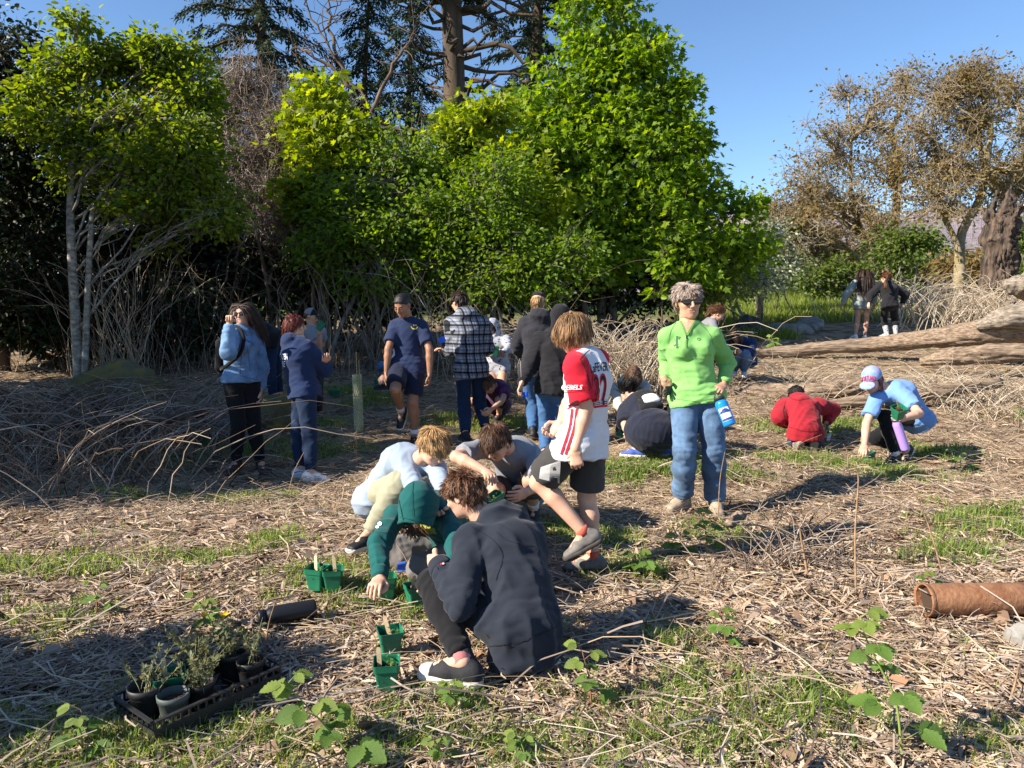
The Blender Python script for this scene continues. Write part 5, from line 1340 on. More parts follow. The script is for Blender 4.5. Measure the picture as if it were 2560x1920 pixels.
BARK = {
    'grey': mat('bark_grey', (.26, .24, .21), .9, col2=(.10, .085, .07), vscale=7, bump=.6, bscale=30, stretch=(1, 1, .5)),
    'pale': mat('bark_pale', (.50, .47, .42), .9, col2=(.16, .14, .11), vscale=9, bump=.6, bscale=30, stretch=(1, 1, 2)),
    'brown': mat('bark_brown', (.17, .11, .07), .9, col2=(.06, .04, .028), vscale=5, bump=.9, bscale=18, stretch=(1, 1, .3)),
    'moss': mat('bark_moss', (.34, .29, .23), .95, col2=(.17, .13, .04), vscale=1.6, bump=.6, bscale=16),
    'twig': TWIG,
    'conifer': mat('bark_conifer', (.105, .07, .048), .95, col2=(.04, .034, .022), vscale=3.5, bump=1.0, bscale=9, stretch=(1, 1, .35)),
}
LEAF = {
    'maple': leaf_mat('maple_leaves', [(.06, .12, .012), (.11, .20, .014), (.17, .27, .018), (.25, .34, .025)], .55),
    'maple_y': leaf_mat('young_maple_leaves', [(.09, .14, .012), (.16, .23, .014), (.23, .29, .02), (.31, .36, .03)], .55),
    'hazel': leaf_mat('hazel_leaves', [(.06, .12, .014), (.12, .20, .018), (.18, .26, .024)], .52),
    'lime': leaf_mat('alder_leaves', [(.06, .105, .012), (.115, .18, .016), (.17, .235, .022), (.22, .25, .03)], .52),
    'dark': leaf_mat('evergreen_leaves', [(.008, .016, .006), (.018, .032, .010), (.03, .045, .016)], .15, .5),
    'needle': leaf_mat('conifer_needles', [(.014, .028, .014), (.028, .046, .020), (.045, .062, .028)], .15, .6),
    'oak': leaf_mat('oak_young_leaves', [(.14, .10, .035), (.21, .145, .055), (.26, .18, .07), (.17, .16, .05)], .45),
    'bush': leaf_mat('bush_leaves', [(.05, .085, .015), (.10, .15, .025), (.15, .20, .04)], .45),
    'blossom': leaf_mat('blossom_shrub', [(.09, .12, .04), (.18, .22, .09), (.45, .47, .38), (.12, .15, .05)], .35),
    'mead': leaf_mat('meadow_leaves', [(.10, .15, .02), (.17, .23, .035), (.26, .29, .07)], .45),
    'brown': leaf_mat('dead_leaves', [(.12, .05, .02), (.20, .085, .035)], .3),
}
def tree(name, label, cat, base, lobes, leaf='maple', bark='grey', shape='maple', size=(.09, .15), nclust=300, per=26, spread_=.24, tr=.09, stems=1, seed=1, group=None, twigs=2, shell=.45, top=None, upbias=.6, trunk_pts=None, droop=0.0, limb_r=.4, bare=0, crown_name='crown', holes=True):
    """lobes: (px, py, depth, radius in px, vertical stretch); crown built of leaf clusters on real branches"""
    r = np.random.default_rng(seed)
    base = np.asarray(base, float)
    C = np.array([at(l[0], l[1], l[2]) for l in lobes]); Rr = np.array([l[3] * l[2] / FPX for l in lobes]); St = np.array([l[4] if len(l) > 4 else 1.0 for l in lobes])
    A = Acc(); tw = []
    H = C[:, 2].max() - base[2]
    # trunks
    trunks = []
    for s in range(stems):
        b = base + np.array([r.normal(0, .18 * (stems > 1)) * min(stems, 4) * .6, r.normal(0, .12 * (stems > 1)), 0])
        if trunk_pts is not None and s == 0: P = smooth_path([b] + [at(*p) for p in trunk_pts], 5)
        else:
            tgt = C[np.argsort(-C[:, 2])[s % len(C)]] if stems > 1 else C.mean(0) * .4 + C[np.argmax(C[:, 2])] * .6
            P = smooth_path(limb(b, tgt, 7, r, 0, .10), 3)
        trunks.append(P)
        rad = tr * (1 if s == 0 else r.uniform(.5, .9)) * np.linspace(1.15, .25, len(P)) ** .8
        V, F = tube(P, rad, 9 if tr > .05 else 6); A.add(V, F)
    TP = np.concatenate(trunks)
    limbs = []
    for c, R_ in zip(C, Rr):
        cand = TP[TP[:, 2] < c[2] + .1]
        if len(cand) == 0: cand = TP[:3]
        dd = np.linalg.norm((cand - c) * np.array([1, 1, .6]), axis=1); o = cand[np.argmin(dd + np.maximum(0, cand[:, 2] - c[2] + .6 * np.linalg.norm(cand[:, :2] - c[:2], axis=1)) * 2)]
        P = limb(o, c, 8, r, .06, .14); limbs.append(P)
        V, F = tube(P, tr * limb_r * np.linspace(1, .22, 8) * min(1.3, R_ + .3), 6); A.add(V, F)
    vol = Rr ** 2 * St; n3 = nclust * 4; pk = r.choice(len(C), n3, p=vol / vol.sum())
    d = r.normal(size=(n3, 3)); d /= np.linalg.norm(d, axis=1, keepdims=True)
    rho = (shell + (1 - shell) * r.random(n3)) ** .8 * np.where(r.random(n3) < .10, r.uniform(1.05, 1.35, n3), 1.0)
    K = C[pk] + d * (Rr[pk] * rho)[:, None] * np.stack([np.ones(n3), np.ones(n3), St[pk]], 1)
    sc_ = float(np.median(Rr)); hole = wob(K, max(.5, sc_ * 1.15), seed + 500, 6) + .35 * wob(K, max(.3, sc_ * .5), seed + 501, 5)
    sel = np.argsort(-(hole + r.random(n3) * .2))[:nclust] if holes else np.arange(nclust); K = K[sel]; pk = pk[sel]; d = d[sel]
    K[:, 2] = np.maximum(K[:, 2], base[2] + .25)
    # branches to every cluster
    o = np.stack([limbs[i][min(7, int(3 + 5 * r.random()))] for i in pk])
    t = np.linspace(0, 1, 5)[None, :, None]
    BP = o[:, None] * (1 - t) + K[:, None] * t + np.array([0, 0, 1.0]) * (np.linalg.norm(K - o, axis=1) * (.10 - droop))[:, None, None] * 4 * t * (1 - t) * .5
    BP[:, 1:4] += r.normal(size=(nclust, 3, 3)) * .05 * np.linalg.norm(K - o, axis=1)[:, None, None]
    br = np.clip(.006 + .012 * Rr[pk], .006, .03)
    V, F = tubes(BP, br[:, None] * np.linspace(1, .35, 5)[None], 4, False); A.add(V, F)
    if twigs or bare:
        nt = nclust * (twigs + bare); i = np.repeat(np.arange(nclust), twigs + bare)
        s0 = BP[i, r.integers(2, 5, nt)]; dv = r.normal(size=(nt, 3)); dv[:, 2] += .35 - droop * 2; dv /= np.linalg.norm(dv, axis=1, keepdims=True)
        tl = spread_ * r.uniform(.8, 2.0, nt)
        m_ = s0 + dv * (tl * .5)[:, None] + r.normal(size=(nt, 3)) * .12 * spread_
        V, F = tubes(np.stack([s0, m_, s0 + dv * tl[:, None] + r.normal(size=(nt, 3)) * .25 * spread_], 1), np.stack([np.full(nt, .0055), np.full(nt, .004), np.full(nt, .002)], 1) * max(1, C[:, 1].mean() / 13), 3, False); A.add(V, F)
    root = empty(name, base, label, cat, group)
    A.build('trunk', [BARK[bark]], root)
    if per > 0:
        n = nclust * per; i = np.repeat(np.arange(nclust), per)
        off = r.normal(size=(n, 3)) * spread_ * np.array([1, 1, .62])
        pos = K[i] + off
        out = off / (np.linalg.norm(off, axis=1, keepdims=True) + 1e-6) + (K[i] - C[pk[i]]) / (Rr[pk[i]][:, None] + .1) * .5
        fw = out * np.array([1, 1, .5]) + r.normal(size=(n, 3)) * .5; fw[:, 2] -= .35
        up = r.normal(size=(n, 3)) * .6 + np.array([-.25, -.25, 1.0]) * upbias
        V, F = place_leaves(shape, pos, fw, up, r.uniform(*size, n))
        mesh_obj(crown_name, V, F, LEAF[leaf], root, smooth=False)
    return root

def gbase(px, py_hint, d):
    p = at(px, py_hint, d); return np.array([p[0], p[1], gz(p[0], p[1]) - .05])

# alder-like tree on the left
tree('leafy_tree', 'lime-leaved tree with pale mottled forked trunk at the left', 'tree', gbase(188, 800, 11.5),
     [(x, y, 11.5 + .25 * math.sin(x * .05 + y * .03), rr_, st) for x, y, rr_, st in ((110, 250, 50, 1), (160, 170, 52, 1), (240, 125, 48, 1), (300, 180, 58, 1), (385, 115, 42, 1), (430, 190, 58, 1), (490, 240, 48, 1), (150, 330, 52, 1), (230, 270, 56, 1), (330, 290, 62, 1), (420, 320, 60, 1), (500, 340, 46, 1), (180, 420, 42, 1), (270, 380, 52, 1), (350, 410, 56, 1), (440, 430, 56, 1), (510, 450, 42, 1), (300, 490, 42, .8), (390, 520, 48, .8), (470, 540, 44, .8), (545, 560, 34, .7), (70, 300, 34, 1), (330, 80, 28, 1), (190, 75, 26, 1.5), (470, 140, 34, 1), (250, 560, 34, .7), (580, 500, 28, .8), (400, 600, 34, .7))],
     'lime', 'pale', 'oval', (.07, .12), 820, 24, .15, .07, trunk_pts=[(180, 640, 11.5), (176, 520, 11.5), (182, 400, 11.5), (210, 200, 11.5)], seed=3, stems=1, limb_r=.55)
tree('leafy_tree', 'second pale stem leaning right beside the forked lime-leaved tree', 'tree', gbase(200, 800, 11.45), [(420, 480, 11.2, 50), (540, 540, 11.1, 50, .6), (470, 400, 11.2, 60)],
     'lime', 'pale', 'oval', (.07, .11), 110, 22, .2, .045, trunk_pts=[(226, 600, 11.4), (244, 500, 11.4), (330, 400, 11.3)], seed=4)
# dark evergreens at far left
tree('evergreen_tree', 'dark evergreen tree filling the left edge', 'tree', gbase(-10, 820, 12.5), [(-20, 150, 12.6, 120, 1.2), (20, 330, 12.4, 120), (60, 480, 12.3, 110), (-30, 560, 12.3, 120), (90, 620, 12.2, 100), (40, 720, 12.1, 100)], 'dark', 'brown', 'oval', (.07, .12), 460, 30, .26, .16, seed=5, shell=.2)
# grey lichen-covered thicket
for i, (lb, lobes, bs) in enumerate((
    ('tall grey bare shrub crusted with lichen behind the lime-leaved tree', [(620, 230, 14.5, 110), (700, 340, 14.2, 130), (600, 400, 14, 110), (760, 280, 14.6, 90), (660, 520, 13.8, 120), (560, 300, 14.3, 80)], 660),
    ('grey twiggy shrub between the lime-leaved tree and the small maple', [(780, 400, 14.8, 100), (730, 560, 13.8, 120), (820, 520, 14.2, 90), (860, 330, 15, 80)], 780))):
    tree('bare_shrub', lb, 'shrub', gbase(bs, 820, 14), lobes, 'oak', 'twig', 'quad', (.03, .05), 760, 4, .24, .05, stems=6, seed=20 + i, twigs=9, shell=.15, holes=False)
# small bright maple, hazels, big maples
tree('maple_tree', 'small bright maple with pointed top left of the conifer trunk', 'tree', gbase(830, 820, 13.6), [(808, 250, 13.6, 40, 1.7), (836, 340, 13.5, 70), (790, 400, 13.5, 55), (910, 390, 13.5, 70), (850, 480, 13.3, 80), (752, 330, 13.6, 32), (770, 500, 13.4, 50)], 'maple_y', 'grey', 'maple', (.09, .16), 270, 26, .20, .05, seed=7, stems=3)
tree('hazel_bush', 'many-stemmed hazel in fresh leaf left of centre', 'bush', gbase(930, 830, 12.8), [(880, 560, 12.8, 110), (960, 460, 12.9, 100), (1040, 560, 12.8, 110), (940, 640, 12.6, 110), (820, 620, 12.8, 80), (1010, 380, 13, 70), (1090, 660, 12.7, 80)], 'hazel', 'grey', 'oval', (.07, .115), 520, 26, .2, .04, seed=8, stems=9)
tree('hazel_bush', 'hazel with low arching shoots behind the boys in dark hoodies', 'bush', gbase(1260, 830, 12.6), [(1180, 560, 12.7, 100), (1280, 640, 12.5, 95), (1360, 700, 12.3, 80, .7), (1200, 700, 12.4, 70, .7), (1240, 470, 12.8, 90), (1420, 640, 12.6, 80)], 'hazel', 'grey', 'oval', (.07, .115), 420, 26, .2, .04, seed=9, stems=8)
tree('maple_tree', 'maple with yellow-green upper leaves right of the conifer trunk', 'tree', gbase(1220, 820, 14.6), [(1130, 400, 14.6, 70, 1.2), (1200, 330, 14.8, 90), (1140, 500, 14.3, 95), (1280, 470, 14.4, 100), (1070, 470, 14.4, 60), (1340, 560, 14.3, 90), (1240, 600, 14.1, 90)], 'maple_y', 'grey', 'maple', (.09, .16), 480, 26, .21, .07, seed=10, stems=4)
tree('maple_tree', 'tall dense maple whose top passes the upper edge', 'tree', gbase(1510, 820, 16.2), [(1545, 15, 16.4, 52, 1.5), (1440, 50, 16.3, 40, 1.5), (1620, 120, 16.4, 62), (1490, 150, 16.2, 70), (1570, 210, 16.2, 80), (1660, 260, 16.3, 75), (1540, 320, 16, 95), (1420, 250, 16.1, 60), (1700, 370, 16.3, 75), (1440, 400, 15.8, 90), (1620, 430, 15.8, 100), (1490, 520, 15.5, 100), (1730, 490, 16, 80), (1640, 570, 15.5, 95), (1790, 590, 15.8, 65), (1530, 660, 15.2, 75, .8), (1720, 670, 15.4, 65, .8), (1850, 540, 16.2, 42), (1840, 650, 16, 45), (1370, 170, 16.3, 35), (1400, 330, 16, 55), (1330, 290, 16.2, 48), (1350, 400, 16, 60), (1290, 350, 16.2, 42), (1300, 240, 16.5, 30), (1560, 100, 16.4, 40), (1770, 440, 16.2, 34), (1700, 230, 16.4, 30), (1880, 610, 16.2, 30)], 'maple', 'grey', 'maple', (.09, .17), 1250, 25, .20, .11, seed=11, stems=4)
tree('young_tree', 'thin leafy sapling with drooping leaves behind the woman in green', 'sapling', gbase(1655, 850, 9.6), [(1656, 640, 9.6, 11, 2.6), (1656, 690, 9.6, 14, 2.2), (1640, 740, 9.6, 16), (1672, 750, 9.6, 14)], 'maple', 'brown', 'oval', (.07, .12), 40, 4, .05, .012, trunk_pts=[(1655, 780, 9.6), (1656, 700, 9.6), (1657, 625, 9.6)], seed=12, upbias=.2)
# dark growth behind and under the front trees
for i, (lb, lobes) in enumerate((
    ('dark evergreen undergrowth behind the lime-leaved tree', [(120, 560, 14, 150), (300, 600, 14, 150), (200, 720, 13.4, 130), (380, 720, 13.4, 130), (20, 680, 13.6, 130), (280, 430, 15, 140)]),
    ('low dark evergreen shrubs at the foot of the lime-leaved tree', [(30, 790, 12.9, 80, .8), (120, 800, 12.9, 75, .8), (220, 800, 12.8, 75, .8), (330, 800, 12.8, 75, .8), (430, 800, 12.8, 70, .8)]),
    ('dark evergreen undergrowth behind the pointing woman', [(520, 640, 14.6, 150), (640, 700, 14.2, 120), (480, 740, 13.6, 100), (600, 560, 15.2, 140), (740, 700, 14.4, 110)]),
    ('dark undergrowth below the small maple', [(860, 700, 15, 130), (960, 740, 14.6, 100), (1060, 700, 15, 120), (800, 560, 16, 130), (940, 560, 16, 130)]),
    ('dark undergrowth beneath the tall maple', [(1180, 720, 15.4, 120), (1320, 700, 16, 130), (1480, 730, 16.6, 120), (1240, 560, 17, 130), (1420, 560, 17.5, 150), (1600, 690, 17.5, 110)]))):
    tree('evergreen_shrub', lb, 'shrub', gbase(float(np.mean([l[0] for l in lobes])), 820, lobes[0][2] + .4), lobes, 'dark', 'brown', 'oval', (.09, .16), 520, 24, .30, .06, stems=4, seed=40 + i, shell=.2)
# leaning dead canes in the thicket
def canes(name, label, pts, n, h, r0, mat_, seed, arch=.5, spreadx=.5, cat='canes', kind='stuff', lean=.5):
    r = np.random.default_rng(seed); pts = np.asarray(pts, float)
    i = r.integers(0, len(pts), n); b = pts[i] + np.stack([r.normal(0, spreadx, n), r.normal(0, spreadx * .6, n), np.zeros(n)], 1)
    b[:, 2] = land(b[:, 0], b[:, 1]) - .03
    a = r.uniform(0, 6.28, n); hh = r.uniform(h[0], h[1], n); ar = np.abs(r.normal(0, arch, n)) + .1
    t = np.linspace(0, 1, 8)[None, :, None]
    dr = np.stack([np.cos(a), np.sin(a) * .7, 0 * a], 1)
    P = b[:, None] + dr[:, None] * (hh * (lean + ar))[:, None, None] * t ** 1.3 + np.array([0, 0, 1.0]) * (hh[:, None, None] * (t * (1 + ar[:, None, None]) - ar[:, None, None] * 1.25 * t * t)) 
    P[:, 1:] += np.cumsum(r.normal(size=(n, 7, 3)), 1) * .025 * hh[:, None, None]
    g = land(P[:, :, 0].ravel(), P[:, :, 1].ravel()).reshape(n, 8) + .01
    P[:, :, 2] = np.maximum(P[:, :, 2], g)
    V, F = tubes(P, r.uniform(r0[0], r0[1], n)[:, None] * np.linspace(1, .35, 8)[None], 3, False)
    o = mesh_obj(name, V, F, mat_, origin=np.zeros(3)); return tag(o, label, cat, kind=kind)
TWIG_M = ramp_mat('brushwood', [(.08, .055, .04), (.18, .125, .09), (.30, .23, .17), (.42, .36, .30)])
TWIG_D = ramp_mat('dark_canes', [(.05, .04, .032), (.12, .09, .07), (.22, .17, .13)])
CANE = ramp_mat('dead_canes', [(.16, .12, .09), (.34, .26, .18), (.50, .42, .31), (.58, .50, .38)])
TH = [at(x, 830, d) for x, d in ((150, 12.6), (300, 12.4), (420, 12.2), (520, 12.4), (640, 12.8), (760, 12.8), (860, 12.6), (980, 12.4), (1080, 12.3), (1180, 12.2), (1280, 12.2))]
canes('cane_thicket', 'tangle of dead upright canes along the foot of the trees', TH, 420, (.7, 2.4), (.003, .008), TWIG_M, 61, .35, .55, lean=.15)
canes('cane_thicket', 'pale dead canes clumped beneath the lime-leaved tree', [at(x, 830, 11.9) for x in (250, 300, 330)], 90, (1.2, 2.6), (.004, .009), CANE, 62, .3, .25, lean=.12)
canes('cane_heap', 'heap of arching dry canes behind the woman in green', [at(x, y, d) for x, y, d in ((1480, 860, 10.6), (1540, 850, 10.5), (1600, 840, 10.4), (1430, 850, 10.9), (1570, 830, 10.0))], 620, (.5, 1.25), (.005, .010), CANE, 63, .55, .42, lean=.35)
canes('cane_heap', 'spreading heap of dry canes below the broken stump at the right', [at(x, y, d) for x, y, d in ((2250, 720, 20), (2350, 720, 20), (2450, 700, 20), (2540, 690, 20), (2400, 740, 18), (2320, 700, 22), (2520, 720, 18))], 600, (.5, 1.5), (.009, .016), CANE, 64, .5, .9, lean=.5)
canes('cane_heap', 'low scatter of dry canes at the right edge', [at(x, y, d) for x, y, d in ((2480, 980, 9), (2540, 1020, 8.5), (2400, 1000, 9.5), (2300, 1010, 10), (2540, 930, 10))], 240, (.2, .6), (.004, .007), CANE, 65, .6, .5, lean=.9)
canes('cane_scatter', 'short dead canes standing in front of the fallen log', [at(x, y, d) for x, y, d in ((1950, 920, 11), (2100, 920, 10.8), (2250, 900, 10.6), (2050, 960, 9.6), (2200, 960, 9.4), (2350, 920, 10))], 200, (.15, .5), (.004, .008), CANE, 66, .5, .6, lean=.9)
canes('branch_pile', 'grey tangled brushwood pile at the left', [at(x, y, d) for x, y, d in ((60, 900, 8.5), (160, 920, 8.6), (280, 930, 8.8), (380, 960, 8.6), (120, 980, 7.8), (240, 1000, 7.6), (20, 1000, 7.4), (420, 1010, 8.0))], 640, (.22, .75), (.004, .013), TWIG_M, 67, .8, .5, lean=.8)
canes('brush_clump', 'dark clump of broken twigs on a mound of bare earth at centre right', [on_ground(1960, 1400), on_ground(2010, 1410), on_ground(1930, 1420), on_ground(2080, 1400)], 130, (.12, .34), (.003, .006), TWIG_M, 69, .7, .12, lean=.8)
canes('branch_pile', 'lower brushwood spilling into the shade at the left', [at(x, y, d) for x, y, d in ((40, 1060, 6.6), (180, 1080, 6.6), (320, 1060, 6.9), (60, 1140, 6.0))], 220, (.3, .9), (.004, .010), TWIG_M, 68, .7, .5, lean=.8)

# conifers behind
def conifer(name, label, base, H, R, seed, n=70, tr=.3, top_cut=1.0, dens=1.0, start=.12, bend=None, lrange=(.5, 1.1), sz=(.16, .36), lean=(0, 0)):
    r = np.random.default_rng(seed); base = np.asarray(base, float)
    A = Acc(); zt = np.linspace(0, 1, 12)
    P = base + np.stack([lean[0] * zt * H + .02 * H * np.sin(zt * 5 + seed) * zt, lean[1] * zt * H, zt * H], 1)
    V, F = tube(P, tr * np.linspace(1.1, .06, 12) ** .9, 9); A.add(V, F)
    pos, fw, up = [], [], []
    for i in range(n):
        f = start + (1 - start) * (i + r.random()) / n
        f = min(f, .985); a = i * 2.4 + r.normal(0, .3); L = R * (1 - f) ** .75 * r.uniform(*lrange) + .25
        o = base + (P[min(11, int(f * 11))] - base) * 1.0; o = np.array([np.interp(f, zt, P[:, 0]), np.interp(f, zt, P[:, 1]), base[2] + f * H])
        d = np.array([math.cos(a), math.sin(a), 0]); t = np.linspace(0, 1, 7)
        B = o + np.outer(t * L, d) + np.outer(.18 * L * t - .50 * L * t ** 2, [0, 0, 1]); B[1:] += r.normal(size=(6, 3)) * .03 * L
        V, F = tube(B, np.linspace(.05, .010, 7) * (L / 2.5 + .3), 4); A.add(V, F)
        m = int(75 * L * dens) + 8
        tt = r.random(m) ** .7; q = np.stack([np.interp(tt, t, B[:, k]) for k in range(3)], 1)
        sdv = np.cross(d, [0, 0, 1]); g = r.choice([-1, 1], m)
        pos.append(q + r.normal(size=(m, 3)) * .08); fw.append(sdv * (g * r.uniform(.3, 1, m))[:, None] + d * r.uniform(.2, .9, m)[:, None] + np.array([0, 0, -1.0]) * r.uniform(.1, .9, m)[:, None]); up.append(np.tile([0, 0, 1.0], (m, 1)) + r.normal(size=(m, 3)) * .35)
    root = empty(name, base, label, 'tree', 'conifers behind the broadleaf trees')
    A.build('trunk', [BARK['conifer']], root)
    pos, fw, up = np.concatenate(pos), np.concatenate(fw), np.concatenate(up)
    V, F = place_leaves('spray', pos, fw, up, r.uniform(*sz, len(pos)))
    mesh_obj('crown', V, F, LEAF['needle'], root, smooth=False)
    return root
def far_base(px, d):
    p = at(px, 760, d); return np.array([p[0], p[1], gz(p[0], p[1]) - .1])
conifer('conifer_tree', 'broad dark conifer at the top left of centre', far_base(690, 24), 15, 4.2, 71, 120, .3, dens=1.2, lrange=(.5, 1.15))
conifer('conifer_tree', 'slender spruce standing beside the broad conifer', far_base(925, 25), 11.6, 2.0, 72, 90, .18, dens=1.3)
conifer('conifer_tree', 'small pointed spruce left of the bare conifer trunk', far_base(1022, 23), 10.4, 1.9, 73, 80, .16, dens=1.3)
conifer('conifer_tree', 'shaggy dark conifer right of the bare trunk', far_base(1330, 34), 26, 4.6, 74, 150, .4, dens=.9, start=.2, sz=(.22, .46))
# the big bare-trunked conifer with broken limbs
bigb = far_base(1134, 29)
rr = np.random.default_rng(80)
A = Acc(); zz = np.linspace(0, 1, 16); Hb = 22.0
TPb = bigb + np.stack([.12 * np.sin(zz * 6), 0 * zz, zz * Hb], 1)
V, F = tube(TPb, np.linspace(.50, .27, 16), 14); A.add(V, F)
pos, fw, up = [], [], []
for i in range(96):
    z = rr.uniform(6, 21.5) if i < 60 else rr.uniform(8, 13.5); a = rr.uniform(0, 6.28); L = rr.uniform(.8, 4.2)
    o = np.array([np.interp(z / Hb, zz, TPb[:, 0]), bigb[1], bigb[2] + z]); d = np.array([math.cos(a), math.sin(a) * .8, 0])
    t = np.linspace(0, 1, 7); B = o + np.outer(t * L, d) + np.outer(.30 * L * t * t - .12 * L * t, [0, 0, 1]) * rr.choice([1, 1, -1]); B[1:] += rr.normal(size=(6, 3)) * .05 * L
    V, F = tube(B, np.linspace(.085, .02, 7) * (.5 + L / 4), 6); A.add(V, F)
    if z > 11.5:
        m = int(120 * L); tt = rr.random(m); q = np.stack([np.interp(tt, t, B[:, k]) for k in range(3)], 1)
        pos.append(q + rr.normal(size=(m, 3)) * .15); fw.append(rr.normal(size=(m, 3)) * .6 + d * .6 + np.array([0, 0, -.8])); up.append(np.tile([0, 0, 1.0], (m, 1)) + rr.normal(size=(m, 3)) * .4)
root = empty('conifer_tree', bigb, 'big conifer with thick bare brown trunk and broken limbs', 'tree', 'conifers behind the broadleaf trees')
A.build('trunk', [BARK['conifer']], root)
V, F = place_leaves('spray', np.concatenate(pos), np.concatenate(fw), np.concatenate(up), rr.uniform(.2, .42, len(np.concatenate(pos)))); mesh_obj('crown', V, F, LEAF['needle'], root, smooth=False)
# dead leafless tree in front of the conifers
dead = Acc(); db = far_base(900, 21)
for pts in ([(900, 760, 21), (900, 400, 21), (1060, 470, 20), (1120, 490, 20)], [(900, 760, 21), (905, 420, 21), (960, 340, 21), (860, 180, 21), (780, 40, 21), (760, -20, 21)], [(860, 180, 21), (820, 60, 21.2), (830, -20, 21.2)], [(930, 280, 21), (1000, 140, 21), (1040, 80, 21)], [(880, 220, 21), (800, 150, 21), (740, 120, 21)], [(950, 320, 21), (1040, 330, 21), (1090, 320, 21)]):
    P = smooth_path([at(*p) for p in pts], 6); P[1:-1] += rr.normal(size=(len(P) - 2, 3)) * .04
    V, F = tube(P, np.linspace(.065, .018, len(P)), 6); dead.add(V, F)
    for j in range(14):
        k = rr.integers(len(P) // 3, len(P)); d = rr.normal(size=3); d[2] += .3; d /= np.linalg.norm(d); L = rr.uniform(.5, 1.6)
        V, F = tube(limb(P[k], P[k] + d * L, 5, rr, .05, .2), np.linspace(.018, .005, 5), 4); dead.add(V, F)
root = empty('dead_tree', db, 'leafless crooked grey tree in front of the conifers', 'tree'); dead.build('trunk', [BARK['brown']], root)

# oaks on the right
OAK = [
 ('oak with upright grey trunk and young brownish leaves, left of the right-hand group', (2215, 680, 27), [(2180, 300, 27, 110), (2090, 380, 27, 110), (2000, 470, 27, 90), (2230, 430, 26.5, 110), (2100, 510, 26.5, 110), (2200, 560, 26, 100), (2270, 220, 27, 80), (2010, 570, 26.5, 90), (1930, 540, 27, 70), (1960, 470, 27, 60), (2120, 240, 27, 60)], 260),
 ('mossy crooked oak with dark limbs near the broken stump', (2400, 690, 25), [(2360, 240, 25, 110), (2460, 300, 25, 110), (2380, 400, 24.6, 120), (2300, 330, 25, 100), (2500, 420, 24.6, 110), (2440, 200, 25, 80), (2330, 500, 24.5, 100)], 300),
 ('oak crown cut by the right edge', (2600, 690, 27), [(2540, 260, 27, 110), (2620, 330, 27, 140), (2560, 420, 27, 120), (2500, 200, 27.5, 80), (2600, 520, 26.5, 120)], 200),
 ('low spreading oak with orange-brown leaves at the end of the meadow', (2010, 700, 29), [(1960, 600, 29, 90, .8), (2060, 620, 29, 90, .8), (1900, 640, 29, 70, .8), (2010, 540, 29, 80), (2100, 660, 28.5, 70, .7)], 180),
]
for i, (lb, b, lobes, nc) in enumerate(OAK):
    tree('oak_tree', lb, 'tree', far_base(b[0], b[2]), lobes, 'oak', 'moss', 'oval', (.09, .16), int(nc * 1.5), 12, .34, .17, seed=100 + i, twigs=5, bare=5, shell=.2, stems=2, group='oaks on the right', limb_r=.5)
# shrubs and far trees on the right
for i, (nm, lb, b, lobes, lf, nc, sz) in enumerate((
    ('leafy_bush', 'green bush under the oaks', (2260, 23), [(2250, 615, 23, 40), (2300, 605, 23, 34)], 'bush', 70, (.10, .18)),
    ('leafy_bush', 'bright green bush left of the oak trunks', (2100, 26), [(2090, 690, 26, 45), (2150, 700, 26, 40), (2040, 700, 26, 35)], 'bush', 110, (.10, .18)),
    ('blossom_shrub', 'pale shrub speckled with white blossom beside the maple', (1850, 19), [(1840, 640, 19, 55), (1890, 600, 19.4, 50), (1800, 690, 18.6, 50), (1880, 690, 18.6, 45)], 'blossom', 200, (.06, .11)),
    ('blossom_shrub', 'second pale blossoming shrub farther right', (1935, 22), [(1930, 600, 22, 45), (1960, 650, 22, 45), (1920, 690, 21.5, 40)], 'blossom', 130, (.07, .12)),
    ('leafy_bush', 'yellow-green bush at the edge of the meadow', (1770, 16.5), [(1760, 700, 16.5, 45), (1800, 720, 16.3, 40), (1740, 740, 16, 35)], 'mead', 150, (.06, .11)),
    ('leafy_bush', 'green bush at the right edge below the oaks', (2560, 23), [(2550, 620, 23, 50), (2600, 600, 23, 60)], 'bush', 90, (.10, .18)))):
    tree(nm, lb, 'shrub', far_base(b[0], b[1]), lobes, lf, 'grey', 'oval', sz, nc, 24, .26, .04, stems=4, seed=130 + i, shell=.2)
# far woodland seen between the oaks
for i in range(9):
    px = 1780 + i * 105; dd = 60 + (i * 37 % 20)
    tree('far_tree', 'far rounded tree across the valley behind the oaks, ' + ['first', 'second', 'third', 'fourth', 'fifth', 'sixth', 'seventh', 'eighth', 'ninth'][i] + ' from the left', 'tree', far_base(px, dd), [(px, 690, dd, 55), (px + 40, 660, dd, 45), (px - 40, 665, dd, 45)], 'bush' if i % 3 else 'oak', 'brown', 'quad', (.35, .6), 120, 16, .7, .25, seed=160 + i, group='far trees across the valley', twigs=1)
# meadow growth
n = 30000; r = np.random.default_rng(9)
dd = r.uniform(16.5, 32, n); px = r.uniform(1690, 2260, n); p0 = np.stack([(px - 1280) / FPX * dd, dd, 0 * dd], 1)
k = ~((p0[:, 1] < 20) & (p0[:, 0] > 6.5)); p0 = p0[k]; n = len(p0); p0[:, 2] = land(p0[:, 0], p0[:, 1])
up_ = np.tile([0, 0, 1.0], (n, 1)); fw = r.normal(size=(n, 3)) * .35 + np.array([0, 0, 1.0])
V, F = place_leaves('blade', p0, fw, r.normal(size=(n, 3)), r.uniform(.12, .34, n)); o = mesh_obj('meadow_growth', V, F, LEAF['mead'], origin=np.zeros(3), smooth=False); tag(o, 'tall fresh green herbs at the far end of the clearing', 'meadow', kind='stuff')
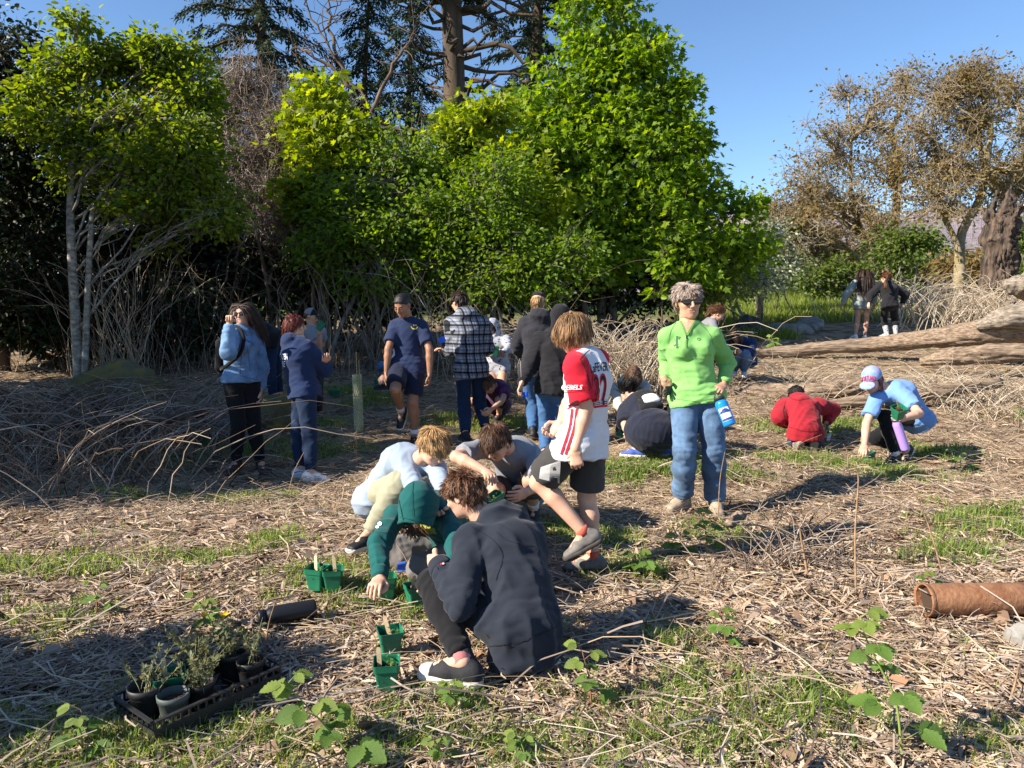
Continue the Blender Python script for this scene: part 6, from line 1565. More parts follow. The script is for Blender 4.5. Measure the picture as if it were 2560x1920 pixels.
# trees standing left of the picture: their shade lies on the left half of the clearing; the small last one is made up, shaped to cast the foreground shadow band
SH = [(-9.4, 4.8, 4.9), (-10.5, 6.3, 7.5), (-8.2, 8.6, 6.5), (-12, 8.5, 8.5), (-4.1, 1.86, 1.95)]
for i, (x, y, h) in enumerate(SH):
    b = np.array([x, y, 0.0]); root = empty('evergreen_tree', b, 'dark evergreen left of the clearing outside the view, ' + ['second nearest', 'third nearest', 'fourth nearest', 'farthest', 'small and nearest, added for its shadow'][i], 'tree', 'evergreens left of the clearing')
    r = np.random.default_rng(200 + i); V, F = tube(limb(b, b + [0, 0, h], 6, r), np.linspace(.2, .04, 6), 8); mesh_obj('trunk', V, F, BARK['brown'], root)
    m = 5200 if h > 3 else 2500; d = r.normal(size=(m, 3)); d /= np.linalg.norm(d, axis=1, keepdims=True); q = b + np.array([0, 0, h * .6]) + d * (r.random(m) ** .4)[:, None] * np.array([1.7, 1.7, h * .45] if h > 3 else [.7, .30, h * .47])
    V, F = place_leaves('oval', q, r.normal(size=(m, 3)), r.normal(size=(m, 3)), r.uniform(.15, .28, m)); mesh_obj('crown', V, F, LEAF['dark'], root, smooth=False)
# ------------------------------------------------------------ logs, stumps, stones
WOOD = mat('weathered_wood', (.36, .27, .19), .9, col2=(.10, .066, .043), vscale=16, bump=1.0, bscale=30, stretch=(.09, 1.8, 2.6), detail=12)
WOOD_G = mat('silvered_wood', (.34, .29, .235), .9, col2=(.11, .085, .062), vscale=14, bump=1.0, bscale=26, stretch=(.12, 1.6, 2.4), detail=12)
WOOD_D = mat('charred_wood', (.13, .09, .065), .95, col2=(.018, .014, .012), vscale=5, bump=1.0, bscale=12, stretch=(2.4, 2.4, .22), detail=10)
STONE = mat('grey_stone', (.30, .29, .27), .9, col2=(.16, .15, .135), vscale=6, bump=.8, bscale=22, detail=8)
STONE_D = mat('dark_stone', (.10, .095, .09), .9, col2=(.045, .042, .04), vscale=6, bump=.8, bscale=22, detail=8)
MOSSY = mat('moss_on_stone', (.17, .145, .03), .95, col2=(.10, .085, .06), vscale=5, bump=.9, bscale=40, detail=8)
def log(name, label, pts, radii, m, seed, sides=40, cat='log', ridge=.10, n=16, ends=True):
    P = smooth_path([at(*p) for p in pts], n); R = np.interp(np.linspace(0, 1, len(P)), np.linspace(0, 1, len(radii)), radii)
    V, F = tube(P, R, sides)
    N = V - np.repeat(P, sides, 0); N /= np.linalg.norm(N, axis=1, keepdims=True)
    ang = np.tile(np.arange(sides) * 2 * math.pi / sides, len(P)); s = np.repeat(np.arange(len(P)), sides) * .15
    rr_ = np.repeat(R, sides)
    dsp = wob(np.stack([np.cos(ang) * 1.4, np.sin(ang) * 1.4, s * .35], 1), .55, seed, 5) * ridge + wob(np.stack([np.cos(ang) * 2.6, np.sin(ang) * 2.6, s * .8], 1), .5, seed + 1, 5) * ridge * .5
    dsp = dsp - ridge * .9 * np.clip(1 - np.abs(wob(np.stack([np.cos(ang) * 3.2, np.sin(ang) * 3.2, s * .12], 1), .5, seed + 7, 5)) * 5, 0, 1)
    V = V + N * (dsp * rr_)[:, None]
    o = mesh_obj(name, V, F, m); return tag(o, label, cat)
def rock(name, label, c, r, m, seed, rotz=0, cat='rock', flat=.3, parent=None):
    c = np.asarray(c, float); s = Sdf(); Mr = np.array(Matrix.Rotation(rotz, 3, 'Z'))
    s.ell(c, r, Mr, k=0)
    g = np.random.default_rng(seed)
    for i in range(9):
        n = g.normal(size=3); n[2] = abs(n[2]) * .7; n = nrm(n); s.plane(c + Mr @ (np.array(r) * n) * g.uniform(.62, .9), Mr @ (n / np.array(r)), k=min(r) * .12)
    V, F = s.mesh(max(.008, max(r) / 26), lambda V, N: min(r) * .10 * wob(V, max(r) * .5, seed, 5) + min(r) * .04 * wob(V, max(r) * .15, seed + 1, 5), 1)
    o = mesh_obj(name, V, F, m); return tag(o, label, cat)
log('fallen_log', 'long weathered fallen log running to the right edge', [(1862, 884, 14.0), (1960, 880, 14.0), (2080, 868, 13.9), (2180, 862, 13.8), (2290, 850, 13.5), (2400, 838, 13.2), (2500, 824, 13.0), (2620, 812, 12.8), (2760, 800, 12.6)], [.08, .11, .12, .14, .16, .20, .24, .28, .32], WOOD, 3, ridge=.12)
log('fallen_log', 'rounded silvery root end of the fallen log at the right edge', [(2440, 816, 12.9), (2510, 796, 12.7), (2590, 784, 12.6), (2680, 784, 12.5)], [.06, .19, .23, .24], WOOD_G, 5, ridge=.16)
log('fallen_log', 'short log lying under the right part of the fallen log', [(2300, 905, 12.2), (2380, 892, 12.0), (2460, 886, 11.9), (2560, 880, 11.8)], [.06, .13, .15, .14], WOOD, 6, ridge=.16)
log('split_log', 'long cracked plank-like log behind the child in crimson', [(1800, 996, 10.3), (1900, 992, 10.2), (2020, 984, 10.0), (2130, 968, 9.9), (2200, 958, 9.9)], [.13, .16, .14, .12, .05], WOOD, 8, ridge=.25)
log('split_log', 'brown log reaching behind the girl in the tie-dye cap', [(2060, 1010, 9.3), (2200, 1000, 9.3), (2340, 980, 9.4), (2500, 956, 9.6)], [.05, .09, .10, .06], WOOD, 9, ridge=.25)
log('broken_branch', 'pale broken branch on the grass right of the woman in jeans', [(1815, 1160, 6.55), (1870, 1172, 6.5), (1935, 1190, 6.4)], [.035, .048, .03], WOOD, 10, ridge=.25, sides=12, cat='branch')
log('broken_branch', 'pale log end at the right edge above the fallen log', [(2510, 712, 15.5), (2560, 716, 15.5), (2640, 722, 15.5)], [.10, .26, .3], WOOD_G, 12, ridge=.25, sides=16, cat='branch')
log('broken_branch', 'short stub of branch near the walking shoes of the woman in jeans', [(1822, 1312, 4.75), (1840, 1296, 4.8), (1858, 1286, 4.85)], [.03, .034, .028], WOOD, 14, ridge=.25, sides=12, cat='branch')
log('broken_branch', 'thick dead branch lying in the left brushwood', [(80, 1062, 7.2), (250, 1055, 7.2), (420, 1048, 7.3), (520, 1030, 7.5)], [.05, .06, .055, .03], WOOD_D, 15, ridge=.25, sides=12, cat='branch')
# broken snag
sb = far_base(2488, 21.0); s = Sdf()
tip = at(2528, 470, 21.0); mid = at(2508, 570, 21.0)
s.seg(sb + [0, 0, -.2], mid, (.60, .5), (.36, .34), k=.1); s.seg(mid, tip, (.36, .34), (.05, .05), k=.1); s.seg(mid, at(2546, 560, 21.2), .28, .16, k=.15); s.seg(mid + [0, 0, -.3], at(2478, 600, 20.8), .30, .12, k=.15)
rs_ = np.random.default_rng(9)
for j in range(9):
    b_ = mid + np.array([rs_.uniform(-.3, .3), rs_.uniform(-.3, .3), rs_.uniform(-.4, .3)]); s.seg(b_, b_ + np.array([rs_.uniform(.0, .25), rs_.uniform(-.1, .1), rs_.uniform(.4, 1.0)]), .13, .02, k=.05)
def bark_ridges(V, N):
    a = np.arctan2(V[:, 1] - sb[1], V[:, 0] - sb[0] - (V[:, 2] - sb[2]) * .15)
    q = np.stack([np.cos(a) * 1.2, np.sin(a) * 1.2, V[:, 2] * .18], 1); w = wob(q, .28, 4, 6)
    return .20 * (np.abs(w) - .5) + .06 * wob(V * np.array([1, 1, .3]), .3, 5, 5)
V, F = s.mesh(.045, bark_ridges, 1); o = mesh_obj('tree_stump', V, F, WOOD_D); tag(o, 'tall broken rotten stump with a jagged point at the right', 'stump')
q = on_ground(520, 1062); rock('boulder', 'flat pale boulder beside the pointing woman', q + [0, .25, .02], (.42, .36, .17), STONE, 21)
q = at(290, 905, 9.4); rock('mossy_boulder', 'moss-covered boulder in the left brushwood', [q[0], q[1], gz(q[0], q[1]) + .22], (.72, .6, .48), MOSSY, 22)
q = at(690, 955, 8.8); rock('mossy_boulder', 'mossy stone between the pointing woman and the auburn-haired woman', [q[0], q[1], gz(q[0], q[1]) + .12], (.30, .28, .26), MOSSY, 23)
q = at(1872, 768, 17.5); rock('boulder', 'dark angular boulder at the edge of the meadow', [q[0], q[1], gz(q[0], q[1]) + .12], (.52, .5, .42), STONE_D, 24)
q = at(1975, 768, 17.8); rock('boulder', 'low flat grey boulder behind the fallen log', [q[0], q[1], gz(q[0], q[1]) + .06], (.72, .5, .24), STONE, 25)
q = at(2030, 755, 18.6); rock('boulder', 'small grey boulder right of the flat one', [q[0], q[1], gz(q[0], q[1]) + .06], (.42, .4, .24), STONE, 26)
q = on_ground(2562, 1632); rock('boulder', 'rounded grey stone cut by the right edge below the rusty pipe', q + [.02, .05, .03], (.07, .09, .085), STONE, 27)
q = at(1900, 738, 20); V, F = box([q[0], q[1], gz(q[0], q[1]) + .35], (.07, 0, 0), (0, .05, .0), (.02, 0, .4)); tag(mesh_obj('wooden_post', V, F, WOOD, smooth=False), 'short brown post behind the dark boulder', 'post')

# ------------------------------------------------------------ pots
GPOT = mat('green_plastic', (.012, .16, .085), .42, .15, 12, spec=.5); GPOT_D = mat('dark_plastic', (.02, .025, .025), .5, .2, 15, spec=.45); SOIL = mat('potting_soil', (.055, .036, .024), .95, .5, 160, .8, 200, detail=6); STICK = mat('wooden_stick', (.58, .43, .26), .75, .12, 30); SEEDL = leaf_mat('seedling_leaves', [(.10, .17, .03), (.16, .24, .05)], .4)
PERL = mat('pot_grit', (.5, .46, .38), .9, .3, 60)
def green_pot(label, c, yaw=20, tilt=(0, 0), w=.102, h=.112, stick=(.3, .25), seed=0, seedlings=3, m=None, fill=.68):
    r = np.random.default_rng(seed); c = np.asarray(c, float)
    Rm = np.array(Matrix.Rotation(math.radians(tilt[0]), 3, 'X') @ Matrix.Rotation(math.radians(tilt[1]), 3, 'Y') @ Matrix.Rotation(math.radians(yaw), 3, 'Z'))
    root = empty('plant_pot', c, label, 'pot', 'green nursery pots')
    def ring(hw, z, bev=.22, n=3):
        pts = []
        for q in range(4):
            for j in range(n + 1):
                a = math.radians(90 * q + 90 * j / n); cx = (hw - hw * bev) * (1 if q in (0, 3) else -1); cy = (hw - hw * bev) * (1 if q in (0, 1) else -1)
                pts.append((cx + hw * bev * math.cos(a), cy + hw * bev * math.sin(a), z))
        return np.array(pts)
    w2 = w / 2; prof = [(w2 * .66, 0), (w2 * .88, h * .74), (w2 * .96, h * .76), (w2 * 1.0, h * .985), (w2 * 1.02, h), (w2 * .965, h), (w2 * .93, h * .96), (w2 * .85, h * .62), (w2 * .64, .006)]
    rings = [ring(a, z) for a, z in prof]; m_ = len(rings[0])
    V = np.concatenate(rings); i = np.arange(len(prof) * m_).reshape(len(prof), m_); nx = np.roll(i, -1, 1)
    F = [np.stack([i[:-1], nx[:-1], nx[1:], i[1:]], -1).reshape(-1, 4), i[0][::-1][None], i[-1][None]]
    W = lambda V: c + V @ Rm.T
    mesh_obj('wall', W(V), F, m or GPOT, root, smooth=False)
    hs = w2 * .86
    g = np.linspace(-1, 1, 9); X, Y = np.meshgrid(g, g, indexing='ij'); Z = h * fill + .006 * r.normal(size=X.shape)
    ii = np.arange(81).reshape(9, 9); mesh_obj('soil', W(np.stack([X * hs, Y * hs, Z], -1).reshape(-1, 3)), np.stack([ii[:-1, :-1], ii[1:, :-1], ii[1:, 1:], ii[:-1, 1:]], -1).reshape(-1, 4), SOIL, root, smooth=False)
    if stick:
        sx_, sy_ = stick[0] * w2, stick[1] * w2; ln = .10; tl = stick[2] if len(stick) > 2 else .22
        base = np.array([sx_, sy_, h * .55]); d = nrm([tl * .6, -tl, 1]); a = nrm(np.cross(d, [0, 1, .2])); b = np.cross(d, a)
        pr = [(-1, -.0), (1, -.0), (1, .93), (.7, .98), (0, 1), (-.7, .98), (-1, .93)]
        f = np.array([base + a * x * .0085 + d * y * ln for x, y in pr]); V = np.vstack([f - b * .0012, f + b * .0012]); k = len(pr); ar = np.arange(k)
        mesh_obj('label_stick', W(V), [np.stack([ar, (ar + 1) % k, (ar + 1) % k + k, ar + k], 1), ar[::-1][None], (ar + k)[None]], STICK, root, smooth=False)
    if seedlings:
        n = seedlings * 5; p0 = np.repeat(np.stack([r.uniform(-.6, .6, seedlings) * w2, r.uniform(-.6, .6, seedlings) * w2, np.full(seedlings, h * fill)], 1), 5, 0)
        p0[:, 2] += r.uniform(.005, .035, n); fw = r.normal(size=(n, 3)); fw[:, 2] = np.abs(fw[:, 2]) * .6
        V, F = place_leaves('oval', W(p0), fw, np.tile([0, 0, 1.0], (n, 1)) + r.normal(size=(n, 3)) * .3, r.uniform(.010, .022, n)); mesh_obj('seedlings', V, F, SEEDL, root)['kind'] = 'stuff'
    return root
def pot_ground(label, px, py, **k): return green_pot(label, on_ground(px, py) + [0, 0, .016], **k)
pot_ground('green pot beside the reaching hand of the child in teal', 966, 1500, yaw=12, seed=1, stick=(-.75, -.3, .05), seedlings=4)
pot_ground('green pot with broad wooden stick next to the pointing finger', 1040, 1524, yaw=28, seed=2, stick=(-.35, .3, .2), seedlings=2)
pot_ground('left one of the green pots touching each other behind the black bottle', 794, 1478, yaw=-14, seed=3, stick=(-.2, .2, -.35), seedlings=2)
pot_ground('right one of the green pots touching each other behind the black bottle', 834, 1482, yaw=10, seed=4, stick=(.2, .4, -.15), seedlings=4)
pot_ground('upper of the two foreground pots left of the canvas sneaker', 976, 1646, yaw=18, seed=5, stick=(.1, .2, -.4), seedlings=3)
pot_ground('lower foreground pot, nearest the camera, left of the canvas sneaker', 968, 1730, yaw=8, seed=6, stick=(-.5, .1, -.1), seedlings=5)
pt = lambda x, y, d: at(x, y, d)
Jg = PEOPLE['greytee']['J']; green_pot('tilted green pot in the hand of the boy in grey T-shirt', Jg['haL'] + np.array([-.06, -.05, -.06]), yaw=35, tilt=(12, -22), seed=7, stick=(-.3, .2, -.2))
Jc = PEOPLE['capgirl']['J']; q = on_ground(2170, 1158); green_pot('green pot held to the grass by the girl in the tie-dye cap', [q[0], q[1], q[2] + .01], yaw=15, seed=8, stick=(-.4, .1, -.1), seedlings=2)
green_pot('tilted green pot in the raised hand of the girl in the tie-dye cap', Jc['haL'] + np.array([-.02, -.06, .0]), yaw=20, tilt=(30, -8), seed=9, stick=(.35, .1, -.3), seedlings=3)
Jp = PEOPLE['printgirl']['J']; green_pot('green pot held by the girl in the moth print', Jp['haL'] + np.array([-.04, -.07, -.03]), yaw=5, seed=10, stick=None)
Jk = PEOPLE['capkid']['J']; green_pot('green pot lifted towards the face of the boy in the two-tone cap', Jk['haR'] + np.array([.0, -.06, -.03]), yaw=5, tilt=(0, 35), seed=11, stick=None)
green_pot('green pot held low by the boy in the two-tone cap', Jk['haL'] + np.array([-.05, -.1, -.03]), yaw=5, seed=12, stick=(.2, .1, .0))
green_pot('dark green pot looked at by the seated girl', PEOPLE['seated']['J']['haL'] + np.array([-.06, -.05, -.02]), yaw=5, tilt=(25, 0), seed=13, stick=None)
pot_ground('green pot on the grass at the feet of the boy in purple', 1244, 1052, yaw=30, seed=14, stick=None)
pot_ground('green pot on the ground between the girl with the backpack and the woman in green', 1676, 1104, yaw=10, seed=15, stick=(.2, .2, .0))
q = on_ground(1548, 1100); green_pot('tipped green pot under the hand of the girl with the backpack', q + [0, 0, .05], yaw=30, tilt=(55, 25), seed=16, stick=None, seedlings=0)
pot_ground('dark green pot on the grass left of the mesh tube', 836, 992, yaw=30, seed=17, stick=None, w=.16, h=.08)
pot_ground('green pot in the grass beside the crouching person in jeans', 944, 968, yaw=30, seed=18, stick=None)

# nursery tray with round pots
TRAY = mat('black_tray_plastic', (.022, .022, .024), .45, .2, 20, spec=.5)
A0, A1, A2 = on_ground(389, 1872), on_ground(700, 1716), on_ground(298, 1836)
ex = A1 - A0; ex[2] = 0; TL = np.linalg.norm(ex); ex /= TL; ey = np.array([-ex[1], ex[0], 0.0]); ey = ey if ey @ (A2 - A0) > 0 else -ey
TL, TW, TH_ = min(TL, .62), .27, .085; tz = A0[2] + .012
O = np.array([A0[0], A0[1], tz])
tray = empty('nursery_tray', O, 'black slatted plastic tray of potted seedlings at lower left', 'tray')
up3 = np.array([0, 0, 1.0])
def bar(a, b, w, h, name='rim', par=tray):
    a, b = np.asarray(a), np.asarray(b); d = nrm(b - a); s_ = nrm(np.cross(d, up3)) if abs(d[2]) < .9 else ex
    u_ = np.cross(s_, d); V, F = box((a + b) / 2, (b - a) / 2, s_ * w / 2, u_ * h / 2); return mesh_obj(name, V, F, TRAY, par, smooth=False)
c4 = [O, O + ex * TL, O + ex * TL + ey * TW, O + ey * TW]
V, F = box(O + ex * TL / 2 + ey * TW / 2 + up3 * .004, ex * TL / 2, ey * TW / 2, up3 * .003); mesh_obj('floor', V, F, TRAY, tray, smooth=False)
for i in range(4):
    a, b = c4[i], c4[(i + 1) % 4]; out = nrm((a + b) / 2 - (O + ex * TL / 2 + ey * TW / 2)) * .008
    bar(a + up3 * TH_ + out, b + up3 * TH_ + out, .014, .007); bar(a + up3 * TH_ * .62 + out * .5, b + up3 * TH_ * .62 + out * .5, .007, .006)
    V, F = box((a + b) / 2 + up3 * TH_ * .3, (b - a) / 2, nrm(out) * .002, up3 * TH_ * .3); mesh_obj('side_panel', V, F, TRAY, tray, smooth=False)
    k = 8 if i % 2 else 16
    for j in range(k + 1):
        p = a + (b - a) * j / k + out * .5; bar(p + up3 * TH_ * .6, p + up3 * TH_, .007, .004, 'slat')
GRP = mat('grey_green_pot', (.075, .09, .085), .6, .15, 15); BPOT = mat('black_pot', (.02, .02, .021), .55, .25, 15)
FEATH = leaf_mat('feathery_leaves', [(.10, .12, .07), (.15, .17, .09), (.20, .17, .07), (.12, .15, .08)], .35); STEMG = mat('pale_stem', (.22, .24, .13), .8); YEL = mat('yellow_petal', (.85, .48, .015), .6)
def round_pot(label, u, v, rad, h, m, seed, plant=True, lean=0, fl=0):
    c = O + ex * TL * u + ey * TW * v + up3 * .008; r = np.random.default_rng(seed)
    root = empty('plant_pot', c, label, 'pot', 'round pots in the nursery tray')
    V, F = lathe(c, nrm(up3 + ex * lean), [(rad * .72, 0), (rad * .9, h * .78), (rad * .98, h * .8), (rad, h), (rad * .94, h), (rad * .88, h * .75), (rad * .7, .01)], 22); mesh_obj('wall', V, F, m, root)
    V, F = lathe(c, nrm(up3 + ex * lean), [(rad * .9, h * .72), (rad * .5, h * .75), (.001, h * .745)], 22); mesh_obj('soil', V, F, SOIL, root)
    if plant:
        A = Acc(); LP, LF, LU = [], [], []
        for i in range(plant):
            b = c + up3 * h * .74 + np.array([r.normal(0, rad * .3), r.normal(0, rad * .3), 0]); hh = r.uniform(.06, .19); a = r.uniform(0, 6.28); ln = r.uniform(.2, .9)
            P = b + np.outer(np.linspace(0, 1, 6) ** 1.4 * hh * ln, [math.cos(a), math.sin(a), 0]) + np.outer(np.linspace(0, 1, 6) * hh, up3); V, F = tube(P, np.linspace(.0016, .0007, 6), 3); A.add(V, F)
            for k in range(9):
                t = r.uniform(.3, 1); p = np.array([np.interp(t, np.linspace(0, 1, 6), P[:, q]) for q in range(3)])
                for z in range(3): LP.append(p); LF.append(r.normal(size=3) + [0, 0, .4]); LU.append(r.normal(size=3))
            if i < fl:
                for z in range(4):
                    a2 = z * 1.57; V, F = place_leaves('oval', P[-1][None], np.array([[math.cos(a2), math.sin(a2), .8]]), np.array([[0, 0, 1.0]]), np.array([.03])); mesh_obj('petal', V, F, YEL, root)
        pl = A.build('stems', [STEMG], root); V, F = place_leaves('quad', np.array(LP), np.array(LF), np.array(LU), r.uniform(.010, .026, len(LP))); mesh_obj('foliage', V, F, FEATH, pl, smooth=False)
    return root
round_pot('grey-green pot of bare soil at the front of the tray', .22, .28, .055, .105, GRP, 1, 0)
round_pot('black pot at the near left corner of the tray', .13, .66, .062, .12, BPOT, 2, 9)
round_pot('black pot of feathery seedlings in the middle of the tray', .44, .34, .055, .10, BPOT, 3, 16, fl=0)
round_pot('black pot with yellow poppy flowers in the back row of the tray', .55, .76, .055, .11, BPOT, 4, 22, fl=2)
round_pot('black pot at the far end of the tray', .82, .66, .058, .115, BPOT, 5, 9)
round_pot('leaning black pot at the far right of the tray', .84, .26, .052, .11, BPOT, 6, 6)
green_pot('green pot with lettered stick in the back row of the tray', O + ex * TL * .34 + ey * TW * .78 + up3 * .012, yaw=25, seed=20, stick=(-.2, .2, -.15), w=.11, h=.11)

# ------------------------------------------------------------ bottles, gloves, flags, packs, pipe
BLKM = mat('black_powder_coat', (.010, .010, .013), .45, .1, 60, spec=.45); LILAC = mat('lilac_powder_coat', (.40, .26, .68), .45, spec=.4); LIDG = mat('grey_lid', (.22, .24, .27), .4); BLUEP = mat('blue_bottle_plastic', (.012, .22, .62), .16, spec=.6); LIDK = mat('dark_lid', (.03, .035, .03), .5)
def bottle(label, a, b, rad, m, lid, kind='cyl'):
    a, b = np.asarray(a, float), np.asarray(b, float); ax = nrm(b - a); L = np.linalg.norm(b - a)
    root = empty('water_bottle', a, label, 'bottle')
    V, F = lathe(a, ax, [(.001, 0), (rad * .86, 0), (rad * .98, .006), (rad, .016), (rad, L * .74), (rad * .97, L * .78), (rad * .80, L * .84), (rad * .66, L * .88), (rad * .66, L * .9), (.001, L * .9)], 28); mesh_obj('flask', V, F, m, root)
    lr = .80 if kind == 'cyl' else .84
    V, F = lathe(a + ax * L * .88, ax, [(.001, 0), (rad * lr, 0), (rad * lr, L * .10), (rad * lr * .93, L * .12), (.001, L * .12)], 24); lo = mesh_obj('lid', V, F, lid, root)
    s_ = nrm(np.cross(ax, [0, 1, 0])); t = np.linspace(0, math.pi, 9)
    P = np.stack([a + ax * (L * .97 + rad * .75 * math.sin(x)) + s_ * rad * .62 * math.cos(x) for x in t]); V, F = tube(P, rad * .11, 6); mesh_obj('loop', V, F, lid, lo)
    return root
q0 = on_ground(650, 1582); q1 = on_ground(790, 1556); rb = .041
dv = nrm((q1 - q0) * np.array([1, 1, 0])); bottle('black flask lying on the ground behind the tray', q1 + [0, 0, rb + .03], q1 - dv * .255 + [0, 0, rb + .03], rb, BLKM, BLKM)
Jl = PEOPLE['greenlady']['J']; hb = Jl['palmL']; a_ = at(1826, 1064, 5.0); b_ = at(1796, 992, 5.05)
bl_ = bottle('blue water bottle with mountain label in the hand of the woman in green', a_, b_, .044, BLUEP, LIDK, 'wide')
# its printed label, wrapped round the flask
ax = nrm(b_ - a_); Lb = np.linalg.norm(b_ - a_); fr = nrm(CAMP - a_ - ax * ((CAMP - a_) @ ax)); sd_ = np.cross(ax, fr)
def wrap(h0, h1, a0, a1, m, name, off=.0008, prof=None):
    t = np.linspace(a0, a1, 13); lo = np.full(13, h0); hi = np.full(13, h1) if prof is None else np.array(prof)
    P = lambda h, x: a_ + ax * h * Lb + (.044 + off) * (fr * math.cos(x) + sd_ * math.sin(x))
    V = np.array([P(h, x) for h, x in zip(lo, t)] + [P(h, x) for h, x in zip(hi, t)]); k = np.arange(12); F = np.stack([k, k + 1, k + 14, k + 13], 1); mesh_obj(name, V, F, m, bl_)
WHT = mat('label_white', (.75, .76, .78), .5); NAVY = mat('label_navy', (.03, .06, .22), .5)
wrap(.16, .60, -.85, .85, WHT, 'label', .0006); wrap(.17, .25, -.82, .82, NAVY, 'label_band', .001); wrap(.42, .5, -.82, .82, NAVY, 'label_mountain', .001, [.46, .49, .52, .50, .54, .57, .55, .585, .55, .56, .52, .50, .47])
Jc = PEOPLE['capgirl']['J']; bottle('lilac flask hanging from the hand of the girl in the tie-dye cap', at(2264, 1124, 6.55), at(2236, 1042, 6.5), .038, LILAC, LIDG)
# gloves
GLOVE = cloth('grey_green_glove', (.075, .085, .065), bump=.6)
Jr = PEOPLE['greenlady']['J']; root = None
for i in range(2):
    g = Sdf(); w0 = Jr['haR'] + np.array([.0, -.03, .0 + .012 * i]); hand_prims(g, w0 + np.array([.02, 0, 0]), nrm(at(1606, 985 + 14 * i, 5.2) - w0), np.array([0, -.3, 1.0]), True, .95, .12, spread=.10)
    V, F = g.mesh(.006); o = mesh_obj('work_glove', V, F, GLOVE); tag(o, ['upper work glove in the right hand of the woman in green', 'lower work glove in the right hand of the woman in green'][i], 'glove', 'grey-green work gloves')
# marker flags
FLAG = mat('blue_flag', (.02, .13, .75), .5); WIRE = mat('flag_wire', (.35, .33, .3), .5)
def flag(label, a, b, size, ang=0):
    a, b = np.asarray(a, float), np.asarray(b, float); root = empty('marker_flag', a, label, 'flag', 'blue marker flags')
    V, F = tube([a, (a + b) / 2 + [.004, 0, 0], b], .0022, 5); mesh_obj('wire', V, F, WIRE, root)
    d = nrm(b - a); s_ = nrm(np.cross(d, [0, 1, 0])) * math.cos(ang) + np.array([0, 1, 0]) * math.sin(ang)
    g = np.linspace(0, 1, 6); V = np.array([b - d * size * .75 * y + s_ * size * x + np.array([0, .012, 0]) * math.sin(x * 6 + y) for x in g for y in (0, 1)]); k = np.arange(5) * 2; F = np.stack([k, k + 1, k + 3, k + 2], 1); mesh_obj('flag', V, F, FLAG, root)
h = PEOPLE['plaid']['J']['haL']; flag('blue marker flag held by the boy in the plaid jacket', at(1122, 918, 8.15), at(1094, 846, 8.1), .085, 2.6)
h = PEOPLE['hooded']['J']['haL']; flag('blue marker flag in the lowered hand of the boy in the black hood', h + [.02, 0, .3], h + [.03, 0, -.07], .07, 0)
q = on_ground(1000, 1442); flag('blue marker flag lying under the child in teal', q + [-.03, 0, .02], q + [.03, .02, .025], .06, .4)
# backpacks
def pack(label, c, fwd, up, sx, size, m, seed, pocket=None):
    """fwd = away from the wearer's back"""
    root = empty('backpack', c, label, 'backpack'); s = Sdf(); M3 = np.stack([sx, fwd, up], 1)
    s.seg(c - up * size * .38, c + up * size * .30, (size * .42, size * .22), (size * .38, size * .19), sx, .02); V, F = s.mesh(.012, fold_disp(.006, .1, seed)); mesh_obj('bag', V, F, m, root)
    s = Sdf(); s.seg(c - up * size * .30 + fwd * size * .2, c - up * size * .02 + fwd * size * .19, (size * .30, size * .1), (size * .28, size * .09), sx, .02); V, F = s.mesh(.01); mesh_obj('pocket', V, F, pocket or m, root)
    return root
p = PEOPLE['pointer']; pk = pack('black backpack on the pointing woman', p['J']['neck'] - p['fwd'] * .24 - p['up'] * .26, -p['fwd'], p['up'], p['sx'], .36, C_['black'], 3)
P_, R_ = p['J'], .02
V, F = tube(smooth_path([P_['neck'] + p['sx'] * .085 + p['up'] * .005 - p['fwd'] * .10, P_['neck'] + p['sx'] * .10 + p['fwd'] * .06 + p['up'] * .0, P_['neck'] + p['sx'] * .115 + p['fwd'] * .16 - p['up'] * .12, P_['neck'] + p['sx'] * .15 + p['fwd'] * .13 - p['up'] * .26, P_['neck'] + p['sx'] * .19 - p['fwd'] * .02 - p['up'] * .36, P_['neck'] + p['sx'] * .12 - p['fwd'] * .2 - p['up'] * .40], 5), .019, 6); mesh_obj('strap', V, F, C_['black'], pk)
C_['floral'] = printed('dotted_black', (.012, .012, .014), (.22, .20, .15), 60, .36, .40)
p = PEOPLE['packgirl']; bk = -p['fwd']; pc = p['J']['neck'] * .52 + p['J']['pel'] * .48 + bk * .17
pk = pack('small dotted black backpack with white flap pocket on the crouching girl', pc, nrm(bk), p['up'], p['sx'], .27, C_['floral'], 4, mat('white_vinyl', (.72, .74, .78), .45))
for g in (-1, 1):
    V, F = tube(smooth_path([pc + p['up'] * .10 + p['sx'] * g * .05 - bk * .05, p['J']['neck'] + p['sx'] * g * .10 + p['up'] * .012, p['J']['neck'] + p['sx'] * g * .12 - bk * .10 - p['up'] * .10, pc - p['up'] * .09 + p['sx'] * g * .13 - bk * .1], 5), .013, 6); mesh_obj('strap', V, F, C_['black'], pk)
# rusty pipe
RUST = mat('rusty_steel', (.34, .175, .09), .8, col2=(.22, .095, .045), vscale=16, bump=.5, bscale=60, metal=.15, detail=8); HOLLOW_SHADE = mat('pipe_hollow_shade', (.05, .03, .02), .9)
q = on_ground(2312, 1548); q2 = on_ground(2700, 1552); ax = nrm((q2 - q) * np.array([1, 1, 0])); rp_ = .074; c0 = q + np.array([0, .02, rp_ + .012])
root = empty('steel_pipe', c0, 'rusty steel pipe lying at the right edge', 'pipe')
V, F = lathe(c0, ax, [(rp_, 0), (rp_, .3), (rp_, 1.1), (rp_ * .93, 1.1), (rp_ * .93, .004)], 36); mesh_obj('barrel', V, F, RUST, root)
V, F = lathe(c0, ax, [(rp_ * .93, .004), (rp_ * 1.03, -.004), (rp_ * 1.05, .004), (rp_ * 1.03, .018), (rp_, .02)], 36); mesh_obj('rim', V, F, RUST, root)
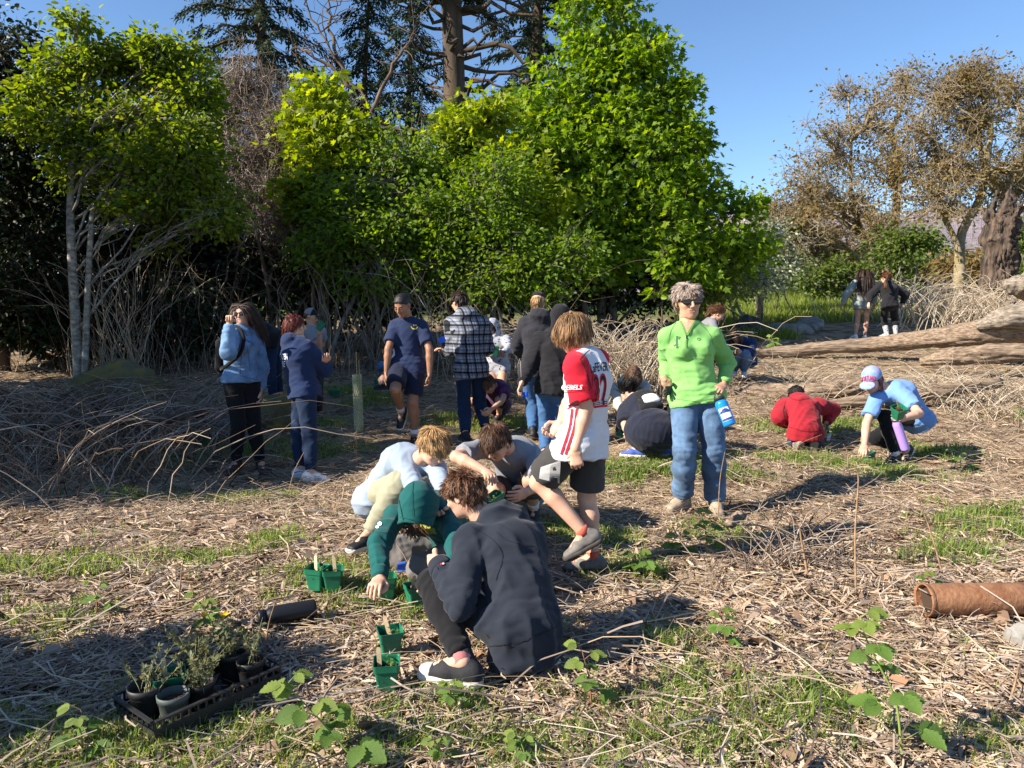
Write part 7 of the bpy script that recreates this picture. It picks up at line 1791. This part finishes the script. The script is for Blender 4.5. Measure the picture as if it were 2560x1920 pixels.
V, F = lathe(c0 + ax * .03, ax, [(rp_ * .93, 0), (.001, .001)], 24); mesh_obj('shade_disc', V, F, HOLLOW_SHADE, root)  # dark disc just inside the mouth paints the shade of the hollow
# mesh tube and canes round a seedling
MESH = mat('mesh_guard', (.60, .62, .38), .7, .2, 30)
q = on_ground(898, 1078); top_ = at(892, 936, 0 + (q - CAMP) @ _F); hm = top_[2] - q[2]; axm = nrm(top_ - q)
root = empty('tree_guard', q, 'pale green mesh tube round a seedling, with bamboo canes', 'tree guard')
A = Acc(); nn_ = 12; rg = .052
for s_ in (1, -1):
    for i in range(nn_):
        t = np.linspace(0, 1, 18); a = i * 2 * math.pi / nn_ + s_ * t * 5.2
        V, F = tube(q + np.outer(t * hm, axm) + rg * np.stack([np.cos(a), np.sin(a), 0 * a], 1), .0032, 3); A.add(V, F)
for t in np.linspace(0, 1, 26):
    a = np.linspace(0, 2 * math.pi, 13); V, F = tube(q + axm * t * hm + rg * np.stack([np.cos(a), np.sin(a), 0 * a], 1), .0026, 3); A.add(V, F)
A.build('netting', [MESH], root)
V, F = lathe(q, axm, [(rg * .8, 0), (rg * .8, hm * .97)], 14); mesh_obj('sleeve', V, F, mat('guard_inside', (.50, .53, .30), .8, .3, 40), root)
BAMB = mat('bamboo', (.48, .33, .14), .7, .2, 20)
for dx, hh in ((-.01, .60 + .02), (.02, .52)):
    b_0 = q + np.array([dx, .02, 0]); V, F = tube([b_0, b_0 + np.array([-.01, 0, hm + hh - .35])], .006, 6); mesh_obj('bamboo_cane', V, F, BAMB, root)
# trowel
Jr2 = PEOPLE['redboy']['J']; h = Jr2['haR']; root = empty('hand_trowel', h, 'green-handled trowel in the hand of the child in crimson', 'trowel')
V, F = tube([h + [0, -.02, .05], h + [.01, -.02, -.05]], .014, 8); mesh_obj('handle', V, F, GPOT, root); V, F = box(h + [.015, -.02, -.13], (.022, 0, 0), (0, .004, 0), (.004, 0, .075)); mesh_obj('blade', V, F, mat('steel_blade', (.6, .6, .6), .3, metal=.9), root)

# ------------------------------------------------------------ brambles and seedlings, leaf by leaf
BRM = {'a': mat('bramble_leaf', (.115, .21, .035), .5, .3, 40, .4, 120, spec=.4), 'b': mat('bramble_leaf_young', (.20, .27, .05), .5, .3, 40, .4, 120, spec=.4)}
for m_ in BRM.values():
    n_ = m_.node_tree.nodes; l_ = m_.node_tree.links; t_ = n_.new('ShaderNodeBsdfTranslucent'); t_.inputs['Color'].default_value = (.26, .40, .05, 1); x_ = n_.new('ShaderNodeMixShader'); x_.inputs[0].default_value = .35
    l_.new(n_['Principled BSDF'].outputs[0], x_.inputs[1]); l_.new(t_.outputs[0], x_.inputs[2]); l_.new(x_.outputs[0], n_['Material Output'].inputs['Surface'])
STEMS = {'g': mat('bramble_stem_green', (.20, .27, .06), .6), 'r': mat('bramble_stem_red', (.22, .10, .06), .7), 'b': mat('dead_stem_brown', (.30, .19, .11), .85, .3, 30)}
def leaf_mesh(m):
    n = 12; V = []; F = []
    for i in range(n + 1):
        t = i / n; w = .36 * math.sin(math.pi * min(1, t * .93 + .06)) ** .75 * (1 - .25 * t); w *= (1 + .24 * (i % 2)); z = -.18 * t * t; V += [(-w, t, z + .10 * w + .02 * (i % 2)), (0, t, z - .03), (w, t, z + .10 * w + .02 * (i % 2))]
    for i in range(n): a = 3 * i; F += [(a, a + 1, a + 4, a + 3), (a + 1, a + 2, a + 5, a + 4)]
    return new_mesh('leaf', np.array(V), np.array(F), [m], True)
LM = {k: leaf_mesh(v) for k, v in BRM.items()}
def put_leaf(root, pos, f, up, size, k='a'):
    f = nrm(f); s_ = np.cross(f, up); s_ = nrm(s_); u_ = np.cross(s_, f)
    o = bpy.data.objects.new('leaf', LM[k]); M4 = Matrix(((s_[0], f[0], u_[0], 0), (s_[1], f[1], u_[1], 0), (s_[2], f[2], u_[2], 0), (0, 0, 0, 1)))
    link(o, root); o.matrix_local = Matrix.Translation(Vector(pos - np.array(root.location))) @ M4 @ Matrix.Diagonal((size, size, size, 1))
def bramble(label, pts, leaves, size, seed, stem='g', rad=.004, trif=True, name='bramble', young=.3):
    """pts: picture points of the stem (x, y, depth); leaves: fractions along it"""
    r = np.random.default_rng(seed); P = smooth_path([at(*p) if len(p) == 3 else on_ground(*p) for p in pts], 6)
    root = empty(name, P[0], label, 'bramble' if name == 'bramble' else 'plant')
    V, F = tube(P, np.linspace(rad, rad * .45, len(P)), 6); mesh_obj('stem', V, F, STEMS[stem], root)
    A = Acc()
    for i, t in enumerate(leaves):
        p = np.array([np.interp(t, np.linspace(0, 1, len(P)), P[:, k]) for k in range(3)]); a = i * 2.4 + r.normal(0, .5); d = np.array([math.cos(a), math.sin(a), .35 + .6 * t]); d = nrm(d)
        sz = size * r.uniform(.75, 1.2) * (1 - .35 * t); pe = p + d * sz * .8; V, F = tube([p, pe], rad * .35, 4); A.add(V, F)
        k = 'b' if t > 1 - young else 'a'; upv = np.array([0, 0, 1.0]) + r.normal(size=3) * .25
        hd = nrm(d * np.array([1, 1, .1]) + [0, 0, -.15]); sdv = nrm(np.cross(hd, up3))
        sz = sz * 1.08; upv = upv + np.array([0, -.5, 0]); put_leaf(root, pe, hd, upv, sz, k)
        if trif:
            for g in (-1, 1): put_leaf(root, pe, nrm(hd * .35 + sdv * g + [0, 0, -.08]), upv + sdv * g * .3, sz * .82, k)
    if leaves: A.build('leaf_stalks', [STEMS[stem]], root)['kind'] = 'stuff'
    return root
q = on_ground(2256, 1900); D = lambda q: float((q - CAMP) @ _F)
d0 = D(q)
bramble('tall young bramble with yellow-green stem at the lower right', [(2256, 1900), (2238, 1750, d0), (2182, 1634, d0), (2146, 1548, d0)], [.10, .24, .36, .46, .60, .70, .82, .92, 1.0], .085, 1, 'g', .0045)
for i, (lb, bx, by, tx, ty, n, sz, st) in enumerate((
    ('small bramble shoot below the navy hoodie hem', 1479, 1774, 1456, 1630, 7, .062, 'r'), ('low bramble clump in front of the woman in jeans', 1766, 1392, 1756, 1296, 7, .085, 'g'), ('leafy bramble patch right of the jersey boy\'s shoes, nearer part', 1610, 1440, 1590, 1388, 6, .075, 'g'),
    ('leafy bramble patch right of the jersey boy\'s shoes, farther part', 1690, 1390, 1700, 1340, 6, .08, 'g'), ('bramble cane in the shade at the bottom centre', 900, 1918, 716, 1712, 9, .088, 'g'), ('young bramble in front of the canvas sneaker', 1118, 1792, 1122, 1712, 5, .062, 'r'),
    ('yellow-green weed behind the seedling tray', 548, 1600, 492, 1500, 7, .06, 'g'), ('bramble at the bottom left corner', 206, 1898, 190, 1790, 7, .06, 'g'), ('small bramble sprig on the litter at the left', 240, 1545, 232, 1462, 5, .055, 'r'), ('bramble sprig in the shadow of the crouching boy', 1812, 1622, 1800, 1530, 6, .06, 'r'),
    ('thin bramble sprig beside the end of the pipe', 2320, 1480, 2312, 1420, 4, .05, 'r'), ('leafy weed at the bottom edge right of centre', 1310, 1916, 1300, 1850, 7, .05, 'g'), ('leafy weed at the bottom edge left of the sneaker', 1100, 1915, 1090, 1850, 6, .05, 'g'), ('bramble leaves at the right edge level with the lilac flask', 2560, 1060, 2548, 1026, 5, .10, 'g'),
    ('bramble sprig by the lilac flask', 2400, 1180, 2392, 1132, 5, .09, 'g'), ('green shoots in front of the fallen log', 1930, 880, 1930, 846, 7, .13, 'g'), ('bramble between the pointing woman and the brushwood', 520, 1110, 505, 1070, 5, .09, 'g'), ('weeds at the foot of the mesh tube', 1000, 1060, 1004, 1036, 5, .08, 'g'))):
    g_ = on_ground(bx, by); d_ = D(g_)
    bramble(lb, [(bx, by), ((bx + tx) / 2 + 6, (by + ty) / 2, d_), (tx, ty, d_)], list(np.linspace(.22, 1, n)), sz, 300 + i, st, .003 + .0004 * d_)
# single dead stalks that stand up out of the litter
for i, (lb, pts, rd) in enumerate((
    ('tall thin dead stalk standing right of the bare earth', [(2140, 1490), (2138, 1330), (2146, 1200), (2136, 1160)], .006), ('reddish dead stalk leaning left near the pipe', [(2360, 1450), (2330, 1340), (2300, 1260), (2270, 1210)], .005), ('thin forked dead stalk in front of the jeans leg', [(1795, 1300), (1800, 1200), (1812, 1130)], .004),
    ('grey dead stalk left of the mesh tube', [(894, 1180), (890, 1120), (896, 1050)], .005), ('dead stalk leaning over the shade at the left', [(720, 1240), (735, 1180), (760, 1130)], .005), ('bleached stalk propped on the brush clump', [(2020, 1440), (2005, 1360), (1998, 1310)], .008), ('dead stalk right of the child in crimson', [(2120, 1180), (2118, 1130), (2108, 1110)], .005),
    ('curved pale stem at the front of the tray', [(560, 1880), (620, 1830), (640, 1780)], .004), ('thin dry stalk beside the black flask', [(660, 1640), (672, 1560), (690, 1500)], .004), ('dead stalk at lower left pointing up', [(60, 1440), (110, 1380), (140, 1330)], .006), ('snapped stem standing in the left litter', [(446, 1510), (452, 1450), (458, 1400)], .005),
    ('long bleached stem crossing the lower right litter', [(2000, 1870), (1900, 1800), (1820, 1740)], .005), ('thin stalk at the right edge pointing up', [(2520, 1770), (2540, 1700), (2548, 1660)], .005))):
    g_ = on_ground(*pts[0]); d_ = D(g_); bramble(lb, [pts[0]] + [(x, y, d_ - .02 * j) for j, (x, y) in enumerate(pts[1:])], [], .05, 400 + i, 'b', rd, name='dead_stalk')
# ------------------------------------------------------------ lettering, prints, seams, small trim
def mark(pid, name, VF, m, bvh='bvh', parent=None, off=.003):
    p = PEOPLE[pid]; V, F = decal_px(p[bvh], VF[0], VF[1], off)
    if not F: return None
    return mesh_obj(name, V, F, m, parent or p['top'], smooth=False)
def line_px(pts, w, n=8):
    q = smooth_path([(x, y, 0) for x, y in pts], n)[:, :2]; t = np.gradient(q, axis=0); t /= np.linalg.norm(t, axis=1, keepdims=True) + 1e-9; s = np.stack([-t[:, 1], t[:, 0]], 1) * w / 2
    V = np.concatenate([q - s, q + s]); k = np.arange(len(q) - 1); return V, [np.stack([k, k + 1, k + 1 + len(q), k + len(q)], 1)]
def disc_px(c, rx, ry, n=10):
    a = np.linspace(0, 2 * math.pi, n, endpoint=False); V = np.vstack([[c], np.stack([c[0] + rx * np.cos(a), c[1] + ry * np.sin(a)], 1)]); k = np.arange(n); return V, [np.stack([0 * k, 1 + k, 1 + (k + 1) % n], 1)]
INK_K = mat('ink_black', (.012, .012, .016), .8); INK_W = mat('ink_white', (.72, .72, .75), .8); INK_R = mat('ink_red', (.50, .012, .03), .8); INK_Y = mat('ink_yellow', (.55, .50, .04), .8); INK_G = mat('ink_dark_green', (.035, .10, .045), .8); INK_LG = mat('ink_light_green', (.20, .36, .14), .8)
SEAM_N = mat('seam_navy', (.008, .010, .016), .95); SEAM_D = mat('seam_denim', (.06, .12, .22), .95); SEAM_G = mat('seam_green', (.10, .26, .05), .95); SEAM_R = mat('seam_red', (.16, .007, .012), .95); SEAM_T = mat('seam_teal', (.004, .05, .048), .95)
# jersey
mark('jersey', 'name_lettering', text_px('LaFEVER', (1477, 934), (12.0, -1.6), (-3.5, -31), arch=.10, bold=.012), INK_K)
mark('jersey', 'number_outline', text_px('22', (1481, 1017), (37, -3.5), (-1, -113), bold=.03), INK_R, off=.003)
mark('jersey', 'number', text_px('22', (1482, 1014), (36, -3.5), (-1, -107), bold=-.012), INK_K, off=.0045)
for i in range(3):
    mark('jersey', 'number_stripe', line_px([(1484, 1005 + i * 4), (1504, 1003 + i * 4)], 1.3), INK_W, off=.006); mark('jersey', 'number_stripe', line_px([(1509, 1002 + i * 4), (1525, 1000 + i * 4)], 1.3), INK_W, off=.006)
mark('jersey', 'sleeve_lettering', text_px('REBELS', (1406, 974), (15.5, -.2), (1.5, -16), bold=.02, shear=.18), INK_W, off=.005)
mark('jersey', 'sleeve_band', line_px([(1412, 980), (1440, 979), (1474, 975)], 1.6), SEAM_R)
for dx in (0, 11): mark('jersey', 'side_stripe', line_px([(1431 + dx, 1022), (1424 + dx, 1070), (1403 + dx, 1136)], 5.5), INK_R)
mark('jersey', 'side_stripe', line_px([(1419, 1022), (1434, 1014), (1446, 1011)], 3), INK_R); mark('jersey', 'side_panel', line_px([(1422, 1016), (1436, 1006), (1446, 1002)], 5), INK_K)
mark('jersey', 'shoulder_piping', line_px([(1450, 900), (1464, 884), (1474, 876)], 2.2), INK_K); mark('jersey', 'sleeve_piping', line_px([(1452, 900), (1466, 930), (1478, 972)], 2.0), INK_K)
ps = PEOPLE['jersey']; sm = ps['bottom'].data; nv = len(sm.vertices); co = np.empty(nv * 3, np.float32); sm.vertices.foreach_get('co', co); co = co.reshape(-1, 3) + np.array(ps['root'].location)
ps['botbvh'] = BVHTree.FromPolygons([tuple(map(float, x)) for x in co], [tuple(p.vertices) for p in sm.polygons])
mark('jersey', 'light_panel', poly_px([(1353, 1168, 1402, 1150), (1350, 1182, 1400, 1180), (1348, 1196, 1398, 1208)]), C_['lgrey'], 'botbvh', ps['bottom'])
ps['root']['label'] = ps['S']['label']
# navy T-shirt smile, seams
mark('navyboy', 'printed_smile', line_px([(1027, 816), (1032, 822), (1040, 822), (1044, 817)], 2.2), INK_Y)
for x in (1034, 1040): mark('navyboy', 'printed_eye', disc_px((x, 813), 1.6, 1.6), INK_Y)
# navy hoodie of the woman with crossed arms
mark('redhead', 'back_lettering', text_px('GEN', (705, 898), (7.5, .3), (.4, -20), bold=.02), INK_W, off=.006); mark('redhead', 'back_lettering', text_px('RE', (706, 916), (7.0, .3), (.4, -20), bold=.02), INK_W, off=.006)
# teal hoodie
mark('teal', 'chest_lettering', text_px('NS', (1050, 1320), (22, 0), (0, -26), bold=.03), INK_Y, off=.004)
mark('teal', 'chest_print', poly_px([(1040, 1324, 1086, 1318), (1036, 1340, 1092, 1334)]), INK_LG); mark('teal', 'sleeve_print', disc_px((950, 1310), 5, 5), INK_W); mark('teal', 'sleeve_print', disc_px((944, 1318), 4, 4), INK_W)
if 'hoodbvh' in PEOPLE['teal']:
    for pts in ([(1034, 1200), (1030, 1240), (1032, 1290)], [(992, 1216), (1000, 1260), (1008, 1300)], [(1000, 1292), (1040, 1300), (1090, 1288)]): mark('teal', 'hood_seam', line_px(pts, 1.6), SEAM_T, 'hoodbvh', PEOPLE['teal']['hood'])
# pullover of the woman in green
SK = PEOPLE['greenlady']['skin']
mark('greenlady', 'zip_placket', line_px([(1717, 834), (1716, 850), (1715, 868)], 3.2), SEAM_G); 
o_ = mark('greenlady', 'open_neck', poly_px([(1700, 800, 1738, 802), (1706, 814, 1730, 815), (1714, 830, 1720, 831), (1716.5, 836, 1717.5, 836)]), SK, off=.004)
for a_, b_ in (((1698, 798), (1716, 838)), ((1740, 800), (1718, 838))): mark('greenlady', 'collar_edge', line_px([a_, ((a_[0] + b_[0]) / 2 + (2 if a_[0] < 1715 else -2), (a_[1] + b_[1]) / 2 + 2), b_], 4.5), SEAM_G, off=.006)
mark('greenlady', 'zip_pull', line_px([(1716, 838), (1716, 848)], 2.4), INK_K, off=.006)
for v in (line_px([(1693, 842), (1692, 856), (1694, 870)], 5), disc_px((1693, 842), 2.6, 3), line_px([(1693, 848), (1700, 846)], 2), line_px([(1686, 864), (1696, 860)], 3), disc_px((1699, 843), 2, 2)): mark('greenlady', 'chest_emblem', v, INK_G)
for i in range(14):
    a = i / 14 * 6.28; mark('greenlady', 'emblem_ring', disc_px((1693 + 10 * math.cos(a), 858 + 11 * math.sin(a)), 1.1, 1.1, 6), INK_G)
mark('greenlady', 'small_emblem', line_px([(1742, 848), (1746, 845), (1751, 848), (1747, 851), (1742, 848)], 1.4), INK_G)
for pts in ([(1690, 806), (1676, 830), (1670, 860)], [(1746, 806), (1772, 832), (1784, 862)], [(1692, 998), (1740, 1003), (1786, 996)]): mark('greenlady', 'seam', line_px(pts, 1.3), SEAM_G, off=.002)
# front hoodie
for pts, w in (([(1222, 1616), (1300, 1604), (1394, 1566)], 2.4), ([(1180, 1318), (1232, 1350), (1256, 1390), (1240, 1450)], 2.0), ([(1240, 1330), (1272, 1352), (1336, 1366)], 2.0), ([(1075, 1392), (1096, 1424)], 2.0)    ): mark('front', 'seam', line_px(pts, w), SEAM_N, off=.002)
mark('front', 'cuff_tag', line_px([(1101, 1412), (1106, 1411)], 4), INK_R, off=.004); mark('front', 'cuff_tag', line_px([(1106, 1411), (1110, 1410)], 4), INK_W, off=.004)
# denim jacket
for pts, w in (([(606, 830), (604, 880), (600, 938)], 1.6), ([(613, 850), (628, 856), (634, 862)], 2.0), ([(618, 866), (622, 900), (626, 928)], 1.4), ([(570, 930), (604, 940), (644, 950)], 1.8), ([(600, 822), (612, 830), (618, 840)], 2.2), ([(566, 806), (576, 810), (588, 806)], 1.8)): mark('pointer', 'seam', line_px(pts, w), SEAM_D, off=.003)
# red hoodie
for pts, w in (([(1968, 1066), (2014, 1078), (2056, 1076)], 2.0), ([(1964, 1004), (1958, 1030), (1966, 1060)], 1.6), ([(2030, 1004), (2050, 1030), (2056, 1060)], 1.6), ([(1968, 990), (1990, 1000), (2022, 996)], 2.0)): mark('redboy', 'seam', line_px(pts, w), SEAM_R, off=.003)
# cap lettering
mark('capgirl', 'cap_lettering', text_px('PORTLAND', (2153, 956), (7.0, -.4), (0, -17), arch=.25, bold=.02), INK_R, 'capbvh', PEOPLE['capgirl']['cap'])
mark('capkid', 'cap_emblem', text_px('A', (792, 789), (10, 0), (0, -14), bold=.04), INK_W, 'capbvh', PEOPLE['capkid']['cap'])
# strands hanging from under the teal hood
r = np.random.default_rng(44); A = Acc(); b0 = at(1034, 1292, 3.86); n = 150
s0 = b0 + r.normal(size=(n, 3)) * np.array([.03, .012, .012]); e0 = at(1040, 1335, 3.84) + r.normal(size=(n, 3)) * np.array([.035, .012, .015]); t = np.linspace(0, 1, 6)[None, :, None]
Pp = s0[:, None] * (1 - t) + e0[:, None] * t; Pp = Pp + np.array([0, -.02, 0]) * 4 * t * (1 - t); V, F = ribbons(Pp, np.full((n, 6), .0022), np.tile([0, -1.0, .2], (n, 6, 1))); mesh_obj('loose_hair', V, F, HAIR['brown'], PEOPLE['teal']['root'])
